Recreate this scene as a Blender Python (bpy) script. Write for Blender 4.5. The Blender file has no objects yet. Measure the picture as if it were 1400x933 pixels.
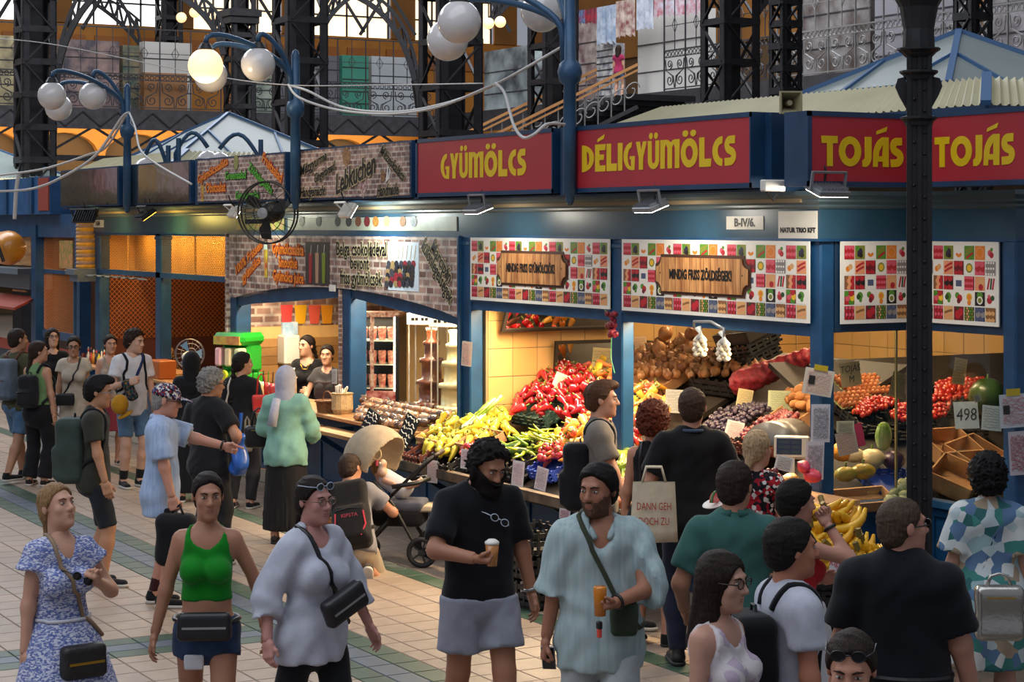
import bpy, bmesh, math, random
import numpy as np
from mathutils import Vector, Matrix
random.seed(7); rng = np.random.default_rng(7)
scene = bpy.context.scene
C = bpy.context.scene.collection
PI = math.pi
# ---------------------------------------------------------------- camera
# world frame: x runs along the row of stalls (to the right), y goes into the stalls, z up; origin = front corner post of the fruit stall
F = 2700.0; HZ = 308.0
CA, SA = 0.87416, 0.48564
CAM = Vector((11.095, -8.646, 3.0))
cd = bpy.data.cameras.new('camera'); cam = bpy.data.objects.new('camera', cd); C.objects.link(cam)
cam.location = CAM
cam.rotation_euler = (PI/2, 0, math.atan2(CA, SA))
cd.sensor_width = 36.0; cd.lens = 36.0*F/1400.0
cd.shift_y = -(466.5-HZ)/1400.0
cd.clip_end = 300
scene.camera = cam
def P(px, py, t):                      # point seen at a pixel of the photograph, t metres in front of the camera
    u = (px-700.0)/F
    return Vector((CAM.x+t*(-CA+SA*u), CAM.y+t*(SA+CA*u), CAM.z-(py-HZ)/F*t))
def tY(px, y0):                        # depth where the column of pixels px meets the plane y = y0
    return (y0-CAM.y)/(SA+CA*(px-700.0)/F)
def tX(px, x0): return (x0-CAM.x)/(-CA+SA*(px-700.0)/F)
def PY(px, py, y0): return P(px, py, tY(px, y0))
def PXp(px, py, x0): return P(px, py, tX(px, x0))
def PZ(px, py, z0): return P(px, py, (CAM.z-z0)*F/(py-HZ))
# ---------------------------------------------------------------- light
w = bpy.data.worlds.new('hall_air'); scene.world = w; w.use_nodes = True
w.node_tree.nodes['Background'].inputs[0].default_value = (0.80, 0.86, 1.0, 1)
w.node_tree.nodes['Background'].inputs[1].default_value = 0.25
def area_light(name, loc, size, energy, col, rot=(0, 0, 0), sy=None, spread=PI):
    l = bpy.data.lights.new(name, 'AREA'); l.energy = energy; l.color = col; l.size = size; l.spread = spread
    if sy: l.shape = 'RECTANGLE'; l.size_y = sy
    o = bpy.data.objects.new(name, l); C.objects.link(o); o.location = loc; o.rotation_euler = rot
    return o
area_light('skylight_front', (3, -12, 15), 14, 1800, (0.86, 0.91, 1.0), (0.25, 0.2, 0), 30)
area_light('skylight_back', (-30, 6, 17), 14, 8500, (0.90, 0.94, 1.0), (0, 0, 0), 40)
vs = scene.view_settings
vs.view_transform = 'Standard'; vs.look = 'None'; vs.exposure = 0.35; vs.gamma = 1.0; vs.use_curve_mapping = False
# ---------------------------------------------------------------- materials
MATS = {}
def lin(c):
    if isinstance(c, str):
        c = c.lstrip('#'); c = c if len(c) == 6 else ''.join(q*2 for q in c); c = [int(c[i:i+2], 16)/255 for i in (0, 2, 4)]
    return tuple((v/12.92 if v <= 0.04045 else ((v+0.055)/1.055)**2.4) for v in c[:3]) + (1.0,)
def nd(nt, t, **k):
    n = nt.nodes.new(t)
    for a, v in k.items(): setattr(n, a, v)
    return n
def mat(name, col, rough=0.6, metal=0.0, var=0.0, vscale=8.0, col2=None, bump=0.0, bscale=40.0, spec=0.5, emit=None, estr=1.0, trans=0.0, alpha=1.0, sheen=0.0, coat=0.0, stretch=None):
    if name in MATS: return MATS[name]
    m = bpy.data.materials.new(name); m.use_nodes = True; nt = m.node_tree
    b = nt.nodes['Principled BSDF']; L = nt.links
    b.inputs['Base Color'].default_value = lin(col); b.inputs['Roughness'].default_value = rough
    b.inputs['Metallic'].default_value = metal; b.inputs['Specular IOR Level'].default_value = spec
    b.inputs['Transmission Weight'].default_value = trans; b.inputs['Alpha'].default_value = alpha
    b.inputs['Sheen Weight'].default_value = sheen; b.inputs['Coat Weight'].default_value = coat
    if emit is not None:
        b.inputs['Emission Color'].default_value = lin(emit); b.inputs['Emission Strength'].default_value = estr
    if var or col2 or bump:
        tc = nd(nt, 'ShaderNodeTexCoord'); co = tc.outputs['Object']
        if stretch:
            mp = nd(nt, 'ShaderNodeMapping'); mp.inputs['Scale'].default_value = stretch; L.new(co, mp.inputs[0]); co = mp.outputs[0]
        if var or col2:
            n = nd(nt, 'ShaderNodeTexNoise'); n.inputs['Scale'].default_value = vscale; n.inputs['Detail'].default_value = 4
            L.new(co, n.inputs['Vector'])
            r = nd(nt, 'ShaderNodeValToRGB'); c1 = lin(col)
            if col2: a, z = c1, lin(col2)
            else: a = tuple(max(0, v*(1-var)) for v in c1[:3])+(1,); z = tuple(min(1, v*(1+var)) for v in c1[:3])+(1,)
            r.color_ramp.elements[0].position = 0.32; r.color_ramp.elements[1].position = 0.68
            r.color_ramp.elements[0].color = a; r.color_ramp.elements[1].color = z
            L.new(n.outputs['Fac'], r.inputs[0]); L.new(r.outputs[0], b.inputs['Base Color'])
        if bump:
            n2 = nd(nt, 'ShaderNodeTexNoise'); n2.inputs['Scale'].default_value = bscale; n2.inputs['Detail'].default_value = 3
            L.new(co, n2.inputs['Vector'])
            bp = nd(nt, 'ShaderNodeBump'); bp.inputs['Strength'].default_value = bump; bp.inputs['Distance'].default_value = 0.01
            L.new(n2.outputs['Fac'], bp.inputs['Height']); L.new(bp.outputs[0], b.inputs['Normal'])
    MATS[name] = m
    return m
def mat_obj_random(name, cols, rough=0.4, spec=0.5, var=0.12, coat=0.0, vscale=6):   # colour differs from piece to piece
    if name in MATS: return MATS[name]
    m = mat(name, cols[0], rough, spec=spec, coat=coat); nt = m.node_tree; b = nt.nodes['Principled BSDF']
    oi = nd(nt, 'ShaderNodeObjectInfo'); r = nd(nt, 'ShaderNodeValToRGB'); cr = r.color_ramp
    while len(cr.elements) < len(cols): cr.elements.new(0.5)
    for i, c in enumerate(cols):
        cr.elements[i].position = i/max(1, len(cols)-1); cr.elements[i].color = lin(c)
    nt.links.new(oi.outputs['Random'], r.inputs[0])
    n = nd(nt, 'ShaderNodeTexNoise'); n.inputs['Scale'].default_value = vscale
    tc = nd(nt, 'ShaderNodeTexCoord'); nt.links.new(tc.outputs['Object'], n.inputs['Vector'])
    mx = nd(nt, 'ShaderNodeHueSaturation'); mr = nd(nt, 'ShaderNodeMapRange')
    mr.inputs[1].default_value = 0.3; mr.inputs[2].default_value = 0.7; mr.inputs[3].default_value = 1-var; mr.inputs[4].default_value = 1+var
    nt.links.new(n.outputs['Fac'], mr.inputs[0]); nt.links.new(mr.outputs[0], mx.inputs['Value'])
    nt.links.new(r.outputs[0], mx.inputs['Color']); nt.links.new(mx.outputs[0], b.inputs['Base Color'])
    return m
# ---------------------------------------------------------------- mesh builder
class MB:
    def __init__(s, M=None): s.v = []; s.f = []; s.mi = []; s.M = M or Matrix.Identity(4); s.m = 0
    def add(s, vs, fs, M=None):
        o = len(s.v); T = s.M @ M if M is not None else s.M
        s.v += [tuple(T @ Vector(p)) for p in vs]
        s.f += [tuple(i+o for i in f) for f in fs]; s.mi += [s.m]*len(fs); return s
    def box(s, x0, x1, y0, y1, z0, z1, M=None):
        return s.add([(x0,y0,z0),(x1,y0,z0),(x1,y1,z0),(x0,y1,z0),(x0,y0,z1),(x1,y0,z1),(x1,y1,z1),(x0,y1,z1)],
                     [(3,2,1,0),(4,5,6,7),(0,1,5,4),(1,2,6,5),(2,3,7,6),(3,0,4,7)], M)
    def cbox(s, c, d, M=None): return s.box(c[0]-d[0]/2, c[0]+d[0]/2, c[1]-d[1]/2, c[1]+d[1]/2, c[2]-d[2]/2, c[2]+d[2]/2, M)
    def bbox(s, x0, x1, y0, y1, z0, z1, b, M=None):     # box with chamfered edges
        vs = []; 
        for z, ins in ((z0, b), (z0+b, 0), (z1-b, 0), (z1, b)):
            i = ins
            vs += [(x0+i+ (b if not i else 0), y0+i, z), (x1-i-(b if not i else 0), y0+i, z), (x1-i, y0+i+(b if not i else 0), z), (x1-i, y1-i-(b if not i else 0), z),
                   (x1-i-(b if not i else 0), y1-i, z), (x0+i+(b if not i else 0), y1-i, z), (x0+i, y1-i-(b if not i else 0), z), (x0+i, y0+i+(b if not i else 0), z)]
        fs = [tuple(range(7, -1, -1)), tuple(range(24, 32))]
        for k in range(3):
            for j in range(8):
                a = k*8+j; c = k*8+(j+1) % 8; fs.append((a, c, c+8, a+8))
        return s.add(vs, fs, M)
    def prism(s, pts, y0, y1, M=None):                   # polygon in x,z pushed along y
        n = len(pts)
        return s.add([(p[0], y0, p[1]) for p in pts]+[(p[0], y1, p[1]) for p in pts],
                     [tuple(range(n)), tuple(range(2*n-1, n-1, -1))]+[((i+1) % n, i, i+n, (i+1) % n+n) for i in range(n)], M)
    def bar(s, a, b, w, h=None, up=(0, 0, 1)):           # square bar from a to b
        a = Vector(a); b = Vector(b); h = h or w; d = (b-a); l = d.length
        if l < 1e-6: return s
        d /= l; u = Vector(up)
        if abs(d.dot(u)) > 0.98: u = Vector((1, 0, 0))
        x = d.cross(u).normalized(); z = x.cross(d)
        vs = [tuple(p+x*sx*w/2+z*sz*h/2) for p in (a, b) for sx, sz in ((-1,-1),(1,-1),(1,1),(-1,1))]
        return s.add(vs, [(3,2,1,0),(4,5,6,7),(0,1,5,4),(1,2,6,5),(2,3,7,6),(3,0,4,7)])
    def tube(s, pts, r, n=8, cap=True, close=False):
        pts = [Vector(p) for p in pts]; k = len(pts); rs = r if isinstance(r, (list, tuple)) else [r]*k
        vs = []; prev = None
        for i, p in enumerate(pts):
            if close: d = pts[(i+1) % k]-pts[i-1]
            else: d = pts[min(i+1, k-1)]-pts[max(i-1, 0)]
            d.normalize()
            if prev is None:
                u = Vector((0, 0, 1)) if abs(d.z) < 0.9 else Vector((1, 0, 0))
                x = d.cross(u).normalized()
            else:
                x = prev-d*prev.dot(d); x = x.normalized() if x.length > 1e-6 else d.orthogonal().normalized()
            prev = x; y = d.cross(x)
            for j in range(n):
                a = 2*PI*j/n; vs.append(tuple(p+x*math.cos(a)*rs[i]+y*math.sin(a)*rs[i]))
        fs = []
        for i in range(k if close else k-1):
            for j in range(n):
                a = i*n+j; b = i*n+(j+1) % n; i2 = (i+1) % k
                fs.append((a, b, i2*n+(j+1) % n, i2*n+j))
        if cap and not close: fs += [tuple(range(n-1, -1, -1)), tuple(range((k-1)*n, k*n))]
        return s.add(vs, fs)
    def lathe(s, prof, n=16, M=None, cap=True):          # profile of (r, z)
        vs = []; k = len(prof)
        for r, z in prof:
            for j in range(n): vs.append((r*math.cos(2*PI*j/n), r*math.sin(2*PI*j/n), z))
        fs = [(i*n+j, i*n+(j+1) % n, (i+1)*n+(j+1) % n, (i+1)*n+j) for i in range(k-1) for j in range(n)]
        if cap: fs += [tuple(range(n-1, -1, -1)), tuple(range((k-1)*n, k*n))]
        return s.add(vs, fs, M)
    def sphere(s, c, r, n=12, m=8, sc=(1, 1, 1), M=None):
        pr = [(math.sin(PI*i/m), -math.cos(PI*i/m)) for i in range(m+1)]
        pr[0] = (0.001, -1); pr[-1] = (0.001, 1)
        T = Matrix.Translation(c) @ Matrix.Diagonal((r*sc[0], r*sc[1], r*sc[2], 1))
        return s.lathe(pr, n, (M @ T) if M is not None else T)
    def quad(s, a, b, c, d): return s.add([a, b, c, d], [(0, 1, 2, 3)])
    def mesh(s, name, mats, smooth=False):
        me = bpy.data.meshes.new(name); me.from_pydata(s.v, [], s.f)
        for m in (mats if isinstance(mats, (list, tuple)) else [mats]): me.materials.append(m)
        if any(s.mi): me.polygons.foreach_set('material_index', s.mi)
        if smooth: me.polygons.foreach_set('use_smooth', [True]*len(s.f))
        me.update(); return me
    def build(s, name, mats, parent=None, smooth=False): return link(name, s.mesh(name, mats, smooth), parent)
def link(name, me, parent=None):
    o = bpy.data.objects.new(name, me); C.objects.link(o)
    if parent is not None: o.parent = parent
    return o
def tag(o, label=None, cat=None, group=None, kind=None):
    if label: o['label'] = label
    if cat: o['category'] = cat
    if group: o['group'] = group
    if kind: o['kind'] = kind
    return o
def empty(name, loc=(0, 0, 0), label=None, cat=None, group=None, rz=0, kind=None):
    o = bpy.data.objects.new(name, None); C.objects.link(o); o.location = loc; o.rotation_euler = (0, 0, rz); o.empty_display_size = 0.05
    return tag(o, label, cat, group, kind)
def copy_tree(o, parent=None):
    c = o.copy(); C.objects.link(c); c.parent = parent
    for ch in list(o.children): copy_tree(ch, c)
    return c
def LT(x, y, z, rz=0, rx=0, ry=0, sc=1):
    return Matrix.Translation((x, y, z)) @ Matrix.Rotation(rz, 4, 'Z') @ Matrix.Rotation(ry, 4, 'Y') @ Matrix.Rotation(rx, 4, 'X') @ Matrix.Diagonal((sc, sc, sc, 1))
def arc(cx, cy, r, a0, a1, n, ry=None):
    ry = ry or r
    return [(cx+r*math.cos(math.radians(a0+(a1-a0)*i/n)), cy+ry*math.sin(math.radians(a0+(a1-a0)*i/n))) for i in range(n+1)]
# facade frames: a flat board standing on the facade, local x along it, local z up, local -y to the viewer
FACE_MAIN = lambda x, y, z: Matrix.Translation((x, y, z))                              # faces -y
FACE_SIDE = lambda x, y, z: Matrix.Translation((x, y, z)) @ Matrix.Rotation(PI/2, 4, 'Z')   # faces +x, local x runs into +y
BLUE = mat('blue_paint', '#17446a', 0.42, var=0.22, vscale=5, bump=0.05, bscale=60)
NAVY = mat('dark_blue_paint', '#14304a', 0.45, var=0.25, vscale=4)
FRIEZE = mat('grey_blue_paint', '#2a4a5e', 0.34, var=0.15, vscale=3)
IRON = mat('dark_cast_iron', '#201f23', 0.5, 0.3, var=0.35, vscale=6, bump=0.1, bscale=30)
IRON2 = mat('grey_iron', '#3d3b3f', 0.55, 0.2, var=0.25, vscale=5)
WHITE = mat('white_print', '#e8e4da', 0.5)
BLACKP = mat('black_plastic', '#161618', 0.45)
STEEL = mat('grey_metal', '#a6a8aa', 0.35, 0.7, var=0.1)
CREAM = mat('cream_sheet', '#bdb695', 0.5, var=0.06, vscale=3)
TMP = bpy.data.scenes.new('scratch'); TMPL = TMP.view_layers[0]
def fast_text(s, size, name=None, bold=0.0, align='CENTER', sx=1.0, shear=0.0, space=1.0, extr=0.0015):
    cu = bpy.data.curves.new('lettering', 'FONT'); cu.body = s; cu.size = size; cu.align_x = align; cu.align_y = 'CENTER'
    cu.offset = bold; cu.shear = shear; cu.space_character = space; cu.extrude = extr; cu.resolution_u = 2
    o = bpy.data.objects.new('lettering_tmp', cu); TMP.collection.objects.link(o)
    TMPL.update(); dg = TMPL.depsgraph; me = bpy.data.meshes.new_from_object(o.evaluated_get(dg))
    bpy.data.objects.remove(o); bpy.data.curves.remove(cu)
    me.transform(Matrix.Diagonal((sx, 1, 1, 1)) ); me.transform(Matrix.Rotation(PI/2, 4, 'X'))     # stands up in x,z and looks to -y
    return me
def put_text(name, s, size, M, material, parent=None, **k):
    me = fast_text(s, size, **k); me.materials.clear(); me.materials.append(material); me.transform(M); me.name = name
    return link(name, me, parent)
# ================================================================= SETTING
# ---- tiled floor
GROUT = mat('floor_grout', '#5d5248', 0.8, var=0.2)
TILE = mat_obj_random('floor_tile', ['#948273', '#9c8a7a', '#968576', '#a18e7d'], 0.42, 0.45, 0.10, vscale=5)
TILEF = mat('floor_tile_far', '#988676', 0.42, var=0.12, vscale=2.2)
GREENT = mat('green_floor_tile', '#354d3e', 0.4, var=0.15, vscale=6)
BLUET = mat('blue_grey_floor_tile', '#515c6a', 0.4, var=0.12, vscale=5)
floor = MB().box(-60, 9, -16, 24, -0.3, -0.008).build('floor', GROUT); tag(floor, kind='structure')
rows = [(0.0, -0.15, 0), (-0.15, -0.45, 0), (-0.45, -0.75, 0), (-0.75, -1.05, 0), (-1.05, -1.25, 1)]
y = -1.25
for k in range(4): rows.append((y, y-0.3, 0)); y -= 0.3
rows += [(y, -2.6, 0), (-2.6, -2.8, 1), (-2.8, -3.0, 2), (-3.0, -3.2, 1)]
y = -3.2
while y > -9.5: rows.append((y, y-0.3, 3)); y -= 0.3
def tile_mb(m, x0, x1, y0, y1):
    g = 0.004; b = 0.004
    return m.add([(x0+g, y0+g, -0.008), (x1-g, y0+g, -0.008), (x1-g, y1-g, -0.008), (x0+g, y1-g, -0.008),
                  (x0+g+b, y0+g+b, 0), (x1-g-b, y0+g+b, 0), (x1-g-b, y1-g-b, 0), (x0+g+b, y1-g-b, 0)],
                 [(4,5,6,7),(0,1,5,4),(1,2,6,5),(2,3,7,6),(3,0,4,7)])
unit = {}
def unit_tile(sx, sy, m):
    k = (round(sx, 3), round(sy, 3), m.name)
    if k not in unit: unit[k] = tile_mb(MB(), -sx/2, sx/2, -sy/2, sy/2).mesh('floor_tile', m)
    return unit[k]
cand = []
for (ya, yb, kind) in rows:
    x = 4.0; cols = []
    while x > -40:
        if kind == 3 and -2.8 < x <= -2.2+1e-6 and abs(x+2.2) < 1e-6:
            for q, mm in ((0, 1), (1, 2), (2, 1)): cols.append((x-0.2*(q+1), x-0.2*q, mm))
            x -= 0.6; continue
        nx = x-0.3
        if kind == 3 and x > -2.2 and nx < -2.2: nx = -2.2
        cols.append((nx, x, {0: 0, 3: 0}.get(kind, kind))); x = nx
    for (xa, xb, mk) in cols:
        xc, yc = (xa+xb)/2, (ya+yb)/2; r = Vector((xc-CAM.x, yc-CAM.y)); t = -CA*r.x+SA*r.y; X = SA*r.x+CA*r.y
        vis = t > 3 and -740 < X/t*F < 740 and 3*F/t+HZ < 950
        cand.append((not vis, t, xa, xb, yb, ya, mk))
cand.sort(key=lambda c: (c[0], c[1]))
far = MB()
for i, (nv, t, xa, xb, ya, yb, mk) in enumerate(cand):
    if i < 300:
        o = link('floor_tile', unit_tile(xb-xa, yb-ya, (TILE, GREENT, BLUET)[mk]), floor); o.location = ((xa+xb)/2, (ya+yb)/2, 0)
    else:
        far.m = mk; tile_mb(far, xa, xb, ya, yb)
tag(far.build('floor_tiles', [TILEF, GREENT, BLUET], floor), kind='stuff')

# ---- the row of stalls: sweep mouldings round the stepped front
FRONT = [(-16.95, 1.2), (-16.95, 0.0), (0.0, 0.0), (0.0, 0.89), (1.0, 0.89), (1.0, 5.0)]
def sweep(path, prof, name, m, parent=None, M=None):
    n = len(path); vs = []; k = len(prof)
    for i, p in enumerate(path):
        def nrm(a, b):
            d = Vector((b[0]-a[0], b[1]-a[1])).normalized(); return Vector((d.y, -d.x))
        n1 = nrm(path[max(i-1, 0)], path[max(i, 1)]) if i > 0 else nrm(path[0], path[1])
        n2 = nrm(path[i], path[i+1]) if i < n-1 else n1
        b = n1+n2; b = b/(b.dot(n1)) if b.dot(n1) > 1e-6 else n1
        for o, z in prof: vs.append((p[0]+b.x*o, p[1]+b.y*o, z))
    fs = []
    for i in range(n-1):
        for j in range(k):
            a = i*k+j; c = i*k+(j+1) % k; fs.append((a, c, c+k, a+k))
    fs += [tuple(range(k)), tuple(range((n-1)*k, n*k))[::-1]]
    return MB().add(vs, fs).build(name, m, parent)
tr = empty('trim_1', (0, 0, 0), kind='structure')
sweep(FRONT, [(-0.12, 2.90), (0.02, 2.90), (0.02, 3.115), (-0.12, 3.115)], 'frieze_board', FRIEZE, tr)
sweep(FRONT, [(-0.12, 3.115), (0.035, 3.115), (0.05, 3.13), (0.05, 3.145), (0.085, 3.165), (0.085, 3.18), (0.13, 3.205), (0.15, 3.21), (0.15, 3.24), (-0.12, 3.24)], 'cornice_moulding', mat('cornice_paint', '#4a5a60', 0.35, var=0.12, vscale=3), tr)
sweep(FRONT, [(-0.02, 2.885), (0.03, 2.885), (0.03, 2.905), (-0.02, 2.905)], 'bead_moulding', BLUE, tr)
# flat roof deck behind the signs and soffit
rf = empty('ceiling', (0, 0, 0), kind='structure')
MB().box(-16.9, -0.1, -0.1, 4.2, 3.16, 3.235).build('stall_ceiling', mat('stall_ceiling', '#8d7a5c', 0.7), rf)
MB().box(-0.1, 0.95, 0.95, 4.2, 3.16, 3.235).build('stall_ceiling', MATS['stall_ceiling'], rf)

def post(parent, x, y, wx=0.17, wy=0.12, z0=0.0, z1=2.9, name='post'):
    m = MB(); m.bbox(x-wx/2, x+wx/2, y, y+wy, z0, z1, 0.012)
    m.bbox(x-wx/2-0.012, x+wx/2+0.012, y-0.012, y+wy+0.012, z1-0.09, z1-0.05, 0.006)
    return m.build(name, BLUE, parent)
def panelled(parent, M, w, z0, z1, n, name='base_panel', m=None):     # recessed panels between rails
    m = m or BLUE; g = w/n
    for i in range(n):
        a = i*g; b = MB(M); fr = 0.07
        b.box(a, a+g, 0.02, 0.05, z0, z1)
        b.box(a, a+fr, 0.0, 0.02, z0, z1).box(a+g-fr, a+g, 0.0, 0.02, z0, z1)
        b.box(a+fr, a+g-fr, 0.0, 0.02, z1-fr, z1).box(a+fr, a+g-fr, 0.0, 0.02, z0, z0+fr)
        b.box(a+fr+0.03, a+g-fr-0.03, 0.012, 0.02, z0+fr+0.03, z1-fr-0.03)
        b.build(name, m, parent)
PLT = mat_obj_random('plinth_tile', ['#b3aa9b', '#a79e90', '#bdb3a3'], 0.4)
def plinth(parent, x0, x1, y, along='x', h=0.15, s=0.15):
    L = abs(x1-x0); n = max(1, int(L/ (s*2)));
    me = MB().bbox(-L/n/2+0.002, L/n/2-0.002, 0, 0.02, 0.0, h-0.003, 0.003).mesh('plinth_tile', PLT)
    for i in range(n):
        o = link('plinth_tile', me, parent)
        c = x0+(i+0.5)*(x1-x0)/n
        if along == 'x': o.location = (c, y, 0)
        else: o.location = (y, c, 0); o.rotation_euler = (0, 0, PI/2)
# ---------------- fruit stall shell
fs_ = empty('fruit_stall', (-2.6, 0, 0), 'blue painted fruit and vegetable stall with tiled walls behind the piled produce', 'stall')
def fparent(o, par):      # keep world placement under an empty with an offset
    o.parent = par; o.matrix_parent_inverse = Matrix.Translation(-Vector(par.location)); return o
class Sub:                # lets builders use world coordinates under an empty standing elsewhere
    pass

def link(name, me, parent=None):
    o = bpy.data.objects.new(name, me); C.objects.link(o)
    if parent is not None:
        o.parent = parent
        root = parent
        if parent.type == 'EMPTY' and parent.get('_world'): o.matrix_parent_inverse = Matrix(parent.matrix_basis).inverted()
    return o
def world_empty(e): e['_world'] = 1; return e
world_empty(fs_)
corner = MB().bbox(-0.13, 0.0, 0.0, 0.13, 0, 2.9, 0.014); corner.build('corner_post', BLUE, fs_)
post(fs_, -2.68, -0.01); post(fs_, -5.32, -0.02, 0.16, 0.14)
MB().bbox(-0.02, 0.10, 0.82, 0.94, 0, 2.9, 0.012).build('corner_post', BLUE, fs_)
MB().bbox(0.90, 1.03, 0.86, 1.0, 0, 2.9, 0.012).build('corner_post', BLUE, fs_)
for a, b in ((-5.24, -2.76), (-2.6, -0.12)):
    MB().box(a, b, 0.0, 0.10, 2.21, 2.31).box(a, b, -0.02, 0.0, 2.285, 2.31).build('header_beam', BLUE, fs_)
    MB().box(a, b, 0.03, 0.09, 2.31, 2.9).build('header_board', NAVY, fs_)
MB().box(-0.08, 0.0, 0.13, 0.82, 2.24, 2.9).build('header_board', NAVY, fs_)
MB().box(0.10, 0.9, 0.89, 0.96, 2.24, 2.9).build('header_board', NAVY, fs_)
panelled(fs_, FACE_MAIN(-5.24, 0.0, 0), 5.1, 0.16, 0.76, 5)
panelled(fs_, FACE_SIDE(0.0, 0.12, 0), 0.72, 0.16, 0.98, 1)
panelled(fs_, FACE_MAIN(0.1, 0.89, 0), 0.8, 0.16, 0.98, 1)
MB().box(-0.06, 0.035, 0.12, 0.84, 0.98, 1.03).build('window_sill', BLUE, fs_)
MB().box(0.1, 0.9, 0.85, 0.95, 0.98, 1.03).build('window_sill', BLUE, fs_)
# facet beyond the corner: blue boarded side
MB().box(0.93, 1.0, 1.0, 5.0, 0.16, 2.9).build('side_wall', mat('blue_side', '#1c4a74', 0.45, var=0.15), fs_)
for yy in (1.35, 2.3): MB().box(1.0, 1.02, yy, yy+0.08, 0.16, 2.9).build('batten', BLUE, fs_)
plinth(fs_, -5.3, 0.0, 0.005); plinth(fs_, 0.0, 0.88, 0.0, 'y'); plinth(fs_, 0.02, 1.0, 0.885)
# glass in the two corner windows, with slim metal bars
GLASS = mat('stall_glass', '#ffffff', 0.02, trans=1.0, spec=0.5)
gn = GLASS.node_tree
for n_ in list(gn.nodes):
    if n_.type != 'OUTPUT_MATERIAL': gn.nodes.remove(n_)
gt = nd(gn, 'ShaderNodeBsdfTransparent'); gg = nd(gn, 'ShaderNodeBsdfGlossy'); gg.inputs['Roughness'].default_value = 0.03
gf = nd(gn, 'ShaderNodeFresnel'); ggm = nd(gn, 'ShaderNodeNewGeometry'); gmr = nd(gn, 'ShaderNodeMapRange'); gmr.inputs[3].default_value = 1.45; gmr.inputs[4].default_value = 1/1.45; gn.links.new(ggm.outputs['Backfacing'], gmr.inputs[0]); gn.links.new(gmr.outputs[0], gf.inputs[0]); gx = nd(gn, 'ShaderNodeMixShader')
gt.inputs[0].default_value = (0.93, 0.95, 0.93, 1)
gn.links.new(gf.outputs[0], gx.inputs[0]); gn.links.new(gt.outputs[0], gx.inputs[1]); gn.links.new(gg.outputs[0], gx.inputs[2])
gn.links.new(gx.outputs[0], gn.nodes['Material Output'].inputs[0])
for wn, gl, bars in (('window_1', (-0.034, -0.028, 0.13, 0.82, 1.03, 2.24), [(-0.036, -0.02, 0.7, 0.715, 1.03, 2.24)]),
                     ('window_2', (0.10, 0.90, 0.905, 0.911, 1.03, 2.24), [(0.10, 0.125, 0.895, 0.915, 1.03, 2.24)])):
    we = empty(wn, kind='structure'); MB().box(*gl).build('pane', GLASS, we)
    for b_ in bars: MB().box(*b_).build('glazing_bar', mat('brass_bar', '#8c7d52', 0.4, 0.6), we)
# tiled partition walls inside (each tile is a piece)
WT = mat_obj_random('wall_tile', ['#c39b62', '#be955a', '#c8a068', '#bf975e'], 0.3, 0.5, 0.05, vscale=3)
wl = empty('wall_left', kind='structure')
MB().box(-5.30, -5.225, 0.14, 3.7, 0, 3.16).build('wall_core', mat('wall_grout', '#8f7a58', 0.8), wl)
tm = MB(); tm.bbox(0, 0.008, 0.003, 0.262, 0.003, 0.262, 0.003); tme = tm.mesh('wall_tile', WT)
for i in range(13):
    for j in range(8):
        o = link('wall_tile', tme, wl); o.location = (-5.225, 0.16+i*0.265, 1.04+j*0.265)
wb = empty('wall_back', kind='structure')
MB().box(-5.3, -1.95, 3.62, 3.70, 0, 3.16).build('wall_core', MATS['wall_grout'], wb)
tm2 = MB(); tm2.bbox(0.003, 0.262, -0.008, 0, 0.003, 0.262, 0.003); tme2 = tm2.mesh('wall_tile', WT)
for i in range(12):
    for j in range(7):
        o = link('wall_tile', tme2, wb); o.location = (-5.2+i*0.265, 3.62, 1.3+j*0.265)
MB().box(-1.95, 0.95, 4.1, 4.2, 0, 3.16).build('wall_core', mat('dim_wall', '#4b3d2c', 0.8), wb)
# tall pillar of tiles near the dark doorway
pl_ = empty('wall_pier', kind='structure')
MB().box(-4.75, -4.45, 2.9, 3.62, 0, 3.16).build('wall_core', MATS['wall_grout'], pl_)
for j in range(8):
    o = link('wall_tile', tme, pl_); o.location = (-4.45, 2.9, 1.04+j*0.265)
    o = link('wall_tile', tme, pl_); o.location = (-4.45, 3.17, 1.04+j*0.265)
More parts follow.
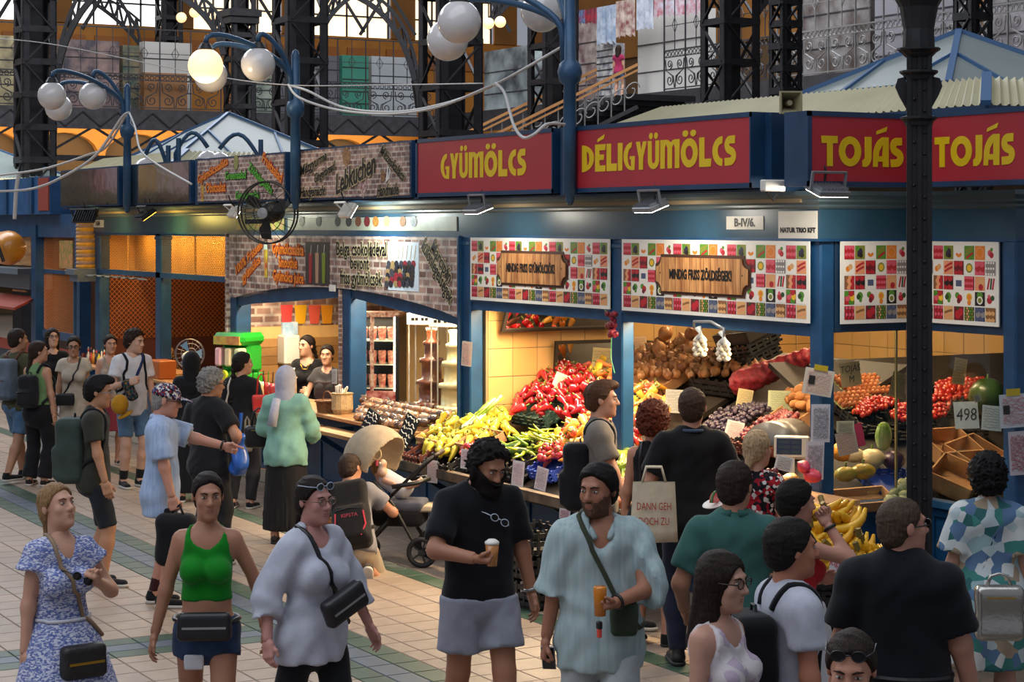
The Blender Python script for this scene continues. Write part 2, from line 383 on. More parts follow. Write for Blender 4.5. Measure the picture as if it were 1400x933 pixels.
# ================================================================= SIGNS
SY = -0.475
RED = mat('sign_red', '#ad2a35', 0.42, var=0.06, vscale=1.5)
YEL = mat('sign_yellow', '#e3bf06', 0.5, var=0.04)
FRAMEB = mat('sign_frame_blue', '#17395a', 0.42, var=0.2, vscale=4)
def ell(cx, cy, rx, ry, n=20): return arc(cx, cy, rx, 0, 360, n, ry)[:-1]
def stroke(pts, t):
    P_ = [Vector(p) for p in pts]; l = []; r = []
    for i, p in enumerate(P_):
        d = (P_[min(i+1, len(P_)-1)]-P_[max(i-1, 0)]).normalized(); n = Vector((-d.y, d.x))*t/2
        l.append(tuple(p+n)); r.append(tuple(p-n))
    return l+r[::-1]
def glyph(ch, w):
    dots = lambda: [ell(w*0.27, 1.17, w*0.17, 0.115, 12), ell(w*0.73, 1.17, w*0.17, 0.115, 12)]
    acc = lambda: [[(w*0.2, 1.08), (w*0.85, 1.2), (w*0.92, 1.36), (w*0.25, 1.2)]]
    if ch == 'G': return [[(w, 0), (w, 0.5), (0.55*w, 0.5), (0.55*w, 0.39), (0.68*w, 0.39), (0.68*w, 0.12)]+arc(0.72*w, 0.45, 0.36*w, 235, 92, 10, 0.36)+[(0.74*w, 1.0)]+arc(0.74*w, 0.5, 0.74*w, 90, 270, 16, 0.5)]
    if ch == 'Y': return [[(0.28*w, 0), (0.68*w, 0), (0.68*w, 0.42), (w, 1), (0.66*w, 1), (0.5*w, 0.66), (0.36*w, 1), (0, 1), (0.28*w, 0.42)]]
    if ch in 'UÜ':
        o = [[(0, 1), (0, 0.3)]+arc(w/2, 0.3, w/2, 180, 360, 12, 0.3)+[(w, 1), (0.68*w, 1), (0.68*w, 0.3)]+arc(w/2, 0.3, 0.16*w, 0, -180, 8, 0.1)+[(0.32*w, 1)]]
        return o+(dots() if ch == 'Ü' else [])
    if ch == 'M': return [[(0, 0), (0.24*w, 0), (0.24*w, 0.72), (0.30*w, 0.84), (0.38*w, 0.72), (0.38*w, 0), (0.62*w, 0), (0.62*w, 0.72), (0.70*w, 0.84), (0.77*w, 0.72), (0.77*w, 0), (w, 0), (w, 1)]+arc(0.78*w, 0.84, 0.22*w, 80, 150, 5, 0.16)+arc(0.32*w, 0.84, 0.2*w, 30, 90, 5, 0.16)+[(0, 1)]]
    if ch in 'OÖ': return [ell(w/2, 0.5, w/2, 0.5, 28), ell(w/2, 0.5, w*0.22, 0.25, 20)]+(dots() if ch == 'Ö' else [])
    if ch == 'L': return [[(0, 0), (w, 0), (w, 0.27), (0.42*w, 0.27), (0.42*w, 1), (0, 1)]]
    if ch == 'I': return [[(0, 0), (w, 0), (w, 1), (0, 1)]]
    if ch == 'C': return [[(w, 0)]+arc(w, 0.5, w, 270, 90, 16, 0.5)[1:-1]+[(w, 1), (w, 0.76)]+arc(w, 0.5, 0.48*w, 110, 250, 10, 0.27)[1:-1]+[(w, 0.24)]]
    if ch == 'S': return [stroke([(0.88*w, 0.87), (0.6*w, 0.865)]+arc(0.5*w, 0.69, 0.26*w, 95, 250, 8, 0.175)+arc(0.42*w, 0.32, 0.36*w, 62, -75, 9, 0.185)+[(0.06*w, 0.13)], 0.26)]
    if ch == 'D': return [[(0, 0)]+arc(0, 0.5, w, -88, 88, 16, 0.5)+[(0, 1)], [(0.4*w, 0.25)]+arc(0.4*w, 0.5, 0.22*w, -70, 70, 8, 0.26)+[(0.4*w, 0.75)]]
    if ch in 'EÉ': return [[(0, 0), (w, 0), (w, 0.22), (0.42*w, 0.22), (0.42*w, 0.42), (0.85*w, 0.42), (0.85*w, 0.62), (0.42*w, 0.62), (0.42*w, 0.78), (w, 0.78), (w, 1), (0, 1)]]+(acc() if ch == 'É' else [])
    if ch == 'T': return [[(0.33*w, 0), (0.70*w, 0), (0.70*w, 0.76), (w, 0.76), (w, 1), (0, 1), (0, 0.76), (0.33*w, 0.76)]]
    if ch == 'J': return [[(0.28*w, 1), (w, 1), (w, 0.35)]+arc(0.2*w, 0.35, 0.8*w, 0, -75, 8, 0.37)+[(0, 0.0), (0, 0.2)]+arc(0, 0.35, 0.28*w, -40, 0, 4, 0.15)]
    if ch in 'AÁ': return [[(0, 0), (0.3*w, 0), (0.32*w, 0.18), (0.62*w, 0.18), (0.62*w, 0), (w, 0), (w, 1), (0.6*w, 1)]+arc(0.75*w, 0.35, 0.72*w, 108, 178, 9, 0.65), [(0.36*w, 0.36), (0.62*w, 0.36), (0.62*w, 0.74), (0.42*w, 0.55)]]+(acc() if ch == 'Á' else [])
def loops_mesh(name, loops, ext, material, M):
    cu = bpy.data.curves.new('outline', 'CURVE'); cu.dimensions = '2D'; cu.fill_mode = 'BOTH'; cu.extrude = ext
    for lp in loops:
        sp = cu.splines.new('POLY'); sp.points.add(len(lp)-1); sp.use_cyclic_u = True
        for q, p in enumerate(lp): sp.points[q].co = (p[0], p[1], 0, 1)
    o = bpy.data.objects.new('outline_tmp', cu); TMP.collection.objects.link(o)
    TMPL.update(); dg = TMPL.depsgraph; me = bpy.data.meshes.new_from_object(o.evaluated_get(dg))
    bpy.data.objects.remove(o); bpy.data.curves.remove(cu)
    me.transform(Matrix.Rotation(PI/2, 4, 'X')); me.transform(M); me.materials.clear(); me.materials.append(material); me.name = name
    return me
GW = {'G': .37, 'Y': .35, 'Ü': .36, 'M': .60, 'Ö': .52, 'L': .35, 'C': .29, 'S': .36, 'D': .43, 'É': .36, 'I': .15, 'T': .52, 'O': .73, 'J': .27, 'Á': .53}
def big_sign(label, word, M, x0, x1, z0, z1, tx0, tx1, tz0, tz1, side=None, wide=None, depth=0.26):
    e = world_empty(empty('sign_box', M @ Vector(((x0+x1)/2, 0, z0)), label, 'sign', 'red shop sign boxes'))
    fr = 0.035; b = MB(M)
    b.box(x0, x1, 0.012, depth, z0, z1); b.build('box', FRAMEB, e)
    b = MB(M); b.box(x0, x0+fr, 0, 0.012, z0, z1).box(x1-fr*0.4, x1, 0, 0.012, z0, z1).box(x0, x1, 0, 0.012, z1-fr, z1).box(x0, x1, 0, 0.012, z0, z0+fr); b.build('frame', FRAMEB, e)
    MB(M).box(x0+fr, x1-fr*0.4, 0.008, 0.0121, z0+fr, z1-fr).build('panel', RED, e)
    ws = wide or GW; gaps = 0.045
    tot = sum(ws[c] for c in word)+gaps*(len(word)-1); sx = (tx1-tx0)/tot; sz = (tz1-tz0); x = tx0
    for ch in word:
        w_ = ws[ch]; me = loops_mesh('letter', glyph(ch, w_*sx/sz), 0.002, YEL, M @ Matrix.Translation((x, 0.006, tz0)) @ Matrix.Diagonal((sz, 1, sz, 1)))
        link('letter', me, e); x += (w_+gaps)*sx
    return e
def sx_(px, y=SY): return PY(px, 300, y).x
def sz_(px, py, y=SY): return PY(px, py, y).z
M0 = Matrix.Translation((0, SY, 0))
big_sign('red sign with yellow letters GYÜMÖLCS, second red sign from the brick-print boards end', 'GYÜMÖLCS', M0, sx_(568), sx_(755), 3.262, 3.80, sx_(602), sx_(719), sz_(660, 242.5), sz_(660, 207))
tag(bpy.data.objects['sign_box'], 'red sign with yellow letters GYÜMÖLCS next to the brick-print board')
big_sign('long red sign with yellow letters DÉLIGYÜMÖLCS', 'DÉLIGYÜMÖLCS', M0, sx_(776), sx_(1026), 3.262, 3.795, sx_(795), sx_(1006), sz_(900, 231), sz_(900, 192))
# corner: two TOJÁS signs meeting in the inner angle
TW = {'T': .52, 'O': .73, 'J': .30, 'Á': .53, 'S': .46}
MS = Matrix.Translation((0.475, 0, 0)) @ Matrix.Rotation(PI/2, 4, 'Z')
def ys_(px, x0=0.475): return PXp(px, 300, x0).y
big_sign('red sign with yellow letters TOJÁS left of the riveted column, beside the loudspeaker', 'TOJÁS', MS, -0.475, 0.415, 3.262, 3.77, ys_(1124), ys_(1236), PXp(1180, 228, 0.475).z, PXp(1180, 187, 0.475).z, wide=TW)
M2 = Matrix.Translation((0, 0.415, 0))
def s2_(px): return PY(px, 300, 0.415).x
big_sign('red sign with yellow letters TOJÁS right of the riveted column', 'TOJÁS', M2, 0.475, 1.85, 3.262, 3.77, s2_(1277), s2_(1387), PY(1330, 227, 0.415).z, PY(1330, 185, 0.415).z, wide=TW)
# recessed blue infill between the signs
sb_ = world_empty(empty('sign_carrier', (-6, -0.2, 3.25), 'long dark blue carrier frame behind the row of sign boards', 'sign frame'))
MB().box(-17.2, -0.45, -0.20, -0.12, 3.25, 3.79).build('back_board', FRAMEB, sb_)
MB().box(-0.5, -0.1, -0.35, 0.0, 3.25, 3.79).build('corner_box', FRAMEB, sb_)
MB().box(-17.2, -0.1, -0.40, -0.12, 3.235, 3.25).build('bottom_tray', NAVY, sb_)
for xa in (sx_(764), sx_(563), sx_(397), sx_(264), sx_(166)):
    MB().box(xa-0.05, xa+0.05, -0.43, -0.2, 3.245, 3.80).build('upright', FRAMEB, sb_)
# ---- printed brick boards
def brick_print(name='brick_print', sc=1.0):
    if name in MATS: return MATS[name]
    m = mat(name, '#a08070', 0.55); nt = m.node_tree; L = nt.links; b = nt.nodes['Principled BSDF']
    tc = nd(nt, 'ShaderNodeTexCoord'); sp = nd(nt, 'ShaderNodeSeparateXYZ'); cb = nd(nt, 'ShaderNodeCombineXYZ')
    L.new(tc.outputs['Object'], sp.inputs[0]); L.new(sp.outputs[0], cb.inputs[0]); L.new(sp.outputs[2], cb.inputs[1])
    br = nd(nt, 'ShaderNodeTexBrick'); br.inputs['Scale'].default_value = 1.0
    br.inputs['Brick Width'].default_value = 0.105*sc; br.inputs['Row Height'].default_value = 0.05*sc; br.inputs['Mortar Size'].default_value = 0.008*sc
    br.inputs['Color1'].default_value = lin('#6f4a42'); br.inputs['Color2'].default_value = lin('#b59485'); br.inputs['Mortar'].default_value = lin('#c9bcb0'); br.inputs['Bias'].default_value = 0.1
    br.offset = 0.5; L.new(cb.outputs[0], br.inputs['Vector'])
    vo = nd(nt, 'ShaderNodeTexNoise'); vo.inputs['Scale'].default_value = 7/sc; L.new(cb.outputs[0], vo.inputs['Vector'])
    mx = nd(nt, 'ShaderNodeMixRGB', blend_type='MULTIPLY'); mx.inputs[0].default_value = 1.0
    cr = nd(nt, 'ShaderNodeValToRGB'); cr.color_ramp.elements[0].color = (0.5, 0.47, 0.5, 1); cr.color_ramp.elements[1].color = (1.15, 1.1, 1.08, 1); cr.color_ramp.elements[0].position = 0.35; cr.color_ramp.elements[1].position = 0.6
    L.new(vo.outputs['Fac'], cr.inputs[0]); L.new(br.outputs['Color'], mx.inputs[1]); L.new(cr.outputs[0], mx.inputs[2]); L.new(mx.outputs[0], b.inputs['Base Color'])
    return m
BRK = brick_print()
ORG = mat('print_orange', '#f08a1e', 0.5); ORR = mat('print_red_edge', '#b3261c', 0.5); GRN = mat('print_green', '#57b22c', 0.5); BLK = mat('print_black', '#15110f', 0.5); TAN = mat('print_tan', '#c9b489', 0.5)
PALE = mat('print_pale', '#e6d7a8', 0.5)
def words(e, s, p0, p1, y, h, m=BLK, edge=None, shear=0.0, bold=0.0):     # text fitted between two points of the board
    a = PY(p0[0], p0[1], y); b = PY(p1[0], p1[1], y); d = b-a; L = math.hypot(d.x, d.z); ang = math.atan2(d.z, d.x); c = (a+b)/2
    me0 = fast_text(s, 1.0, shear=shear); xs = [v.co.x for v in me0.vertices]; wd = max(xs)-min(xs); bpy.data.meshes.remove(me0)
    size = h*1.35; sx = L/(wd*size)
    bold = h*.03
    for mm, off, bo in ([(edge, 0.0, bold+h*.06)] if edge else [])+[(m, -0.003, bold)]:
        T = Matrix.Translation((c.x, y-0.006+off, c.z)) @ Matrix.Rotation(-ang, 4, 'Y')
        put_text('lettering', s, size, T, mm, e, bold=bo, sx=sx, shear=shear, extr=0.001)
def board(label, px0, px1, z0, z1, y, mats=BRK, name='printed_board', frame=True, cat='sign'):
    x0, x1 = sx_(px0, y), sx_(px1, y)
    e = world_empty(empty(name, ((x0+x1)/2, y, z0), label, cat))
    if frame: MB().box(x0, x1, y+0.012, y+0.25, z0, z1).build('box', FRAMEB, e)
    MB().box(x0+0.03, x1-0.03, y, y+0.012, z0+0.02, z1-0.02).build('print', mats, e)
    return e
def flat(e, name, loops, m, c, y, s=1.0, off=0.0): return link(name, loops_mesh(name, loops, 0.0008, m, Matrix.Translation((c.x, y-0.004+off, c.z)) @ Matrix.Diagonal((s, 1, s, 1))), e)
b1 = board('brick-print board with orange and green salad words, behind the fan', 269, 389, 3.262, 3.79, SY)
for s, p0, p1, m, ed, h in (('Gyümölcssaláta', (271, 247), (312, 220), ORG, ORR, .10), ('Obstsalat', (282, 258), (309, 256), ORG, ORR, .115), ('Greensalad', (309, 241), (337, 239), GRN, BLK, .095), ('Zöldségsaláta', (341, 227), (373, 262), GRN, BLK, .10), ('Fruitsalad', (360, 215), (386, 245), ORG, ORR, .115), ('Gemüsesalat', (323, 268), (355, 266), GRN, BLK, .095)):
    words(b1, s, p0, p1, SY, h, m, ed, 0, 0.002)
flat(b1, 'salad_picture', [ell(0, 0, .07, .09, 14)], mat('salad_mix', '#b9a36a', 0.5, col2='#6d8b34', vscale=40), PY(323, 222, SY), SY)
flat(b1, 'cup_picture', [[(-.05, .1), (.05, .1), (.03, -.1), (-.03, -.1)]], mat('cup_mix', '#d8bf3a', 0.5, col2='#c23a2e', vscale=20), PY(277, 264, SY), SY)
b2 = board('brick-print board with the script word Lebkuchen', 402, 561, 3.262, 3.80, SY)
for s, p0, p1, h in (('Lebkuchen', (459, 255), (513, 223), .21), ('Mézeskalács', (521, 203), (553, 243), .11), ('Mézgyurma', (411, 236), (447, 213), .11), ('Gingerbread', (430, 246), (458, 227), .10), ('Handgemacht', (411, 264), (445, 261), .11), ('Handmade', (516, 262), (545, 259), .12)):
    words(b2, s, p0, p1, SY, h, BLK, TAN, 0.35, 0.0)
NUT = mat('nut_brown', '#6f4a31', 0.5, col2='#b98a5a', vscale=45)
flat(b2, 'cookie_picture', [ell(0, 0, .10, .095, 12)], NUT, PY(474, 214, SY), SY)
flat(b2, 'heart_picture', [[(0, -.09), (.09, .02), (.06, .09), (0, .05), (-.06, .09), (-.09, .02)]], mat('heart_red', '#7e1f24', 0.5, col2='#d9c9bd', vscale=40), PY(497, 259, SY), SY)
for k in range(3): flat(b2, 'cookie_picture', [ell(0, 0, .05, .02, 10)], NUT, PY(524, 237+k*4, SY), SY)
flat(b2, 'cookie_outline', [stroke([(-.03, -.09), (.02, .08), (.06, .03), (.05, -.05), (-.03, -.09)], .02)], WHITE, PY(530, 238, SY), SY)
# mirrored steel boards at the far end
MIR = mat('polished_steel', '#b8b4ad', 0.10, 1.0, bump=0.25, bscale=3.0)
for lab, a, b in (('mirror-polished steel board at the far end of the sign row', 82, 161), ('mirror-polished steel board left of the orange salad-word board', 169, 259)):
    board(lab, a, b, 3.262, 3.79, SY, MIR)
# ---- low brick-print board with the arch
xa, xb = sx_(318, 0), sx_(632, 0); zt = 2.885
eb = world_empty(empty('arched_board', ((xa+xb)/2, 0, 2.1), 'arched brick-print board with Belga csokoládéval lettering over the dessert counter', 'sign'))
pts = [(xb, zt), (xa, zt), (xa, 2.13)]
n_ = 20
for i in range(n_+1):
    t_ = i/n_; pts.append((xa+0.18+(xb-xa-0.22)*t_, 2.13+0.20*math.sin(PI*t_)**0.8))
pts.append((xb, 2.12))
MB().prism(pts, -0.045, -0.03).build('print', brick_print('brick_print_big', 1.55), eb)
for s, p0, p1, m, ed, h in (('100% Frissen', (323, 371), (358, 334), ORG, ORR, .115), ('gyümölcs', (332, 382), (356, 354), ORG, ORR, .115), ('Gyümölcssaláta', (373, 340), (416, 343), ORG, ORR, .13), ('Smoothie', (382, 359), (407, 361), ORG, ORR, .125), ('Gyümölcs juice', (374, 377), (416, 382), ORG, ORR, .125), ('Belga csokoládéval', (461, 341), (529, 342), BLK, PALE, .15), ('bevont', (480, 360), (505, 361), BLK, PALE, .14), ('friss gyümölcsök', (466, 380), (523, 383), BLK, PALE, .15), ('Marcipán', (592, 335), (617, 382), BLK, PALE, .14), ('különlegességek', (579, 333), (618, 410), BLK, PALE, .15)):
    words(eb, s, p0, p1, -0.045, h, m, ed, 0, 0.001)
def photo_print(e, name, px0, px1, py0, py1, y, m):
    a = PY(px0, py1, y); b = PY(px1, py0, y); c = PY((px0+px1)/2, (py0+py1)/2, y); MB().box(a.x, b.x, y-0.004, y-0.001, PY((px0+px1)/2, py1, y).z, PY((px0+px1)/2, py0, y).z).build(name, m, e)
photo_print(eb, 'smoothie_photo', 418, 451, 331, 390, -0.045, mat('dark_wood_print', '#3b322e', 0.5, var=0.3, vscale=6, stretch=(4, 1, 0.6)))
for px, c1 in ((425, '#a31d2a'), (434, '#b98f72'), (443, '#7b8a1f')):
    flat(eb, 'smoothie_glass', [[(-.05, .16), (.05, .16), (.035, -.17), (-.035, -.17)]], mat('smoothie'+c1, c1, 0.5), PY(px, 366, -0.045), -0.045, off=-0.002)
    flat(eb, 'straw', [[(0, 0), (.008, 0), (.03, .12), (.02, .12)]], WHITE, PY(px, 350, -0.045), -0.045, off=-0.002)
photo_print(eb, 'skewer_photo', 531, 573, 331, 398, -0.045, mat('pale_blue_print', '#c9d2dc', 0.5, var=0.06))
rs = random.Random(3)
for k in range(7):
    cx = 533+k*5.6; 
    flat(eb, 'stick', [[(0, 0), (.012, 0), (.05, .14), (.04, .14)]], TAN, PY(cx, 355, -0.045), -0.045, off=-0.002)
    for q in range(6):
        flat(eb, 'berry', [ell(0, 0, .05, .036, 8)], [mat('dark_berry', '#22212c', 0.5), mat('dark_berry2', '#3c3b44', 0.5), mat('choc_print', '#2e211d', 0.5), mat('red_berry', '#8e2330', 0.5), mat('hazel', '#9a7c50', 0.5)][rs.choice([0, 0, 1, 1, 2, 2, 3, 4])], PY(cx-1-q*0.4+rs.uniform(-.8, .8), 361+q*5.5, -0.045), -0.045, off=-0.003-q*0.0004)
flat(eb, 'cup_picture', [[(-.085, .2), (-.05, .32), (.05, .32), (.085, .2), (.06, -.26), (-.06, -.26)]], mat('fruit_cup', '#d9cf3a', 0.5, col2='#b33b33', vscale=9), PY(364, 358, -0.045), -0.045, s=0.7, off=-0.002)
flat(eb, 'cup_lid', [[(-.085, .2), (-.05, .33), (.05, .33), (.085, .2)]], mat('lid_white', '#cfe3d8', 0.4), PY(364, 358, -0.045), -0.045, s=0.7, off=-0.004)
MB().box(sx_(451, -0.045), sx_(459, -0.045), -0.055, -0.045, 2.29, 2.36).build('small_plate', WHITE, eb)
# picture strip on the frieze
es = board('pale frieze strip printed with small sweets and fruit', 392, 626, 2.925, 3.10, -0.03, mat('pale_strip', '#c4c8b4', 0.4, var=0.08, vscale=10), 'frieze_strip', frame=False)
for px, c in ((413, '#9aa08c'), (436, '#5f6b66'), (462, '#4b5555'), (477, '#3d4348'), (490, '#8c5236'), (502, '#7c2730'), (514, '#b97a3a'), (529, '#c98a5c'), (551, '#7a5431'), (566, '#7c8286')):
    flat(es, 'sweet_picture', [ell(0, 0, .075, .055, 10)], mat('sw'+c, c, 0.5, var=0.3, vscale=40), PY(px, 303, -0.03), -0.03)
es2 = board('frieze strip printed with fruit behind the wall fan', 322, 390, 2.925, 3.10, -0.03, mat('fruit_strip', '#b98f6a', 0.45, col2='#7d9440', vscale=14), 'frieze_strip', frame=False)
# ---- fruit picture panels
FP = {k: mat('pic_'+k, v, 0.5) for k, v in dict(rd='#b3202a', dr='#6e1420', pk='#d95668', or_='#e07f1f', ye='#e8b52a', gr='#4f8a24', dg='#2c4a1c', pu='#2e2740', bl='#4b5573', wh='#ece6dc', br='#8b5a34', tn='#d8a468', pe='#e2976a', gy='#8f8782', bk='#1d1714', ol='#7f8430').items()}
FPK = list(FP); FPI = {k: i for i, k in enumerate(FPK)}
def pack(bg, cols, n=3, r=.2): return (bg, [('d', (i+.5)/n+((j % 2)-.5)*.12, (j+.5)/(n+1), r, cols[(i*2+j*3) % len(cols)]) for i in range(n) for j in range(n+1)])
CELLS = [[pack('dr', ['rd', 'pk'], 3), ('ol', [('d', .5, .55, .28, 'pu'), ('d', .4, .35, .2, 'pu'), ('d', .6, .3, .2, 'bk'), ('d', .25, .8, .2, 'gr')]), ('wh', [('a', .5, .5, .34, 'or_')]), ('gr', [('s', .2, .1, .9, .5, 'rd'), ('s', .1, .6, .9, .9, 'ol'), ('s', .1, .35, .8, .7, 'ol')]), ('or_', [('d', .5, .5, .42, 'pe'), ('d', .5, .5, .34, 'or_')]), ('wh', [('d', .45, .5, .25, 'pk'), ('d', .6, .35, .22, 'rd'), ('d', .6, .75, .14, 'gr')])],
         [('wh', [('d', .35, .4, .22, 'or_'), ('d', .6, .55, .22, 'tn')]), ('pe', [('s', .1, .2, .9, .55, 'rd'), ('s', .1, .5, .9, .85, 'rd')]), pack('bk', ['rd', 'dr'], 2, .26), ('wh', [('d', .5, .5, .36, 'ol'), ('d', .5, .5, .24, 'ye')]), pack('rd', ['pk', 'rd'], 2, .28), pack('gy', ['wh', 'gy'], 4, .09)],
         [pack('bk', ['br', 'rd', 'pe'], 3), pack('dr', ['rd', 'bk'], 2, .24), ('wh', [('q', .2, .25, .8, .7, 'bl')]), pack('dr', ['pk', 'rd'], 4, .13), ('pe', [('d', .3, .4, .3, 'pe'), ('d', .65, .65, .3, 'tn'), ('d', .6, .25, .24, 'rd')]), ('wh', [('s', .2, .1, .4, .9, 'rd'), ('s', .7, .1, .85, .9, 'rd'), ('s', .5, .1, .6, .9, 'dg')])],
         [pack('dr', ['rd', 'ye', 'gr', 'pk'], 2, .26), ('wh', [('d', .5, .62, .3, 'gr'), ('d', .35, .55, .22, 'dg'), ('d', .55, .3, .16, 'gr')]), ('wh', [('d', .35, .7, .24, 'gr'), ('d', .6, .5, .28, 'rd'), ('d', .5, .3, .2, 'dr')]), ('wh', [('d', .5, .6, .3, 'ye'), ('d', .5, .6, .2, 'or_'), ('d', .5, .2, .2, 'or_')]), ('bk', [('d', .5, .75, .3, 'gr'), ('d', .5, .4, .3, 'wh'), ('d', .5, .4, .2, 'ol')]), ('wh', [('d', .4, .45, .28, 'rd'), ('d', .7, .6, .2, 'dg'), ('d', .35, .7, .15, 'pk')])],
         [pack('dr', ['rd', 'pk'], 3, .14), ('tn', [('s', .1, .2, .9, .4, 'pe'), ('s', .1, .5, .9, .7, 'br')]), ('dr', [('d', .4, .4, .32, 'rd'), ('d', .7, .6, .28, 'rd'), ('d', .4, .9, .15, 'dg')]), pack('bk', ['ol', 'gr', 'tn'], 4, .1), pack('bk', ['bl', 'gy'], 2, .25), pack('bk', ['tn', 'br'], 3, .18)]]
def fruit_panel(label, M, w, z0, z1, cols, plaque=None, start=0):
    e = world_empty(empty('fruit_print_panel', M @ Vector((w/2, 0, z0)), label, 'sign', 'fruit picture panels'))
    MB(M).box(0, w, 0, 0.012, z0, z1).build('board', WHITE, e)
    m = MB(M); cw = (w-0.05)/cols; ch = (z1-z0-0.05)/5
    for r_ in range(5):
        for c_ in range(cols):
            bx = 0.025+c_*cw+cw*.035; bz = z1-0.025-(r_+1)*ch+ch*.045; W = cw*.93; H = ch*.91
            bg, sh = CELLS[r_][(c_+start) % 6]; m.m = FPI[bg]
            m.add([(bx, -.0015, bz), (bx+W, -.0015, bz), (bx+W, -.0015, bz+H), (bx, -.0015, bz+H)], [(0, 1, 2, 3)])
            for q, s_ in enumerate(sh):
                yy = -.002-.00012*q; m.m = FPI[s_[-1]]
                if s_[0] == 'd':
                    ps = [(bx+W*min(1, max(0, s_[1]+s_[3]*math.cos(a_)*1.0)), yy, bz+H*min(1, max(0, s_[2]+s_[3]*math.sin(a_)))) for a_ in [2*PI*i/9 for i in range(9)]]
                elif s_[0] == 'a':
                    o_ = [(s_[1]+s_[3]*math.cos(math.radians(200+i*20)), s_[2]+s_[3]*math.sin(math.radians(200+i*20))) for i in range(8)]; i_ = [(s_[1]+s_[3]*.55*math.cos(math.radians(340-i*20)), s_[2]+.08+s_[3]*.55*math.sin(math.radians(340-i*20))) for i in range(8)]
                    ps = [(bx+W*a_, yy, bz+H*b_) for a_, b_ in o_+i_]
                elif s_[0] == 's':
                    ps = [(bx+W*a_, yy, bz+H*b_) for a_, b_ in stroke([(s_[1], s_[2]), ((s_[1]+s_[3])/2, (s_[2]+s_[4])/2+.03), (s_[3], s_[4])], .17)]
                else: ps = [(bx+W*s_[1], yy, bz+H*s_[2]), (bx+W*s_[3], yy, bz+H*s_[2]), (bx+W*s_[3], yy, bz+H*s_[4]), (bx+W*s_[1], yy, bz+H*s_[4])]
                m.add(ps, [tuple(range(len(ps)))])
    m.build('printed_pictures', [FP[k] for k in FPK], e)
    if plaque:
        pw, ph = w*0.505, (z1-z0)*0.50; cx, cz = w*plaque[1], (z0+z1)/2+0.02; r = ph*.26
        def outline(g):
            a_, b_ = pw/2+g, ph/2+g; rr = r
            return (arc(a_, b_, rr, 270, 180, 6)+arc(-a_, b_, rr, 360, 270, 6)+arc(-a_, -b_, rr, 90, 0, 6)+arc(a_, -b_, rr, 180, 90, 6))
        for nm, g, ya, mm in (('plaque_edge', 0.012, 0.0, mat('plaque_edge', '#4a2a18', 0.6)), ('plaque', -0.012, -0.012, None)):
            if mm is None:
                mm = mat('plaque_wood', '#d19a5e', 0.55, col2='#8f552c', vscale=5, stretch=(5, 1, 0.7))
            lp = [(cx+a_, cz+b_) for a_, b_ in outline(g)]
            me = loops_mesh(nm, [lp], 0.004, mm, M @ Matrix.Translation((0, ya-0.004, 0))); link(nm, me, e)
        for k in range(1, 13):
            xx = cx-pw/2+pw*k/13
            MB(M).box(xx-.002, xx+.002, -0.0208, -0.02, cz-ph*.45, cz+ph*.45).build('plank_joint', MATS['plaque_edge'], e)
        put_text('lettering', plaque[0], ph*.36, M @ Matrix.Translation((cx, -0.023, cz)), BLK, e, bold=0.004, sx=plaque[2], extr=0.001)
        for sg in (-1, 1): MB(M).add([(cx+sg*pw*.44+.008*math.cos(i), -.0215, cz+.01+.008*math.sin(i)) for i in (0, 1, 2, 3, 4, 5)], [(0, 1, 2, 3, 4, 5)]).build('nail', BLK, e)
    return e
xa, xb = sx_(643, -0.04), sx_(833, -0.04)
fruit_panel('fruit picture panel with wooden plaque MINDIG FRISS GYÜMÖLCSÖK!', Matrix.Translation((xa, -0.04, 0)), xb-xa, 2.305, 2.885, 20, ('MINDIG FRISS GYÜMÖLCSÖK!', .475, .62))
xa, xb = sx_(850, -0.04), sx_(1106, -0.04)
fruit_panel('fruit picture panel with wooden plaque MINDIG FRISS ZÖLDSÉGEK!', Matrix.Translation((xa, -0.04, 0)), xb-xa, 2.305, 2.885, 20, ('MINDIG FRISS ZÖLDSÉGEK!', .465, .66))
fruit_panel('fruit picture panel left of the riveted column, no plaque', Matrix.Translation((0.03, 0.16, 0)) @ Matrix.Rotation(PI/2, 4, 'Z'), 0.72, 2.30, 2.885, 7)
fruit_panel('fruit picture panel right of the riveted column, no plaque', Matrix.Translation((0.06, 0.865, 0)), 0.80, 2.30, 2.885, 7, start=5)
# ---- plates on the frieze
def plate(label, px0, px1, py0, py1, y, text, name='number_plate', shape=None, tsx=1.0, tdz=0.0, ts=0.5):
    a = PY((px0+px1)/2, (py0+py1)/2, y); x0, x1 = sx_(px0, y), sx_(px1, y); z0 = PY(px0, py1, y).z; z1 = PY(px0, py0, y).z
    e = world_empty(empty(name, (a.x, y, z0), label, 'plate')); MB().box(x0, x1, y, y+0.006, z0, z1).build('plate', mat('enamel_white', '#d8d2c4', 0.35, var=0.05), e)
    put_text('lettering', text, (z1-z0)*ts, Matrix.Translation((a.x, y-0.001, (z0+z1)/2+tdz)), BLK, e, bold=0.003, sx=tsx, extr=0.0008); return e
plate('white enamel plate reading B-IV/6.', 993, 1043, 296, 314, -0.028, 'B-IV/6.', tsx=1.15, ts=.85)
plate('cream name plate reading NATUR TRIO KFT on the frieze corner', 1064, 1117, 289, 326, -0.030, 'NATUR TRIO KFT', 'name_plate', tsx=1.1, tdz=-0.04, ts=.24)
plate('small white plate reading B-III/4 above the mesh windows', 127, 141, 301, 311, -0.028, 'B-III/4', tsx=.9, ts=.85)
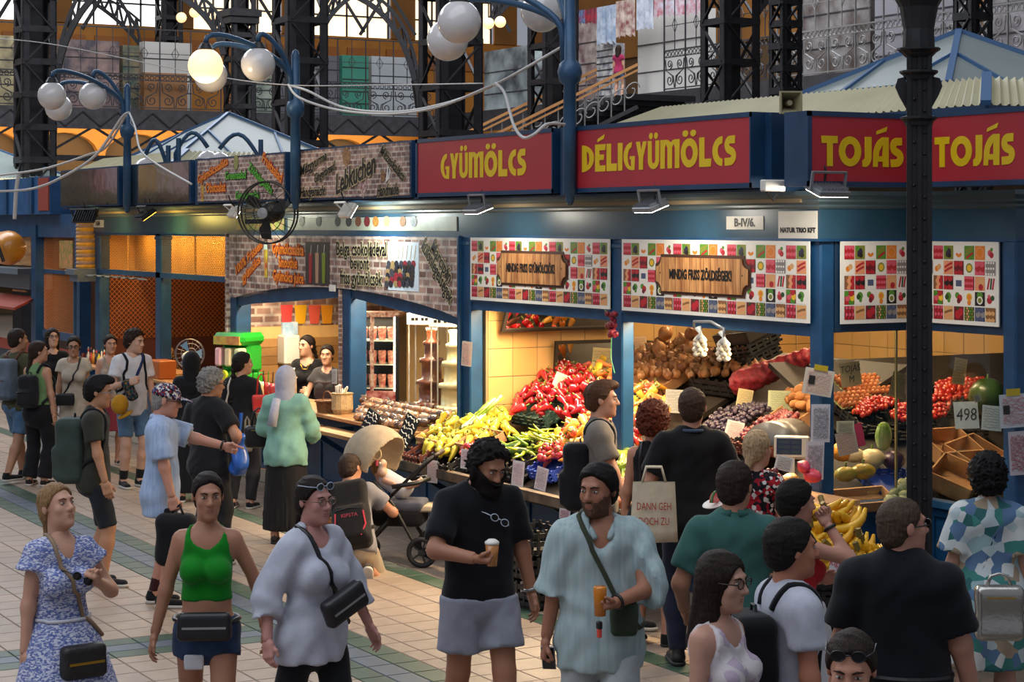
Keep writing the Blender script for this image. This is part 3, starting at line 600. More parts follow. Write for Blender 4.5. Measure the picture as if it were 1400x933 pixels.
# ================================================================= OTHER STALLS
WOOD = mat('pine_plank', '#b98a55', 0.55, col2='#8c5f34', vscale=4, stretch=(0.6, 6, 6))
WARMW = mat('warm_plaster', '#e0b776', 0.6, var=0.05)
GLOWM = mat('lamp_warm_tube', '#ffffff', 0.4, emit='#ffd9a0', estr=9)
def tube_lamp(label, x0, x1, y, z, energy, col=(1, 0.73, 0.43), tilt=0.0):
    e = world_empty(empty('strip_light', ((x0+x1)/2, y, z), label, 'lamp', 'strip lights under the stall ceilings'))
    MB().box(x0, x1, y-0.04, y+0.04, z+0.02, z+0.06).build('housing', WHITE, e)
    MB().tube([(x0+0.03, y, z), (x1-0.03, y, z)], 0.014, 8).build('tube', GLOWM, e)
    l = area_light('strip_light_glow', ((x0+x1)/2, y, z-0.02), x1-x0, energy, col, (tilt, 0, 0), 0.12); l.parent = e; l.matrix_parent_inverse = Matrix(e.matrix_basis).inverted()
for i, (xa, xb, yy, zz, en) in enumerate(((-4.9, -3.0, 0.20, 2.27, 105), (-2.4, -0.5, 0.20, 2.27, 90), (-4.4, -2.2, 1.9, 2.85, 62), (-1.5, -0.3, 1.5, 2.8, 30))):
    tube_lamp('warm strip light inside the fruit stall, ' + ('left bay', 'right bay', 'rear', 'corner window')[i], xa, xb, yy, zz, en, tilt=-.5 if i < 2 else 0)
# ---------------- dessert stall
ds = world_empty(empty('dessert_stall', (-8.3, 0, 0), 'blue dessert stall with wooden counter under the arched brick-print board', 'stall'))
for x in (-8.1, -11.42): post(ds, x, 0.0, 0.2, 0.2)
MB().box(-8.23, -8.2, -0.03, 0.0, 0.9, 2.32).build('brick_print_strip', BRK, ds)
MB().box(-5.43, -5.4, -0.06, 0.1, 0.9, 2.9).build('edge_strip', BLUE, ds)
MB().box(-11.55, -11.5, -0.05, 0.1, 0.9, 2.9).build('brick_print_strip', BRK, ds)
for a, b, s0, s1 in ((-11.3, -8.2, 0.0, 0.5), (-8.0, -5.42, 0.5, 1.0)):      # blue arched beam under the print
    pts = []; n = 12
    for i in range(n+1):
        t_ = s0+(s1-s0)*i/n; pts.append((a+(b-a)*i/n, 2.13+0.20*math.sin(PI*t_)**0.8+0.03))
    low = [(p[0], p[1]-0.13-0.05*abs(math.sin(2*PI*(s0+(s1-s0)*i/n)))) for i, p in enumerate(pts)]
    for i in range(n): MB().prism([low[i], low[i+1], pts[i+1], pts[i]], 0.02, 0.08).build('arch_beam', BLUE, ds)
MB().box(-11.4, -5.4, 0.06, 0.1, 2.3, 2.9).build('header_board', NAVY, ds)
panelled(ds, FACE_MAIN(-11.4, 0.0, 0), 5.98, 0.16, 0.84, 7)
plinth(ds, -11.5, -5.4, 0.005)
MB().box(-11.4, -5.42, -0.02, 0.10, 0.84, 0.90).build('rail', BLUE, ds)
for a, b, dd in ((-11.3, -9.4, .3), (-9.39, -7.95, .3), (-7.94, -5.9, .75)):
    MB().bbox(a, b, -0.34, dd, 0.98, 1.015, 0.004).build('counter_plank', WOOD, ds)
    MB().bbox(a+0.05, b-0.05, -0.56, -0.30, 0.86, 0.90, 0.004).build('bench_plank', WOOD, ds)
for x in (-10.6, -9.2, -7.9, -6.5): MB().bar((x, 0.0, 0.55), (x, -0.5, 0.86), 0.05).bar((x, -0.02, 0.86), (x, -0.54, 0.855), 0.04).build('bracket', BLUE, ds)
# rear wall: brick wallpaper above, boards below
wd = empty('wall_dessert', kind='structure')
MB().box(-11.55, -5.3, 2.2, 2.3, 0, 3.16).build('wall_core', WARMW, wd)
bwo = MB().box(0, 2.1, 0, .015, 1.76, 2.9).build('brick_wallpaper', brick_print('brick_wallpaper', 2.0), wd); bwo.location = (-11.455, .1, 0); bwo.rotation_euler = (0, 0, PI/2)
for j in range(8): MB().bbox(-11.465, -11.44, .1, 2.19, 0.75+j*0.108, 0.855+j*0.108, 0.004).build('wall_board', mat_obj_random('wall_board', ['#b48a55', '#a67a45', '#c59b66', '#8f6536'], 0.55, 0.3, 0.2, vscale=4), wd)
MB().box(-11.52, -11.46, 0.1, 2.2, 0, 3.16).build('side_board', WARMW, wd)
MB().box(-5.40, -5.31, 0.14, 2.2, 0, 3.16).build('side_board', WARMW, wd)
cups = (('red', 392, '#e04a4a'), ('yellow', 411, '#f0b21e'), ('coral', 430, '#e8604e'), ('amber', 447, '#f2a224'), ('orange', 487, '#f08a2a'))
for nm, px, c in cups:
    p = PXp(px, 430, -11.44) if px < 470 else PY(px, 430, 2.19); o = MB().lathe([(0.06, -0.115), (0.085, 0.115)], 14, Matrix.Translation(p) @ (Matrix.Diagonal((.06, 1, 1, 1)) if px < 470 else Matrix.Diagonal((1, .06, 1, 1)))).build('juice_cup_print', mat('juice_'+nm, c, 0.4), wd)
tube_lamp('warm strip light over the dessert counter, left of the post', -10.9, -8.6, 0.3, 2.45, 80, (1, 0.78, 0.52), -.3)
tube_lamp('warm strip light over the dessert counter, right of the post', -7.7, -5.7, 0.3, 2.45, 85, (1, 0.78, 0.52), -.3)
tag(MB().bbox(-11.45, -11.2, PXp(385, 470, -11.3).y, PXp(407, 470, -11.3).y, 1.30, 1.66, 0.02).build('towel_dispenser', WHITE), 'white paper towel dispenser on the rear wall of the dessert stall', 'dispenser')
p = PXp(397, 451, -11.4); tag(MB().box(-11.45, -11.40, p.y-.10, p.y+.10, p.z-0.06, p.z+0.09).build('small_screen', mat('screen_blue', '#7fb4d8', 0.3, col2='#d9e8f2', vscale=9, emit='#8fc0e0', estr=0.1)), 'small blue picture screen above the towel dispenser', 'screen')
# glass cold case
fx0 = -8.0
pc0 = PY(512, 550, 0.62); cc = empty('cold_case', (pc0.x, 0.62, 1.015), 'lit glass cold case of fruit cups on the dessert counter', 'display case'); cc.rotation_euler = (0, 0, math.radians(52))
W2 = .28
MB().box(-W2, W2, -.2, .2, 0, .17).build('base', mat('berry_print', '#8e1f26', 0.4, col2='#d9a8a0', vscale=14), cc)
MB().box(W2, W2+.04, -.2, .2, 0, 1.0).box(-W2, W2, .18, .2, .17, .98).build('dark_back', BLACKP, cc)
MB().box(-W2-.01, W2+.04, -.2, .2, .98, 1.03).build('top', mat('case_trim', '#c8b7a6', 0.4, col2='#7c2c28', vscale=30), cc)
for zz in (.19, .45, .71): MB().box(-W2, W2, -.18, .18, zz, zz+.012).build('shelf', mat('shelf_glass', '#e6efe9', 0.2), cc)
for xx in (-W2, W2-.02): MB().box(xx, xx+.018, -.2, -.18, .17, .98).build('light_strip', mat('led_white', '#fff', 0.4, emit='#ffe9c0', estr=6), cc)
MB().box(.0, .04, -.215, -.2, .17, .98).build('door_stile', MATS['case_trim'], cc)
MB().box(-W2, W2, -.204, -.2, .17, .98).build('pane', GLASS, cc)
l = area_light('case_light', (0, -.05, .95), .4, 5, (1, .85, .6), (0, 0, 0), .2); l.parent = cc
CUPR = mat('fruit_cup_red', '#b5222e', 0.35, col2='#e7b9a0', vscale=30)
cupme = MB().lathe([(0.035, 0), (0.048, 0.13), (0.04, 0.145)], 10).mesh('fruit_cup', CUPR)
ca_, sa_ = math.cos(cc.rotation_euler[2]), math.sin(cc.rotation_euler[2])
for zz in (.202, .462, .722):
    for k in range(5):
        lx, ly = -.21+k*.105, -.08; o = link('fruit_cup', cupme); o.location = (pc0.x+ca_*lx-sa_*ly, .62+sa_*lx+ca_*ly, 1.015+zz); tag(o, 'cup of cut red fruit on a shelf of the cold case', 'fruit cup', 'fruit cups in the cold case')
# chocolate fountains in acrylic boxes
CHOC = mat('milk_chocolate', '#7d4023', 0.25, coat=0.4); CREAMC = mat('white_chocolate', '#ead9a6', 0.25, coat=0.4)
ACR = MATS['stall_glass']
for lab, px, m in (('fountain of flowing milk chocolate in a clear box', 590, CHOC), ('fountain of flowing white chocolate in a clear box', 621, CREAMC)):
    p = PY(px, 560, 0.40); e = empty('chocolate_fountain', (p.x, 0.40, 1.015), lab, 'fountain', 'chocolate fountains'); e.rotation_euler = (0, 0, .9)
    prof = [(0.20, 0), (0.20, 0.06), (0.17, 0.07), (0.165, 0.10), (0.205, 0.155), (0.19, 0.185), (0.135, 0.19), (0.13, 0.36), (0.165, 0.37), (0.155, 0.41), (0.105, 0.42), (0.10, 0.58), (0.13, 0.59), (0.12, 0.63), (0.075, 0.64), (0.07, 0.76), (0.09, 0.77), (0.085, 0.80), (0.045, 0.82), (0.05, 0.9), (0.06, 0.94), (0.01, 0.95)]
    o = MB().lathe(prof, 20).build('tiers', m, None, True); o.parent = e
    b = MB(); w_ = 0.20
    for sx1, sy1 in ((-1, -1), (1, -1), (1, 1), (-1, 1)): b.box(sx1*w_-0.006, sx1*w_+0.006, sy1*w_*0.8-0.006, sy1*w_*0.8+0.006, 0, 0.98)
    b2_ = b.build('box_edges', mat('acrylic_edge', '#cfc8ba', 0.2)); b2_.parent = e
    o = MB().box(-w_, w_, -w_*0.8, -w_*0.8+0.004, 0, 0.98).build('pane', ACR); o.parent = e
    o = MB().box(-w_-0.02, w_+0.02, -w_*0.8-0.02, w_*0.8+0.02, 0.98, 1.09).build('lid', WHITE); o.parent = e
    l = area_light('fountain_fill_light', (0, -.05, .95), .25, 5, (1, .82, .55), (-.3, 0, 0), .2); l.parent = e  # added fill inside the box to brighten the chocolate, no lamp modelled
    for xx in (-.17, -.13, -.07, -.03): MB().box(xx, xx+.03, -w_*.8-.023, -w_*.8-.02, 1.02, 1.05).build('label_print', BLK, e)
# wicker baskets, paper sacks
def basket(label, px, py, y, w_, d, h, z=1.015):
    p = PY(px, py, y); m = MB().lathe([(w_*.42, 0), (w_*.5, h)], 12, Matrix.Translation((p.x, y, z)))
    e = world_empty(empty('basket', (p.x, y, z), label, 'basket')); m.build('body', mat('wicker', '#8a5a30', 0.7, col2='#5d3a1c', vscale=40, bump=0.5, bscale=90), e)
    MB().tube([(p.x+w_*.5*math.cos(a), y+w_*.5*math.sin(a), z+h) for a in [2*PI*i/14 for i in range(14)]], 0.012, 6, close=True).build('rim', MATS['wicker'], e)
    MB().tube([(p.x+w_*.48*math.cos(PI*i/8), y, z+h+0.1*math.sin(PI*i/8)) for i in range(9)], 0.008, 6).build('handle', MATS['wicker'], e)
basket('small round wicker basket at the left end of the sweets counter', 448, 560, -0.18, 0.26, 0.2, 0.12)
SACK = mat('burlap', '#c9ad80', 0.8, col2='#a88b5e', vscale=60, bump=0.4, bscale=120)
for k, (px, h) in enumerate(((468, .2), (392, .26))):
    p = PY(px, 560, -0.12); e = world_empty(empty('burlap_sack', (p.x, -0.12, 1.015), ('burlap sack of wrapped straws beside the wicker basket', 'burlap sack of straws in front of the vendor')[k], 'sack'))
    MB().lathe([(0.09, 0), (0.115, 0.05), (0.11, h), (0.12, h+0.02)], 12, Matrix.Translation((p.x, -0.12, 1.015))).build('sack', SACK, e)
    for q in range(9): MB().tube([(p.x+random.uniform(-.06, .06), -0.12+random.uniform(-.06, .06), 1.015+h*.5), (p.x+random.uniform(-.11, .11), -0.12+random.uniform(-.08, .08), 1.015+h+random.uniform(.06, .14))], 0.010, 5).build('wrapped_straw', WHITE, e)
# packaged sweets heaped on the counter
PK = mat_obj_random('packed_sweets', ['#7a4a2c', '#4c3426', '#a8764a', '#c9a27a', '#2a2422', '#8f5a36', '#b0825a'], 0.22, 0.6, 0.35, 0.6, vscale=18)
WRAP = mat('clear_wrap', '#a8998a', 0.12)
pkm = []
for k in range(3):
    m = MB(); m.sphere((0, 0, 0.035), 0.06, 10, 6, (1.0, 0.85, 0.62)); 
    if k != 1: m.m = 1; m.add([(-.02, 0, .06), (.02, 0, .06), (.035, .01, .095), (0, -.01, .08), (-.035, .01, .09)], [(0, 1, 2, 3, 4)])
    else: m.m = 1; m.box(-.03, .025, -.053, -.049, .02, .05)
    pkm.append(m.mesh('sweet_pack', [PK, WRAP], True))
n = 0; rs = random.Random(5)
for row in range(5):
    for k in range(22):
        px = 492+k*7.0+rs.uniform(-3, 3)+row*3; y = -0.26+row*0.12
        p = PY(px, 560, y)
        if p.x > -5.95 or p.x < -9.3: continue
        o = link('sweet_pack', pkm[rs.randrange(3)]); o.location = (p.x, y+rs.uniform(-.02, .02), 1.015+0.035*row*(row < 4)); o.rotation_euler = (rs.uniform(-.3, .3), rs.uniform(-.2, .2), rs.uniform(0, 6)); o.scale = (1.15, 1.15, 1.15)
        tag(o, 'clear-wrapped chocolate sweet in the heap on the dessert counter', 'sweet', 'wrapped sweets on the dessert counter')
def chalk_tag(label, px, py, y, z, tilt=-0.25, lines=('1500', 'Ft')):
    p = PY(px, py, y); e = empty('chalk_tag', (p.x, y, p.z), label, 'price tag'); e.rotation_euler = (tilt, 0.35, 0.2)
    MB().bbox(-0.10, 0.10, 0, 0.012, -0.17, 0.17, 0.003).build('board', BLACKP, e)
    rr = random.Random(int(px)); k = MB()
    for i in range(6): k.tube([(-.08+.16*j/9, -.002, .14-.055*i+rr.uniform(-.02, .02)) for j in range(10)], .005, 4)
    k.build('chalk_writing', WHITE, e)
chalk_tag('black chalk price tag leaning at the sweets, behind the stroller hood', 503, 584, -0.38, 1.0, lines=('1990', 'Ft'))
chalk_tag('black chalk price tag leaning at the sweets, nearest the yellow peppers', 556, 591, -0.38, 1.0, lines=('1890', 'Ft'))
# green slush machine
p = PY(322, 520, -0.05); sm = empty('slush_machine', (p.x, -0.05, 1.015), 'bright green slush drink machine on the counter', 'drink machine'); sm.rotation_euler = (0, 0, 0.5)
GR = mat('slush_green', '#1fa02c', 0.25, coat=0.5)
MB().bbox(-0.24, 0.24, -0.2, 0.25, 0, 0.22, 0.02).build('base', GR, sm)
MB().bbox(-0.22, 0.22, -0.02, 0.26, 0.22, 0.56, 0.04).build('tank', mat('tank_green', '#2fae3a', 0.2, trans=0.2), sm)
MB().bbox(-0.25, 0.25, -0.16, 0.28, 0.55, 0.70, 0.05).build('lid', GR, sm)
MB().box(-0.2, 0.2, -0.17, -0.05, 0.56, 0.66).build('fruit_label', mat('fruit_label', '#d8d05a', 0.4, col2='#b5344a', vscale=8), sm)
for k, c in enumerate(('#d8345a', '#c9d23a', '#5fae2c')):
    MB().lathe([(0.001, -0.02), (0.06, -0.02), (0.06, 0.02), (0.001, 0.02)], 14, LT(-0.15+k*0.15, -0.22, 0.2, 0, PI/2)).build('tap_badge', mat('badge'+c, c, 0.35, var=0.3, vscale=40), sm)
    MB().bbox(-0.2+k*0.15, -0.1+k*0.15, -0.16, -0.02, 0.3, 0.52, 0.02).build('slush_bowl', mat('slush'+c, ('#e7b7c0', '#e8d9b0', '#cfe0b0')[k], 0.2), sm)
# row of filled drinks
for k, (px, c) in enumerate(((345, '#f0a43a'), (352, '#d8e0a0'), (359, '#e8d6a0'), (366, '#c23a3a'), (372, '#c23a3a'), (378, '#d84a4a'))):
    p = PY(px, 520, -0.15); e = empty('drink_cup', (p.x, -0.15, 1.015), 'clear drink cup with straw on the dessert counter', 'cup', 'drink cups on the dessert counter')
    MB().lathe([(0.035, 0), (0.048, 0.15), (0.03, 0.19)], 10).build('cup', mat('drink'+c, c, 0.15, coat=0.5), e, True)
    MB().tube([(0, 0, 0.1), (0.03, 0, 0.32)], 0.006, 5).build('straw', (BLACKP, GR)[k % 2], e)
# ---------------- langos stall with wire-mesh windows
ls = world_empty(empty('mesh_window_stall', (-14.2, 0, 0), 'blue food stall with amber-lit wire mesh windows', 'stall'))
for x in (-14.18, -16.86): post(ls, x, 0.0, 0.2, 0.16)
MB().box(-11.62, -11.5, 0, 0.1, 0.9, 2.9).build('edge_post', BLUE, ls)
MB().box(-16.8, -11.6, 0.0, 0.06, 2.30, 2.37).box(-16.8, -11.6, 0.0, 0.06, 2.86, 2.9).build('transom', BLUE, ls)
WIREM = mat('mesh_wire', '#3a3128', 0.5, 0.5)
def wire_panel(parent, M, w, h, sp=0.045, r=0.0035, m=None):
    b = MB(M); n = int((w+h)/sp)
    for i in range(n):
        c = i*sp
        a0 = (c, 0) if c <= w else (w, c-w); a1 = (c-h, h) if c >= h else (0, c)
        b.bar((a0[0], 0, a0[1]), (a1[0], 0, a1[1]), r); b.bar((w-a0[0], 0.004, a0[1]), (w-a1[0], 0.004, a1[1]), r)
    return tag(b.build('wire_mesh', m or WIREM, parent), kind='stuff')
for xa, xb in ((-16.76, -14.28), (-14.08, -11.6)):
    wire_panel(ls, Matrix.Translation((xa, 0.03, 2.37)), xb-xa, 0.49)
    MB().box((xa+xb)/2-0.012, (xa+xb)/2+0.012, 0.02, 0.05, 2.37, 2.86).build('mullion', mat('ochre_bar', '#c08a3a', 0.5), ls)
MB().box(-16.8, -11.5, 0.55, 0.6, 2.30, 2.88).build('upper_back', mat('amber_board', '#d79a3e', 0.6, var=0.15, vscale=2), ls)
panelled(ls, FACE_MAIN(-16.8, 0.0, 0), 5.2, 0.16, 0.84, 6); plinth(ls, -16.9, -11.5, 0.005)
for a, b in ((-16.7, -14.3), (-14.05, -11.6)): MB().bbox(a, b, -0.28, 0.6, 0.96, 1.0, 0.004).build('counter', WOOD, ls)
MB().box(-16.9, -11.5, 2.4, 2.5, 0, 3.16).build('rear_wall', mat('dark_red_wall', '#4a2018', 0.6, var=0.2), ls)
MB().box(-16.9, -11.5, 2.3, 2.4, 1.15, 1.35).build('rear_rail', BLUE, ls)
wire_panel(ls, Matrix.Translation((-16.8, 2.2, 1.35)), 5.2, 1.2, 0.07, 0.006, mat('orange_wire', '#a8642a', 0.5))
MB().box(-12.75, -12.72, 2.15, 2.19, 1.3, 2.8).build('mullion', mat('orange_bar', '#d07a28', 0.5), ls)
MB().box(-15.3, -14.9, 1.9, 2.1, 0.9, 2.6).build('door_jamb', mat('olive_paint', '#4c5238', 0.5), ls)
MB().box(-16.86, -16.8, .1, 2.4, 2.3, 2.9).build('end_board', MATS['amber_board'], ls); MB().box(-16.86, -16.8, .1, 2.4, 0, 2.3).build('end_wall', MATS['dark_red_wall'], ls)
wire_panel(ls, Matrix.Translation((-16.77, .15, 1.35)) @ Matrix.Rotation(PI/2, 4, 'Z'), 2.2, .95, .07, .006, MATS['orange_wire'])
MB().box(-11.62, -11.57, .7, 2.4, 0, 3.1).build('end_wall', MATS['dark_red_wall'], ls)
tube_lamp('amber strip light behind the upper mesh windows', -16.4, -12.0, 0.32, 2.92, 42, (1, 0.62, 0.22))
tube_lamp('amber strip light above the mesh stall counter', -16.4, -12.0, 1.0, 2.8, 24, (1, 0.6, 0.28))
# folded grey slats hanging under the transom
for k in range(7):
    p = PY(128+k*11, 380, -0.12); MB().box(p.x-0.26, p.x+0.26, -0.16, -0.13, 2.268, 2.28).box(p.x-.26, p.x-.25, -0.15, 0.0, 2.275, 2.285).build('hanging_slat', mat('grey_slat', '#8e99a2', 0.5), ls)
# giant chimney cake
pc = PXp(119, 375, -17.1); ce = world_empty(empty('giant_chimney_cake', (pc.x, pc.y, 2.35), 'giant yellow and brown chimney cake roll on a grey bracket', 'display'))
prof = []
for i in range(15):
    z = 2.37+i*0.054; prof += [(0.15, z), (0.165, z+0.027)]
m = MB()
for i in range(len(prof)-1): m.m = (i//2) % 2; m.lathe([prof[i], prof[i+1]], 18, Matrix.Translation((pc.x, pc.y, 0)), cap=False)
m.build('roll', [mat('cake_yellow', '#d99a2a', 0.6, var=0.2, vscale=12), mat('cake_brown', '#a58672', 0.8, bump=0.5, bscale=60, var=0.3, vscale=50)], ce, True)
MB().lathe([(0.001, 3.13), (0.15, 3.13), (0.12, 3.17), (0.001, 3.17)], 18, Matrix.Translation((pc.x, pc.y, 0))).build('top', MATS['cake_yellow'], ce)
MB().box(pc.x-0.25, pc.x+0.2, pc.y-0.25, pc.y+0.6, 2.28, 2.36).box(pc.x-0.2, pc.x+0.2, pc.y-0.2, pc.y+0.5, 2.18, 2.28).build('bracket', mat('grey_ledge', '#5b6670', 0.5), ce)
MB().box(pc.x-0.1, pc.x, pc.y-0.15, pc.y+0.4, 1.0, 2.2).build('glass_cabinet', GLASS, ce); MB().box(pc.x-0.12, pc.x-0.08, pc.y-0.17, pc.y-0.13, 1.0, 2.2).box(pc.x-0.12, pc.x+0.02, pc.y-0.17, pc.y+0.42, 0, 1.0).build('cabinet_post', BLUE, ce)
# ---------------- far kiosk on the left
fk = world_empty(empty('far_kiosk', (-23, 0.3, 0), 'dim blue kiosk with mesh window and red counter at far left', 'stall'))
Y0 = 0.6
def fxy(px): return PY(px, 300, Y0).x
MB().box(fxy(-40), fxy(85), Y0-0.2, Y0+3, 3.18, 3.80).build('fascia', mat('bright_blue', '#1d4c7a', 0.45, var=0.15), fk)
MB().box(fxy(70), fxy(84), Y0-0.22, Y0-0.2, 3.24, 3.78).build('red_panel', mat('brick_red', '#8e3a2a', 0.5), fk)
for px in (25, 60): MB().box(fxy(px)-0.1, fxy(px)+0.1, Y0-0.24, Y0-0.2, 3.2, 3.8).build('pilaster', BLUE, fk)
MB().box(fxy(-40), fxy(118), Y0-0.05, Y0+0.1, 2.80, 3.18).build('frieze', BLUE, fk)
for px in (-35, 52, 112): MB().box(fxy(px)-0.14, fxy(px)+0.14, Y0-0.08, Y0+0.1, 0, 3.0).build('post', BLUE, fk)
MB().box(fxy(-40), fxy(118), Y0, Y0+0.1, 0, 0.95).build('base', NAVY, fk)
MB().box(fxy(-40), fxy(118), Y0-0.05, Y0-0.01, 0.80, 0.98).build('red_rail', mat('kiosk_red', '#9a3524', 0.5), fk)
MB().box(fxy(60), fxy(106), Y0-0.02, Y0+0.05, 2.2, 2.26).box(fxy(60), fxy(106), Y0-0.02, Y0+0.05, 1.12, 1.25).build('transom', BLUE, fk)
wire_panel(fk, Matrix.Translation((fxy(60), Y0, 1.25)), fxy(106)-fxy(60), 1.55, 0.06, 0.005, MATS['orange_wire'])
MB().box(fxy(-40), fxy(118), Y0+1.6, Y0+1.7, 0, 3.1).build('rear_wall', mat('brown_wall', '#3a2418', 0.7, col2='#6a4018', vscale=1.2), fk)
MB().box(fxy(0), fxy(48), Y0-0.3, Y0+0.3, 2.16, 2.26).box(fxy(0), fxy(48), Y0-0.1, Y0+0.3, 1.9, 2.16).build('grey_ledge', MATS['grey_ledge'], fk)
q = MB(); q.add([(fxy(-40), Y0-0.5, 1.62), (fxy(60), Y0-0.5, 1.62), (fxy(50), Y0, 1.78), (fxy(-40), Y0, 1.78), (fxy(-40), Y0-0.5, 1.58), (fxy(60), Y0-0.5, 1.58), (fxy(50), Y0, 1.74), (fxy(-40), Y0, 1.74)], [(0,1,2,3),(7,6,5,4),(0,4,5,1),(1,5,6,2)]); q.build('awning', mat('awning_red', '#8c3a26', 0.5), fk)
for k in range(6): MB().tube([(fxy(22), Y0-0.05, 1.86+k*0.065), (fxy(40), Y0-0.05, 1.86+k*0.065)], 0.02, 8).build('wooden_roll', WOOD, fk)
MB().box(fxy(86), fxy(104), Y0-0.06, Y0-0.04, 2.3, 2.75).build('menu_board', mat('menu', '#d0895a', 0.5, col2='#6f7d38', vscale=12), fk)
MB().box(fxy(0), fxy(42), Y0+0.0, Y0+0.05, 2.3, 2.8).build('wood_panel', WOOD, fk)
l = area_light('far_kiosk_lamp', ((fxy(20)+fxy(100))/2, Y0+0.8, 2.75), 2.5, 40, (1, 0.6, 0.28), (0, 0, 0), 0.3); l.parent = fk; l.matrix_parent_inverse = Matrix(fk.matrix_basis).inverted()
pm = PY(14, 318, Y0-0.6); me_ = world_empty(empty('caramel_drum', (pm.x, pm.y, 2.26), 'large amber drum with black frame on the far kiosk ledge', 'drum'))
MB().lathe([(0.001, -0.4), (0.2, -0.4), (0.28, -0.15), (0.29, 0.1), (0.24, 0.3), (0.14, 0.4), (0.001, 0.4)], 18, Matrix.Translation((pm.x-.2, pm.y, 2.62)) @ Matrix.Rotation(PI/2, 4, 'Y')).build('drum', mat('amber_drum', '#c8811e', 0.35, coat=0.4), me_, True)
MB().tube([(pm.x-0.6, pm.y-0.4, 2.26), (pm.x-.1, pm.y-0.45, 2.8), (pm.x+0.25, pm.y-0.4, 3.05), (pm.x+0.35, pm.y-0.2, 2.4)], 0.03, 8).build('frame', BLACKP, me_)
# ================================================================= ROOFS, COLUMN, LAMPS
ROOFP = mat('pale_roof_sheet', '#7f8884', 0.4, var=0.08, vscale=2); RIBB = mat('roof_blue_bar', '#41638a', 0.45)
def pavilion(label, ex1, ey0, bx0, bx1, by0, by1, zt, ex0):
    e = world_empty(empty('pavilion_roof', ((bx0+bx1)/2, (by0+by1)/2, 3.75), label, 'roof', 'pavilion roofs above the stalls'))
    ze, zk = 3.80, 4.03; ky = ey0+0.42; kx = ex1-0.45
    def corr(a0, a1, b0, b1, n, nm):     # corrugated skirt: a = eave edge, b = upper edge
        vs = []; fs = []; a0, a1, b0, b1 = map(Vector, (a0, a1, b0, b1)); up = (a1-a0).cross(b0-a0).normalized(); up = up if up.z > 0 else -up
        for i in range(n*2+1):
            t_ = i/(n*2); h = up*(0.03 if i % 2 else 0.0)
            vs += [tuple(a0.lerp(a1, t_)+h), tuple(b0.lerp(b1, t_)+h)]
        for i in range(n*2): fs.append((2*i, 2*i+2, 2*i+3, 2*i+1))
        return MB().add(vs, fs).build(nm, CREAM, e)
    corr((ex0, ey0, ze), (ex1, ey0, ze), (ex0+0.6, ky, zk), (kx, ky, zk), 62, 'corrugated_skirt')
    corr((ex1, ey0, ze), (ex1, ey0+4.5, ze), (kx, ky, zk), (kx, ey0+4.5, zk), 56, 'corrugated_skirt')
    MB().bar((ex1, ey0, ze+0.02), (kx, ky, zk+0.03), 0.07, 0.05).build('hip_cap', RIBB, e)
    MB().box(ex0, ex1+0.02, ey0-0.03, ey0, ze-0.06, ze+0.01).box(ex1, ex1+0.03, ey0, ey0+4.5, ze-0.06, ze+0.01).build('gutter', FRAMEB, e)
    MB().box(ex0+0.6, kx, ky, ey0+4.5, zk-0.03, zk-0.01).build('deck', CREAM, e)
    ap = Vector(((bx0+bx1)/2, (by0+by1)/2, zt)); c = [Vector(p) for p in ((bx0, by0, zk), (bx1, by0, zk), (bx1, by1, zk), (bx0, by1, zk))]
    for i in range(4):
        a, b = c[i], c[(i+1) % 4]; n = 3
        for k in range(n):
            p0, p1 = a.lerp(b, k/n), a.lerp(b, (k+1)/n)
            def up(p):                  # point on the hips above p
                return p.lerp(ap, 0)
            MB().add([tuple(p0), tuple(p1), tuple(ap)], [(0, 1, 2)]).build('roof_sheet', ROOFP, e)
        MB().bar(a+Vector((0, 0, .01)), ap+Vector((0, 0, .01)), 0.05, 0.035).build('hip_bar', RIBB, e)
        MB().bar(a, b, 0.05, 0.05).build('base_bar', RIBB, e)
        for k in (1, 2):
            m_ = a.lerp(b, k/3); h = (a if k == 1 else b).lerp(ap, 0.56); MB().bar(m_+Vector((0, 0, .012)), h+Vector((0, 0, .012)), 0.032, 0.025).build('glazing_bar', RIBB, e)
    return e
pavilion('pale hipped pavilion roof with corrugated cream skirt above the TOJÁS signs', 1.0, 0.62, -1.76, 0.084, 1.1, 2.95, 4.53, -4.2)
pavilion('pale hipped pavilion roof with blue bars above the brick-print boards', -15.0, 0.45, -18.4, -16.0, .95, 3.35, 4.70, -19.9)
pavilion('small pale hipped roof beside the leftmost iron pier', -32.0, 1.2, -36.4, -33.2, 1.8, 4.6, 4.75, -38)
# riveted cast iron column
pcx = P(1256, 700, 12.4); cl = world_empty(empty('iron_column', (pcx.x, pcx.y, 0), 'slim black riveted iron column with moulded collars in front of the corner', 'column'))
Mc = Matrix.Translation((pcx.x, pcx.y, 0)) @ Matrix.Rotation(math.atan2(CA, SA)-0.12, 4, 'Z')
b = MB(Mc); b.bbox(-0.072, 0.072, -0.05, 0.05, 0, 5.2, 0.008).box(-0.012, 0.012, -0.066, -0.05, 0, 5.2).box(-0.078, -0.05, -0.06, -0.045, 0, 5.2).box(0.05, 0.078, -0.06, -0.045, 0, 5.2); b.build('shaft', IRON, cl)
riv = MB().sphere((0, 0, 0), 0.011, 8, 5).mesh('rivet', IRON, True)
for k in range(34):
    for s in (-1, 1):
        o = link('rivet', riv, cl); o.location = Mc @ Vector((s*0.032, -0.052, 0.55+k*0.135+(0.06 if s > 0 else 0)))
def zc(py): return 3-(py-HZ)/F*12.4
for py, r in ((66, .135), (97, .12), (160, .115)):
    z = zc(py); MB(Mc).lathe([(0.085, z-0.055), (r*.8, z-0.03), (r, z-0.012), (r, z), (0.08, z+0.008)], 12).build('collar', IRON, cl)
MB(Mc).lathe([(0.10, zc(66)), (0.095, zc(40)), (0.12, zc(10)), (0.2, zc(-20))], 12).build('capital', IRON, cl)
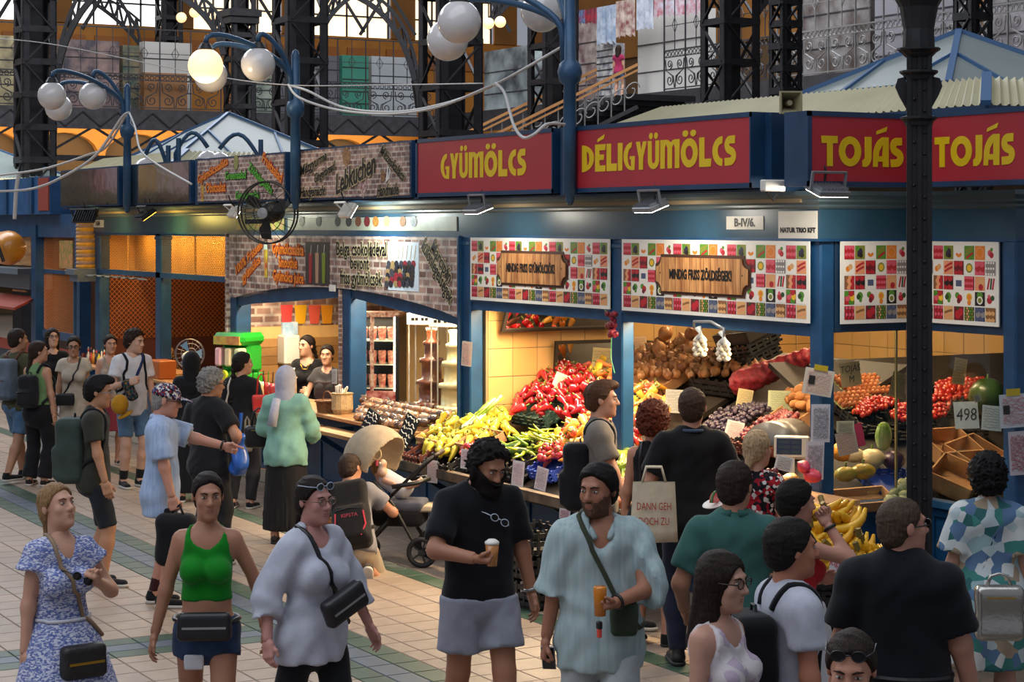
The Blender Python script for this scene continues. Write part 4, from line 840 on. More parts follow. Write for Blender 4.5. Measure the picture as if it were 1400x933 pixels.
for s in (-1, 1):
    z = zc(125); MB(Mc).prism([(s*0.07, z-0.12), (s*0.12, z-0.03), (s*0.145, z+0.03), (s*0.13, z+0.08), (s*0.09, z+0.09), (s*0.07, z+0.04)][::s], -0.02, 0.02).build('scroll_bracket', IRON, cl)
# globe lamps
LB = mat('lamp_blue', '#2b4d6b', 0.4, 0.2, var=0.15); GLOBE = mat('opal_globe', '#d2cecc', 0.18, coat=0.5); GLIT = mat('opal_globe_lit', '#fff0d8', 0.3, emit='#ffcf8a', estr=1.1)
def lamp_post(label, px, y, ztop, globes, zb=3.18):
    p = PY(px, 300, y); e = world_empty(empty('globe_lamp', (p.x, p.y, zb), label, 'lamp', 'blue globe lamps on the sign row'))
    t0 = tY(px, y); MB().lathe([(0.02, zb-0.02), (0.035, zb+0.02), (0.035, zb+0.06), (0.055, zb+0.07), (0.055, zb+0.6), (0.05, zb+0.95), (0.085, zb+0.98), (0.10, zb+1.05), (0.085, zb+1.12), (0.05, zb+1.15), (0.045, ztop-0.05), (0.03, ztop), (0.001, ztop+0.02)], 12, Matrix.Translation((p.x, p.y, 0))).build('post', LB, e, True)
    zk = zb+1.1
    for gpx, gpy, gt, lit in globes:
        g = P(gpx, gpy, gt); r = 0.18; d = Vector((g.x-p.x, g.y-p.y, 0)); D = d.length; d /= D
        top = max(g.z+0.42, zk+0.55); pts = [Vector((p.x, p.y, zk))+d*0.05]
        end = g+Vector((0, 0, r+0.05))-d*0.02
        for i in range(13):
            a = PI*i/12; c_ = (1-math.cos(a))/2
            base = Vector((p.x, p.y, 0))+d*(0.06+(D-0.06)*c_); z = (zk+0.25)*(1-c_)+end.z*c_+(top-max(end.z, zk+0.25))*math.sin(a)**0.8
            pts.append(Vector((base.x, base.y, z)))
        o = MB().tube(pts, 0.028, 8).build('arm', LB, e, True)
        o = MB().sphere(tuple(g), r, 24, 16).build('globe', GLIT if lit else GLOBE, e, True)
        c2 = MB().lathe([(0.001, 0.07), (0.05, 0.06), (0.085, 0.0), (0.07, -0.02)], 12, Matrix.Translation(g+Vector((0, 0, r-0.01)))).build('gallery_cap', BLACKP, o)
        if lit:
            l = bpy.data.lights.new('globe_glow', 'POINT'); l.energy = 12; l.color = (1, .8, .5); l.shadow_soft_size = 0.18
            lo = bpy.data.objects.new('globe_glow', l); C.objects.link(lo); lo.location = g+Vector((0, 0, -0.3)); lo.parent = e; lo.matrix_parent_inverse = Matrix(e.matrix_basis).inverted()
lamp_post('blue lamp post with three globes, above the two red signs', 779, -0.52, PY(779, -25, -0.52).z, ((628, 30, 16.2, 0), (612, 55, 17.0, 0), (741, 15, 16.6, 0)))
lamp_post('blue lamp post with three globes, one of them lit, beside the Lebkuchen board', 404, -0.52, PY(404, 70, -0.52).z, ((281, 90, 20.2, 1), (288, 103, 21.0, 0), (353, 88, 20.6, 0)))
lamp_post('blue lamp post with three globes above the steel boards', 174, -0.52, PY(174, 116, -0.52).z, ((71, 131, 25.0, 0), (80, 147, 26.2, 0), (127, 131, 25.6, 0)))
# low arc lamps behind the boards
def arc_lamp(label, px, py, px2):
    t = 26.5; g = P(px, py, t); q = P(px2, py+8, t); e = world_empty(empty('arc_lamp', (q.x, q.y, 3.3), label, 'lamp', 'low arc lamps behind the boards'))
    pts = [Vector((q.x, q.y, 3.3)), Vector((q.x, q.y, q.z+0.1))]+[q.lerp(g, i/8)+Vector((0, 0, 0.1+0.24*math.sin(PI*i/8))) for i in range(1, 9)]
    MB().tube(pts, 0.03, 8).build('arm', LB, e, True); MB().sphere(tuple(g-Vector((0, 0, .1))), 0.16, 18, 12).build('globe', GLOBE, e, True)
    MB().tube([(q.x+.12, q.y, 3.3), (q.x+.12, q.y, q.z+0.3)], 0.035, 8).build('post', LB, e)
arc_lamp('low blue arc lamp behind the left steel board', 199, 222, 226); arc_lamp('low blue arc lamp left of the hipped roof, behind the salad board', 284, 212, 240); arc_lamp('low blue arc lamp right of the hipped roof, behind the salad board', 300, 214, 352)
# floodlights
FL = mat('flood_grey', '#8f9296', 0.4, 0.5); FLW = mat('flood_white', '#d8d4cb', 0.4); LEDP = mat('led_panel', '#fff', 0.4, emit='#fff3dc', estr=14); LEDY = mat('led_panel_amber', '#fff', 0.4, emit='#ffc23a', estr=8)
def flood(label, px, py, y, rz, tilt, m, energy, col=(1, .93, .8), lit=True, side=False, s=1.0, led=None):
    p = PXp(px, py, y) if side else PY(px, py, y)
    e = empty('floodlight', p, label, 'floodlight'); e.rotation_euler = (tilt, 0, rz)
    b = MB(); b.bbox(-0.13*s, 0.13*s, -0.09*s, 0.09*s, -0.01, 0.03, 0.006)
    for k in range(9): b.box(-0.11*s+k*0.027*s, -0.105*s+k*0.027*s, -0.08*s, 0.08*s, 0.03, 0.05)
    b.build('housing', m, e)
    MB().box(-0.12*s, 0.12*s, -0.08*s, 0.08*s, -0.014, -0.0101).build('led_plate', (led or LEDP) if lit else FLW, e)
    MB().bar((-0.14*s, 0, 0), (-0.14*s, 0.02, 0.13), 0.012, 0.02).bar((0.14*s, 0, 0), (0.14*s, 0.02, 0.13), 0.012, 0.02).bar((-0.146*s, 0.02, 0.13), (0.146*s, 0.02, 0.13), 0.02, 0.012).build('yoke', m, e)
    MB().tube([(0, 0.05, 0.03), (0.01, 0.07, 0.12), (0.0, 0.12, 0.18)], 0.008, 6).build('cable', BLACKP, e)
    if lit:
        l = area_light('floodlight_glow', (0, 0, -0.02), 0.22*s, energy, col, (0, 0, 0), 0.15*s); l.parent = e
    return e
flood('grey LED floodlight under the GYÜMÖLCS sign', 654, 287, -0.50, 0, 0.35, FL, 5)
flood('grey LED floodlight under the DÉLIGYÜMÖLCS sign', 890, 284, -0.50, 0, 0.35, FL, 5)
flood('grey LED floodlight under the left TOJÁS sign', 1131, 262, 0.50, PI/2, 0.35, FL, 8, side=True, s=1.0)
flood('white floodlight under the Lebkuchen board', 477, 289, -0.50, 0, 1.0, FLW, 10, (.86, 1, .95), s=.9)
flood('white floodlight beside the wall fan', 322, 291, -0.50, 0, 1.0, FLW, 3, (.95, 1, .8), s=.8)
flood('black floodlight with amber light above the mesh windows', 199, 295, -0.50, 0, 0.6, BLACKP, 7, (1, .8, .2), s=1.25, led=LEDY)
flood('black floodlight with amber light above the chimney cake', 117, 296, -0.60, 0.8, 0.9, BLACKP, 4, (1, .75, .25), s=1.3, led=LEDY)
# grey box, horn loudspeaker, lens cap lights
p = PXp(1053, 256, 0.12); eb_ = world_empty(empty('junction_box', p, 'white junction box under the blue corner box', 'junction box'))
MB().bbox(p.x-0.0, p.x+0.06, p.y-0.09, p.y+0.09, p.z-0.03, p.z+0.05, 0.008).build('box', FLW, eb_); MB().tube([(p.x+.03, p.y-.05, p.z-.03), (p.x+.03, p.y, p.z-.09), (p.x+.03, p.y+.05, p.z-.03)], 0.008, 6).build('cable_loop', BLACKP, eb_)
p = P(1078, 141, 13.6); hs = empty('horn_loudspeaker', p, 'beige square horn loudspeaker on the sign edge', 'loudspeaker'); hs.rotation_euler = (0, 0, math.atan2(CA, SA)+0.1); hs.scale = (1.35, 1.35, 1.35)
HB = mat('horn_beige', '#9c9270', 0.5, var=0.15)
fr = [(-.058, .0), (.058, .0)]
def ring(s, y): return [(-s, y, -s), (s, y, -s), (s, y, s), (-s, y, s)]
m = MB(); v = ring(.058, -0.06)+ring(.058, -0.04)+ring(.02, 0.1)+ring(.05, -0.06)+ring(.012, 0.06)
m.add(v, [(0,1,5,4),(1,2,6,5),(2,3,7,6),(3,0,4,7),(4,5,9,8),(5,6,10,9),(6,7,11,10),(7,4,8,11),(8,9,10,11),(0,3,15,12),(3,2,14,15),(2,1,13,14),(1,0,12,13),(12,15,19,16),(15,14,18,19),(14,13,17,18),(13,12,16,17),(16,19,18,17)])
m.build('horn', HB, hs); MB().lathe([(0.001, -.03), (.018, -.02), (.014, .03)], 12, LT(0, 0, 0, 0, PI/2)).build('driver_cap', HB, hs); MB().bar((0, .06, -.06), (0, .06, 0), .02).build('bracket', BLACKP, hs)
# wall fan
p = PY(364, 291, -0.62); fn = empty('wall_fan', p, 'round black wall fan in front of the salad board', 'fan'); fn.rotation_euler = (0.05, 0, 0.75); R_ = 0.335
BL2 = mat('fan_black', '#1b1917', 0.4)
for k, rr, yy in ((0, R_, 0), (1, R_*0.66, -0.06), (2, R_*0.33, -0.085), (3, R_, 0.08)):
    MB().tube([(rr*math.cos(a), yy, rr*math.sin(a)) for a in [2*PI*i/40 for i in range(40)]], 0.010 if rr == R_ else 0.005, 6, close=True).build('guard_ring', BL2, fn)
for k in range(24):
    a = 2*PI*k/24; MB().tube([(0.06*math.cos(a), -0.10, 0.06*math.sin(a)), (R_*.6*math.cos(a), -0.08, R_*.6*math.sin(a)), (R_*math.cos(a), 0, R_*math.sin(a))], 0.003, 4).build('guard_wire', BL2, fn)
MB().lathe([(0.001, -.105), (.06, -.10), (.06, -.08), (.001, -.08)], 14, Matrix.Rotation(PI/2, 4, 'X') @ Matrix.Diagonal((1, 1, -1, 1))).build('badge', STEEL, fn)
for k in range(3):
    a = 2*PI*k/3+.4; m = MB(); pts = [(0.05, -.2), (R_*.6, -.34), (R_*.86, -.1), (R_*.88, .25), (R_*.5, .3), (0.05, .2)]
    m.add([(r_*math.cos(a+d), 0.02+0.06*d, r_*math.sin(a+d)) for r_, d in pts]+[(r_*math.cos(a+d), 0.03+0.06*d, r_*math.sin(a+d)) for r_, d in pts], [(0,1,2,3,4,5),(11,10,9,8,7,6)]+[(i, (i+1) % 6, 6+(i+1) % 6, 6+i) for i in range(6)]); m.build('blade', BL2, fn)
MB().lathe([(.001, 0.04), (.10, 0.05), (.12, 0.12), (.11, .25), (.06, .3), (.001, .3)], 16, Matrix.Rotation(-PI/2, 4, 'X')).build('motor', BL2, fn, True)
MB().bar((0, 0.2, 0), (0.0, 0.2, -0.1), 0.06).bar((0, 0.2, -0.1), (-0.3, 0.1, -0.1), 0.05).build('bracket', BL2, fn)
# ================================================================= HALL BEHIND THE STALLS
OCH = mat('ochre_plaster', '#b9772a', 0.7, var=0.12, vscale=1.5); OCHD = mat('ochre_dark', '#8a5a22', 0.75, var=0.2, vscale=1.0)
BRWN = mat('brown_plaster', '#5d452c', 0.8, var=0.2, vscale=0.6)
SKYP = mat('daylit_pane', '#ffffff', 0.5, emit='#f4f2ee', estr=1.5)
SKYW = mat('warm_daylit_pane', '#ffffff', 0.5, emit='#ffdca8', estr=1.3)
GX, GY, GZ = -47.6, 20.5, 6.55
wf = empty('wall_end', kind='structure'); MB().box(-56.5, -56, -8, 40, 0, 10.0).box(-56.5, -56, -8, 40, 13.4, 17).build('plaster', OCH, wf)
MB().box(-56.02, -55.95, -8, 40, 0, 6.2).build('dado', BRWN, wf)
for k in range(7):
    y0 = -2+k*4.4; MB().box(-56.0, -55.9, y0+3.4, y0+4.4, 10.0, 13.4).build('window_pier', OCHD, wf)
    we = empty('window_%d' % (k+3), kind='structure'); MB().box(-56.3, -56.25, y0, y0+3.4, 10.0, 13.4).build('pane', SKYP if k < 4 else SKYW, we)
    for q in range(5): MB().box(-56.24, -56.18, y0+q*0.85-0.03, y0+q*0.85+0.03, 10.0, 13.4).build('mullion', IRON2, we)
    for q in range(5): MB().box(-56.24, -56.18, y0, y0+3.4, 10.0+q*0.8-0.03, 10.0+q*0.8+0.03).build('mullion', IRON2, we)
for k in range(24): MB().box(-55.97, -55.9, -4+k*1.6, -4+k*1.6+1.25, 8.9, 9.6).build('painted_panel', mat('ochre_panel', '#a8642a', 0.7), wf)
wr = empty('wall_right', kind='structure'); MB().box(-56, 14, 29.5, 30, 0, 15).build('plaster', BRWN, wr)
tag(MB().box(-56, 14, 29.4, 29.5, 9.0, 12.5).build('ochre_band', OCHD, wr))
# galleries: deck, arcade under the end gallery, railing, rods
ga = world_empty(empty('end_gallery', (GX, 12, 6), 'iron gallery across the far end of the hall with scrolled railing', 'gallery'))
gb = world_empty(empty('side_gallery', (-10, GY, 6), 'iron gallery along the side behind the stalls with scrolled railing', 'gallery'))
MB().box(-56, GX, -8, 24, GZ-0.2, GZ).build('deck', IRON2, ga); MB().box(-49, 14, GY, 29.5, GZ-0.2, GZ).build('deck', IRON2, gb)
MB().box(GX-0.05, GX+0.05, -8, 21, GZ-0.62, GZ+0.02).build('edge_girder', IRON2, ga); MB().box(-47, 14, GY-0.05, GY+0.05, GZ-0.62, GZ+0.02).build('edge_girder', IRON2, gb)
for k in range(26):
    y0 = -8+k*1.1
    MB().bar((GX+0.06, y0, GZ-0.55), (GX+0.06, y0+0.55, GZ-0.1), 0.04).bar((GX+0.06, y0+0.55, GZ-0.1), (GX+0.06, y0+1.1, GZ-0.55), 0.04).build('girder_lacing', IRON, ga)
def spiral(c, r, turns, a0, sgn, n=18): return [(c[0]+r*(1-0.75*i/n)*math.cos(a0+sgn*turns*2*PI*i/n), c[1]+r*(1-0.75*i/n)*math.sin(a0+sgn*turns*2*PI*i/n)) for i in range(n+1)]
def scroll_panel(m):
    b = MB(); rr = 0.017
    for s in (-1, 1):
        for c, r, a0, sg in (((s*0.24, 0.30), 0.17, PI/2, s), ((s*0.24, 0.72), 0.13, -PI/2, -s)):
            b.tube([(x, 0, z) for x, z in spiral(c, r, 1.4, a0, sg)], rr, 5)
        b.tube([(s*0.02, 0, 0.1), (s*0.06, 0, 0.4), (s*0.40, 0, 0.56), (s*0.44, 0, 0.85)], rr, 5)
    for k in range(6): b.tube([(-0.5+(k+.5)/6+0.065*math.cos(a), 0, 0.99+0.065*math.sin(a)) for a in [2*PI*i/8 for i in range(8)]], 0.014, 4, close=True)
    b.box(-0.5, 0.5, -0.02, 0.02, 0.90, 0.925).box(-0.5, 0.5, -0.025, 0.025, 1.07, 1.11).box(-0.5, 0.5, -0.02, 0.02, 0.06, 0.09)
    b.box(-0.515, -0.485, -0.02, 0.02, 0, 2.5).box(-0.01, 0.01, -0.01, 0.01, 1.1, 2.5).box(-0.5, 0.5, -0.015, 0.015, 2.48, 2.52)
    b.tube([(0, 0, 1.75+.2), (.12, 0, 1.75), (0, 0, 1.55), (-.12, 0, 1.75)], 0.012, 4, close=True).box(-.5, .5, -.008, .008, 1.74, 1.76)
    return b.mesh('railing_panel', m)
spm = scroll_panel(IRON2); spw = scroll_panel(mat('pale_iron', '#8d8a88', 0.5, 0.2))
for k in range(20):
    o = link('railing_panel', spm, ga); o.location = (GX, 2.0+k, GZ); o.rotation_euler = (0, 0, PI/2)
for k in range(32):
    o = link('railing_panel', spw if 4 < k < 16 else spm, gb); o.location = (-32.5+k, GY, GZ)
# arcade below the end gallery
for k in range(9):
    y0 = 1.0+k*2.4
    pts = [(y0, 6.35), (y0, 5.2)]+[(y0+1.2-1.1*math.cos(math.radians(a)), 5.2+0.75*math.sin(math.radians(a))) for a in range(0, 181, 15)]+[(y0+2.4, 5.2), (y0+2.4, 6.35)]
    vs = [(GX-3, p[0], p[1]) for p in pts]; MB().add(vs, [tuple(range(len(vs)))]).add([(v[0]-.3, v[1], v[2]) for v in vs], [tuple(range(len(vs)))[::-1]]).build('arcade_arch', OCH, ga)
    MB().bar((GX, y0, 5.3), (GX, y0+1.2, 6.0), 0.07).bar((GX, y0+2.4, 5.3), (GX, y0+1.2, 6.0), 0.07).build('brace', IRON, ga)
MB().box(GX-3.5, GX-3.4, -4, 24, 3.5, 6.4).build('arcade_back', BRWN, ga)
MB().box(GX-0.06, GX+0.06, -8, 22, 4.95, 5.12).build('lower_girder', IRON, ga)
area_light('arcade_fill_light', (GX-1.2, 11, 5.9), 1.0, 420, (1, .8, .5), (0, PI/2, 0), 20)  # added fill without a fixture, brightens the ochre arches below the deck
# lattice piers
def pier(label, px, t, w_, h=17):
    c = P(px, 300, t); e = world_empty(empty('lattice_pier', (c.x, c.y, 0), label, 'pier', 'riveted iron lattice piers of the hall')); r = w_/2
    Mp = Matrix.Translation((c.x, c.y, 0)) @ Matrix.Rotation(math.atan2(CA, SA)+0.5, 4, 'Z')
    for sx1 in (-1, 1):
        for sy1 in (-1, 1):
            m = MB(Mp); x, y = sx1*r, sy1*r; a = 0.2*w_
            m.box(min(x, x-sx1*a), max(x, x-sx1*a), min(y, y-sy1*.04), max(y, y-sy1*.04), 0, h).box(min(x, x-sx1*.04), max(x, x-sx1*.04), min(y, y-sy1*a), max(y, y-sy1*a), 0, h); m.build('corner_angle', IRON, e)
    for f_ in range(4):
        m = MB(Mp @ Matrix.Rotation(PI/2*f_, 4, 'Z')); z = 3.0; k = 0
        while z < h-1:
            s = 1 if k % 2 else -1; m.bar((-r*.8*s, -r, z), (r*.8*s, -r, z+w_*.85), 0.07, 0.03); m.box(-r, r, -r-.012, -r+.012, z-.07, z+.07); z += w_*.95; k += 1
        m.build('lacing', IRON, e)
        m = MB(Mp @ Matrix.Rotation(PI/2*f_, 4, 'Z')); m.box(-r*1.02, r*1.02, -r-.02, -r, 0, 3.6).build('base_plate', IRON, e)
    MB(Mp).box(-r*.35, r*.35, -r*.35, r*.35, 0, h).build('core', mat('core_iron', '#151417', 0.7), e)
    MB(Mp).box(-r*1.35, r*1.35, -r*1.35, r*1.35, 9.0, 9.2).box(-r*1.2, r*1.2, -r*1.2, r*1.2, 8.8, 9.0).build('collar', IRON, e)
    return e
for lab, px, t, w_ in (('leftmost riveted iron lattice pier', 48, 45, 0.78), ('dark slender iron pier behind the lit globe', 328, 57, 0.72), ('iron lattice pier behind the lamp post beside the Lebkuchen board', 410, 46, 1.0), ('double iron lattice pier behind the lamp globes above the GYÜMÖLCS sign', 616, 46, 1.12), ('iron pier beside the globe right of the GYÜMÖLCS sign', 756, 50, 0.95), ('iron lattice pier above the DÉLIGYÜMÖLCS sign end', 998, 44, 0.95), ('iron lattice pier behind the horn loudspeaker', 1074, 42, 0.5), ('iron lattice pier behind the apex of the pale roof', 1330, 36, 0.5), ('thick dark iron post between the far windows', 231, 68, 0.75)):
    pier(lab, px, t, w_)
# arched ribs springing from the piers
def rib_arch(label, p0, p1, p2, t, w_=0.16):
    a, b, c = P(*p0, t), P(*p1, t), P(*p2, t); e = world_empty(empty('arched_rib', a, label, 'iron arch', 'curved iron ribs of the hall'))
    q = lambda u: a*(1-u)**2+b*2*u*(1-u)+c*u*u
    n = 12; pts = [q(i/n) for i in range(n+1)]; off = Vector((0, 0, 0.55))
    m = MB()
    for i in range(n): m.bar(pts[i], pts[i+1], w_, w_)
    m.build('lower_chord', IRON, e)
    m = MB()
    for i in range(n): m.bar(pts[i]+off*(0.4+i/n), pts[i+1]+off*(0.4+(i+1)/n), w_*.6, w_*.6)
    m.build('upper_chord', IRON, e)
    for i in range(0, n, 2): MB().bar(pts[i], pts[i+1]+off*(0.4+(i+1)/n), 0.07).bar(pts[i+1]+off*(.4+(i+1)/n), pts[min(i+2, n)], 0.07).build('strut', IRON, e)
    return e
rib_arch('curved iron rib rising right from the leftmost pier', (76, 130), (80, 40), (136, -12), 57)
rib_arch('curved iron rib sweeping down between the far windows', (112, -5), (160, 20), (192, 62), 64, .12)
rib_arch('curved iron rib descending to the pier behind the lit globe', (238, -10), (295, 20), (306, 75), 56)
rib_arch('curved iron rib above the green shutter', (478, -8), (560, 20), (573, 150), 58)
rib_arch('curved iron rib left of the double pier top', (440, 45), (455, 5), (500, -15), 60, .12)
rib_arch('curved iron rib right of the double pier top', (668, 40), (690, 0), (730, -12), 56, .12)
rib_arch('curved iron rib above the horn loudspeaker', (1035, 20), (1050, -5), (1075, -15), 46, .12)
for k, (px, py) in enumerate(((20, 8), (150, -2), (345, 2), (460, 2), (530, 6), (660, 2))):
    for s in (-1, 1):
        a, b = P(px, py-20, 63), P(px+s*38, py+42, 63); tag(MB().bar(a, b, 0.10).build('roof_strut', IRON), 'thin diagonal iron roof strut in front of the far windows', 'strut', 'diagonal roof struts')
# goods and shutters on the galleries
def goods(label, px0, px1, py0, py1, col, col2=None, vs=3.0, plane='x', d=1.4, name='shutter', cat='shutter', group=None, ribs=0):
    pl = GX-d if plane == 'x' else GY+d
    f_ = PXp if plane == 'x' else PY
    c = f_((px0+px1)/2, (py0+py1)/2, pl); a, b = f_(px0, py1, pl), f_(px1, py0, pl)
    z1 = f_((px0+px1)/2, py0, pl).z; z0 = max(GZ, f_((px0+px1)/2, py1, pl).z)
    m = mat('goods'+label[:24], col, 0.6, col2=col2, vscale=vs)
    e = world_empty(empty(name, (c.x, c.y, GZ), label, cat, group))
    if plane == 'x': MB().box(pl-0.4, pl, min(a.y, b.y), max(a.y, b.y), GZ, z1).build('front', m, e)
    else: MB().box(min(a.x, b.x), max(a.x, b.x), pl, pl+0.4, GZ, z1).build('front', m, e)
    for k in range(ribs):
        zz = z0+(z1-z0)*(k+1)/(ribs+1)
        if plane == 'x': MB().box(pl, pl+0.02, min(a.y, b.y), max(a.y, b.y), zz-.015, zz+.015).build('seam', IRON2, e)
        else: MB().box(min(a.x, b.x), max(a.x, b.x), pl-.02, pl, zz-.015, zz+.015).build('seam', IRON2, e)
goods('stall of colourful textiles behind the railing', 82, 163, 55, 150, '#4a4550', '#a88a80', 2.2, name='textile_stall', cat='stall', ribs=3)
goods('white boarded stall front left of the lit globe', 196, 262, 58, 150, '#c9c6bf', ribs=3)
goods('cardboard sheets leaning on the railing below the white boards', 197, 256, 100, 150, '#9a6a3e', d=0.5, name='cardboard', cat='cardboard')
goods('narrow shelf with lit goods beside the textile stall', 168, 190, 62, 150, '#8a7a5c', '#3d5a50', 3, name='lit_shelf', cat='shelf', ribs=5)
goods('lit shop shelves at the far left edge', -30, 24, 48, 150, '#6b6252', '#c9b98a', 2, name='lit_shelf', cat='shelf', ribs=5)
goods('grey stall shutter left of the green one', 378, 464, 75, 152, '#6d6a70', ribs=3)
goods('teal green stall shutter', 468, 504, 76, 158, '#3f8f78', ribs=4, d=1.2)
goods('white stall doors with grey frames right of the teal shutter', 508, 570, 78, 158, '#b9bdc0', ribs=2)
goods('pale shelf of souvenirs between the two piers', 346, 376, 100, 160, '#a9b0a0', '#4f6a58', 2, name='lit_shelf', cat='shelf', ribs=4)
goods('dark shop window with bright top edge beside the stair', 662, 726, 66, 165, '#3b4048', '#b9c4c4', 1.2, plane='y', name='shop_window', cat='window', ribs=2)
goods('stall of shirts and lace cloths above the stair', 786, 815, 30, 148, '#b5a8a0', '#5d3a40', 2.5, plane='y', name='textile_stall', cat='stall', ribs=3)
goods('postcard rack on the gallery beside the stair top', 816, 838, 60, 150, '#c9c6c0', '#6a6a78', 6, plane='y', d=0.9, name='postcard_rack', cat='rack', ribs=8)
goods('white boarded stall front above the DÉLIGYÜMÖLCS sign', 872, 962, 18, 145, '#b3b6b0', plane='y', ribs=2)
goods('dark clothes stall behind the horn loudspeaker', 1095, 1190, -30, 120, '#4a3a32', '#8f8a88', 2.0, plane='y', name='clothes_stall', cat='stall', ribs=2)
goods('pale grey boarded stall front left of the column capital', 1196, 1306, -40, 100, '#8f8c92', plane='y', ribs=4)
goods('dim stall of bags at the right edge', 1345, 1440, -40, 90, '#5d4a52', '#b5b0b2', 1.6, plane='y', name='bag_stall', cat='stall', ribs=2)
for k, (px0, px1, py0, py1, c1, c2) in enumerate(((816, 842, 8, 60, '#b9c0cc', '#7f90a8'), (842, 868, 0, 50, '#7a3a3e', '#cbbcae'), (870, 893, -5, 40, '#c8ccd4', '#9aa0b0'), (894, 922, -10, 22, '#c4c2cc', '#b0505a'), (922, 960, -10, 20, '#cfcdd6', '#c06a78'), (788, 800, 14, 32, '#1f7fa0', '#8a1f4a'), (800, 816, 12, 32, '#3a3440', '#a02030'))):
    pl = GY+0.6; a, b = PY(px0, py1, pl), PY(px1, py0, pl); m_ = mat('cloth%d' % k, c1, 0.8, col2=c2, vscale=5); n = 10; vs = []
    z1 = PY((px0+px1)/2, py0, pl).z; z0 = PY((px0+px1)/2, py1, pl).z
    for i in range(n+1):
        x = a.x+(b.x-a.x)*i/n; vs += [(x, pl+0.05*math.sin(i*1.9), z0+0.06*math.sin(i*2.3)), (x, pl, z1)]
    tag(MB().add(vs, [(2*i, 2*i+2, 2*i+3, 2*i+1) for i in range(n)]).build('hanging_cloth', m_), ['pale blue embroidered cloth hanging on the gallery', 'round dark red lace cloth hanging on the gallery', 'white lace cloth hanging on the gallery', 'white cloth with red dots, left of two on the gallery rail', 'white cloth with red dots, right of two on the gallery rail', 'small teal and plum scarf hanging on the gallery', 'dark and red scarves hanging on the gallery'][k], 'cloth')
MB().box(*[v for v in (PY(786, 0, GY+.6).x, PY(962, 0, GY+.6).x, GY+.58, GY+.62, 12.2, 12.26)]).build('cloth_rail', IRON2, gb)
# stair up to the side gallery
st = world_empty(empty('gallery_stair', (-25, 17, 0), 'iron stair with pale scrolled railing and wooden handrails climbing to the gallery', 'stair'))
RAILW = mat('handrail_wood', '#c98d55', 0.4)
PALE_I = MATS['pale_iron']
for k, (p0, p1, t) in enumerate((((600, 222), (872, 88), 49), ((600, 200), (816, 95), 51))):
    a, b = P(*p0, t), P(*p1, t); MB().bar(a, b, 0.10, 0.07).build('handrail', RAILW, st)
    MB().bar(a-Vector((0, 0, .14)), b-Vector((0, 0, .14)), 0.06, 0.05).build('handrail', RAILW, st)
    n = 15; dn = Vector((0, 0, 1.05))
    MB().bar(a-dn, b-dn, 0.06, 0.10).build('string', IRON2, st)
    m = MB(); r_ = (b-a).normalized()
    for i in range(n):
        c = a.lerp(b, (i+.5)/n)-Vector((0, 0, .6)); R2 = 0.24
        m.tube([c+r_*(R2*(1-.7*j/16)*math.cos(2.4*PI*j/16))+Vector((0, 0, R2*(1-.7*j/16)*math.sin(2.4*PI*j/16))) for j in range(17)], 0.018, 5)
        g = a.lerp(b, i/n); m.bar(g, g-dn, 0.025)
    tag(m.build('scroll_infill', PALE_I, st), kind='stuff')
a, b = P(600, 250, 50), P(872, 120, 50)
for i in range(18):
    c = a.lerp(b, i/18); MB().box(c.x-.25, c.x+.45, c.y-.2, c.y+1.8, c.z-.2, c.z-.05).build('tread', IRON, st)
# far globe chandelier lights
for k, (px, py, t) in enumerate(((248, 24, 60), (266, 17, 60), (292, 26, 60), (308, 21, 60), (684, 30, 55), (668, 32, 55))):
    c = P(px, py, t); e = world_empty(empty('far_globe', c, 'small lit globe hanging in front of the far windows', 'lamp', 'far lit globes'))
    MB().sphere(tuple(c), 0.16, 14, 10).build('globe', mat('far_globe_lit', '#ffe0b0', 0.4, emit='#ffc98a', estr=1.2), e, True); MB().tube([c+Vector((0, 0, .16)), c+Vector((0, 0, 3.0))], 0.02, 5).build('rod', IRON, e)
# cables
WC = mat('white_cable', '#b9b6b2', 0.5)
def cable(label, pts, r, name='cable', n=10, m=WC):
    V = [P(*p) for p in pts]; out = []
    for i in range(len(V)-1):
        p0, p1, p2, p3 = V[max(i-1, 0)], V[i], V[i+1], V[min(i+2, len(V)-1)]
        for j in range(n):
            u = j/n; out.append(0.5*((2*p1)+(p2-p0)*u+(2*p0-5*p1+4*p2-p3)*u*u+(3*p1-p0-3*p2+p3)*u*u*u))
    out.append(V[-1]); tag(MB().tube(out, r, 6).build(name, m, None, True), label, 'cable')
cable('upper white cable sagging between the two middle lamp posts', [(398, 118, 20), (420, 124, 19.5), (470, 147, 19), (540, 153, 18), (610, 141, 17), (680, 114, 16.5), (772, 62, 15.9)], 0.012)
cable('lower white cable sagging between the two middle lamp posts', [(394, 116, 20), (410, 134, 19.5), (460, 150, 19), (530, 156, 18), (600, 146, 17), (672, 117, 16.5)], 0.012)
cable('white cable looping over the GYÜMÖLCS sign corner', [(677, 114, 16.4), (690, 128, 16.2), (702, 170, 15.8), (715, 188, 15.6), (730, 184, 15.5), (748, 170, 15.6), (772, 170, 15.8)], 0.013)
cable('thin taut wire across the hall from the left', [(-10, 52, 24), (80, 62, 23), (270, 100, 22), (390, 116, 20.5), (540, 116, 19), (660, 114, 16.6)], 0.006)
cable('white cable sagging across the left kiosk', [(-10, 262, 26), (40, 259, 26), (80, 245, 25.5), (130, 213, 25.2), (165, 163, 25), (176, 154, 24.8)], 0.018)
cable('white cable running up to the left lamp post', [(-10, 241, 27), (60, 231, 26.5), (120, 212, 26), (146, 200, 25.5), (172, 158, 25)], 0.016)
cable('white cable drooping from the left lamp post over the steel board', [(177, 155, 24.8), (185, 175, 24.5), (192, 205, 24), (215, 225, 23.6), (262, 252, 22.9)], 0.013)
cable('vertical white cable on the far kiosk', [(26, 235, 30), (22, 262, 30), (20, 300, 30)], 0.03)
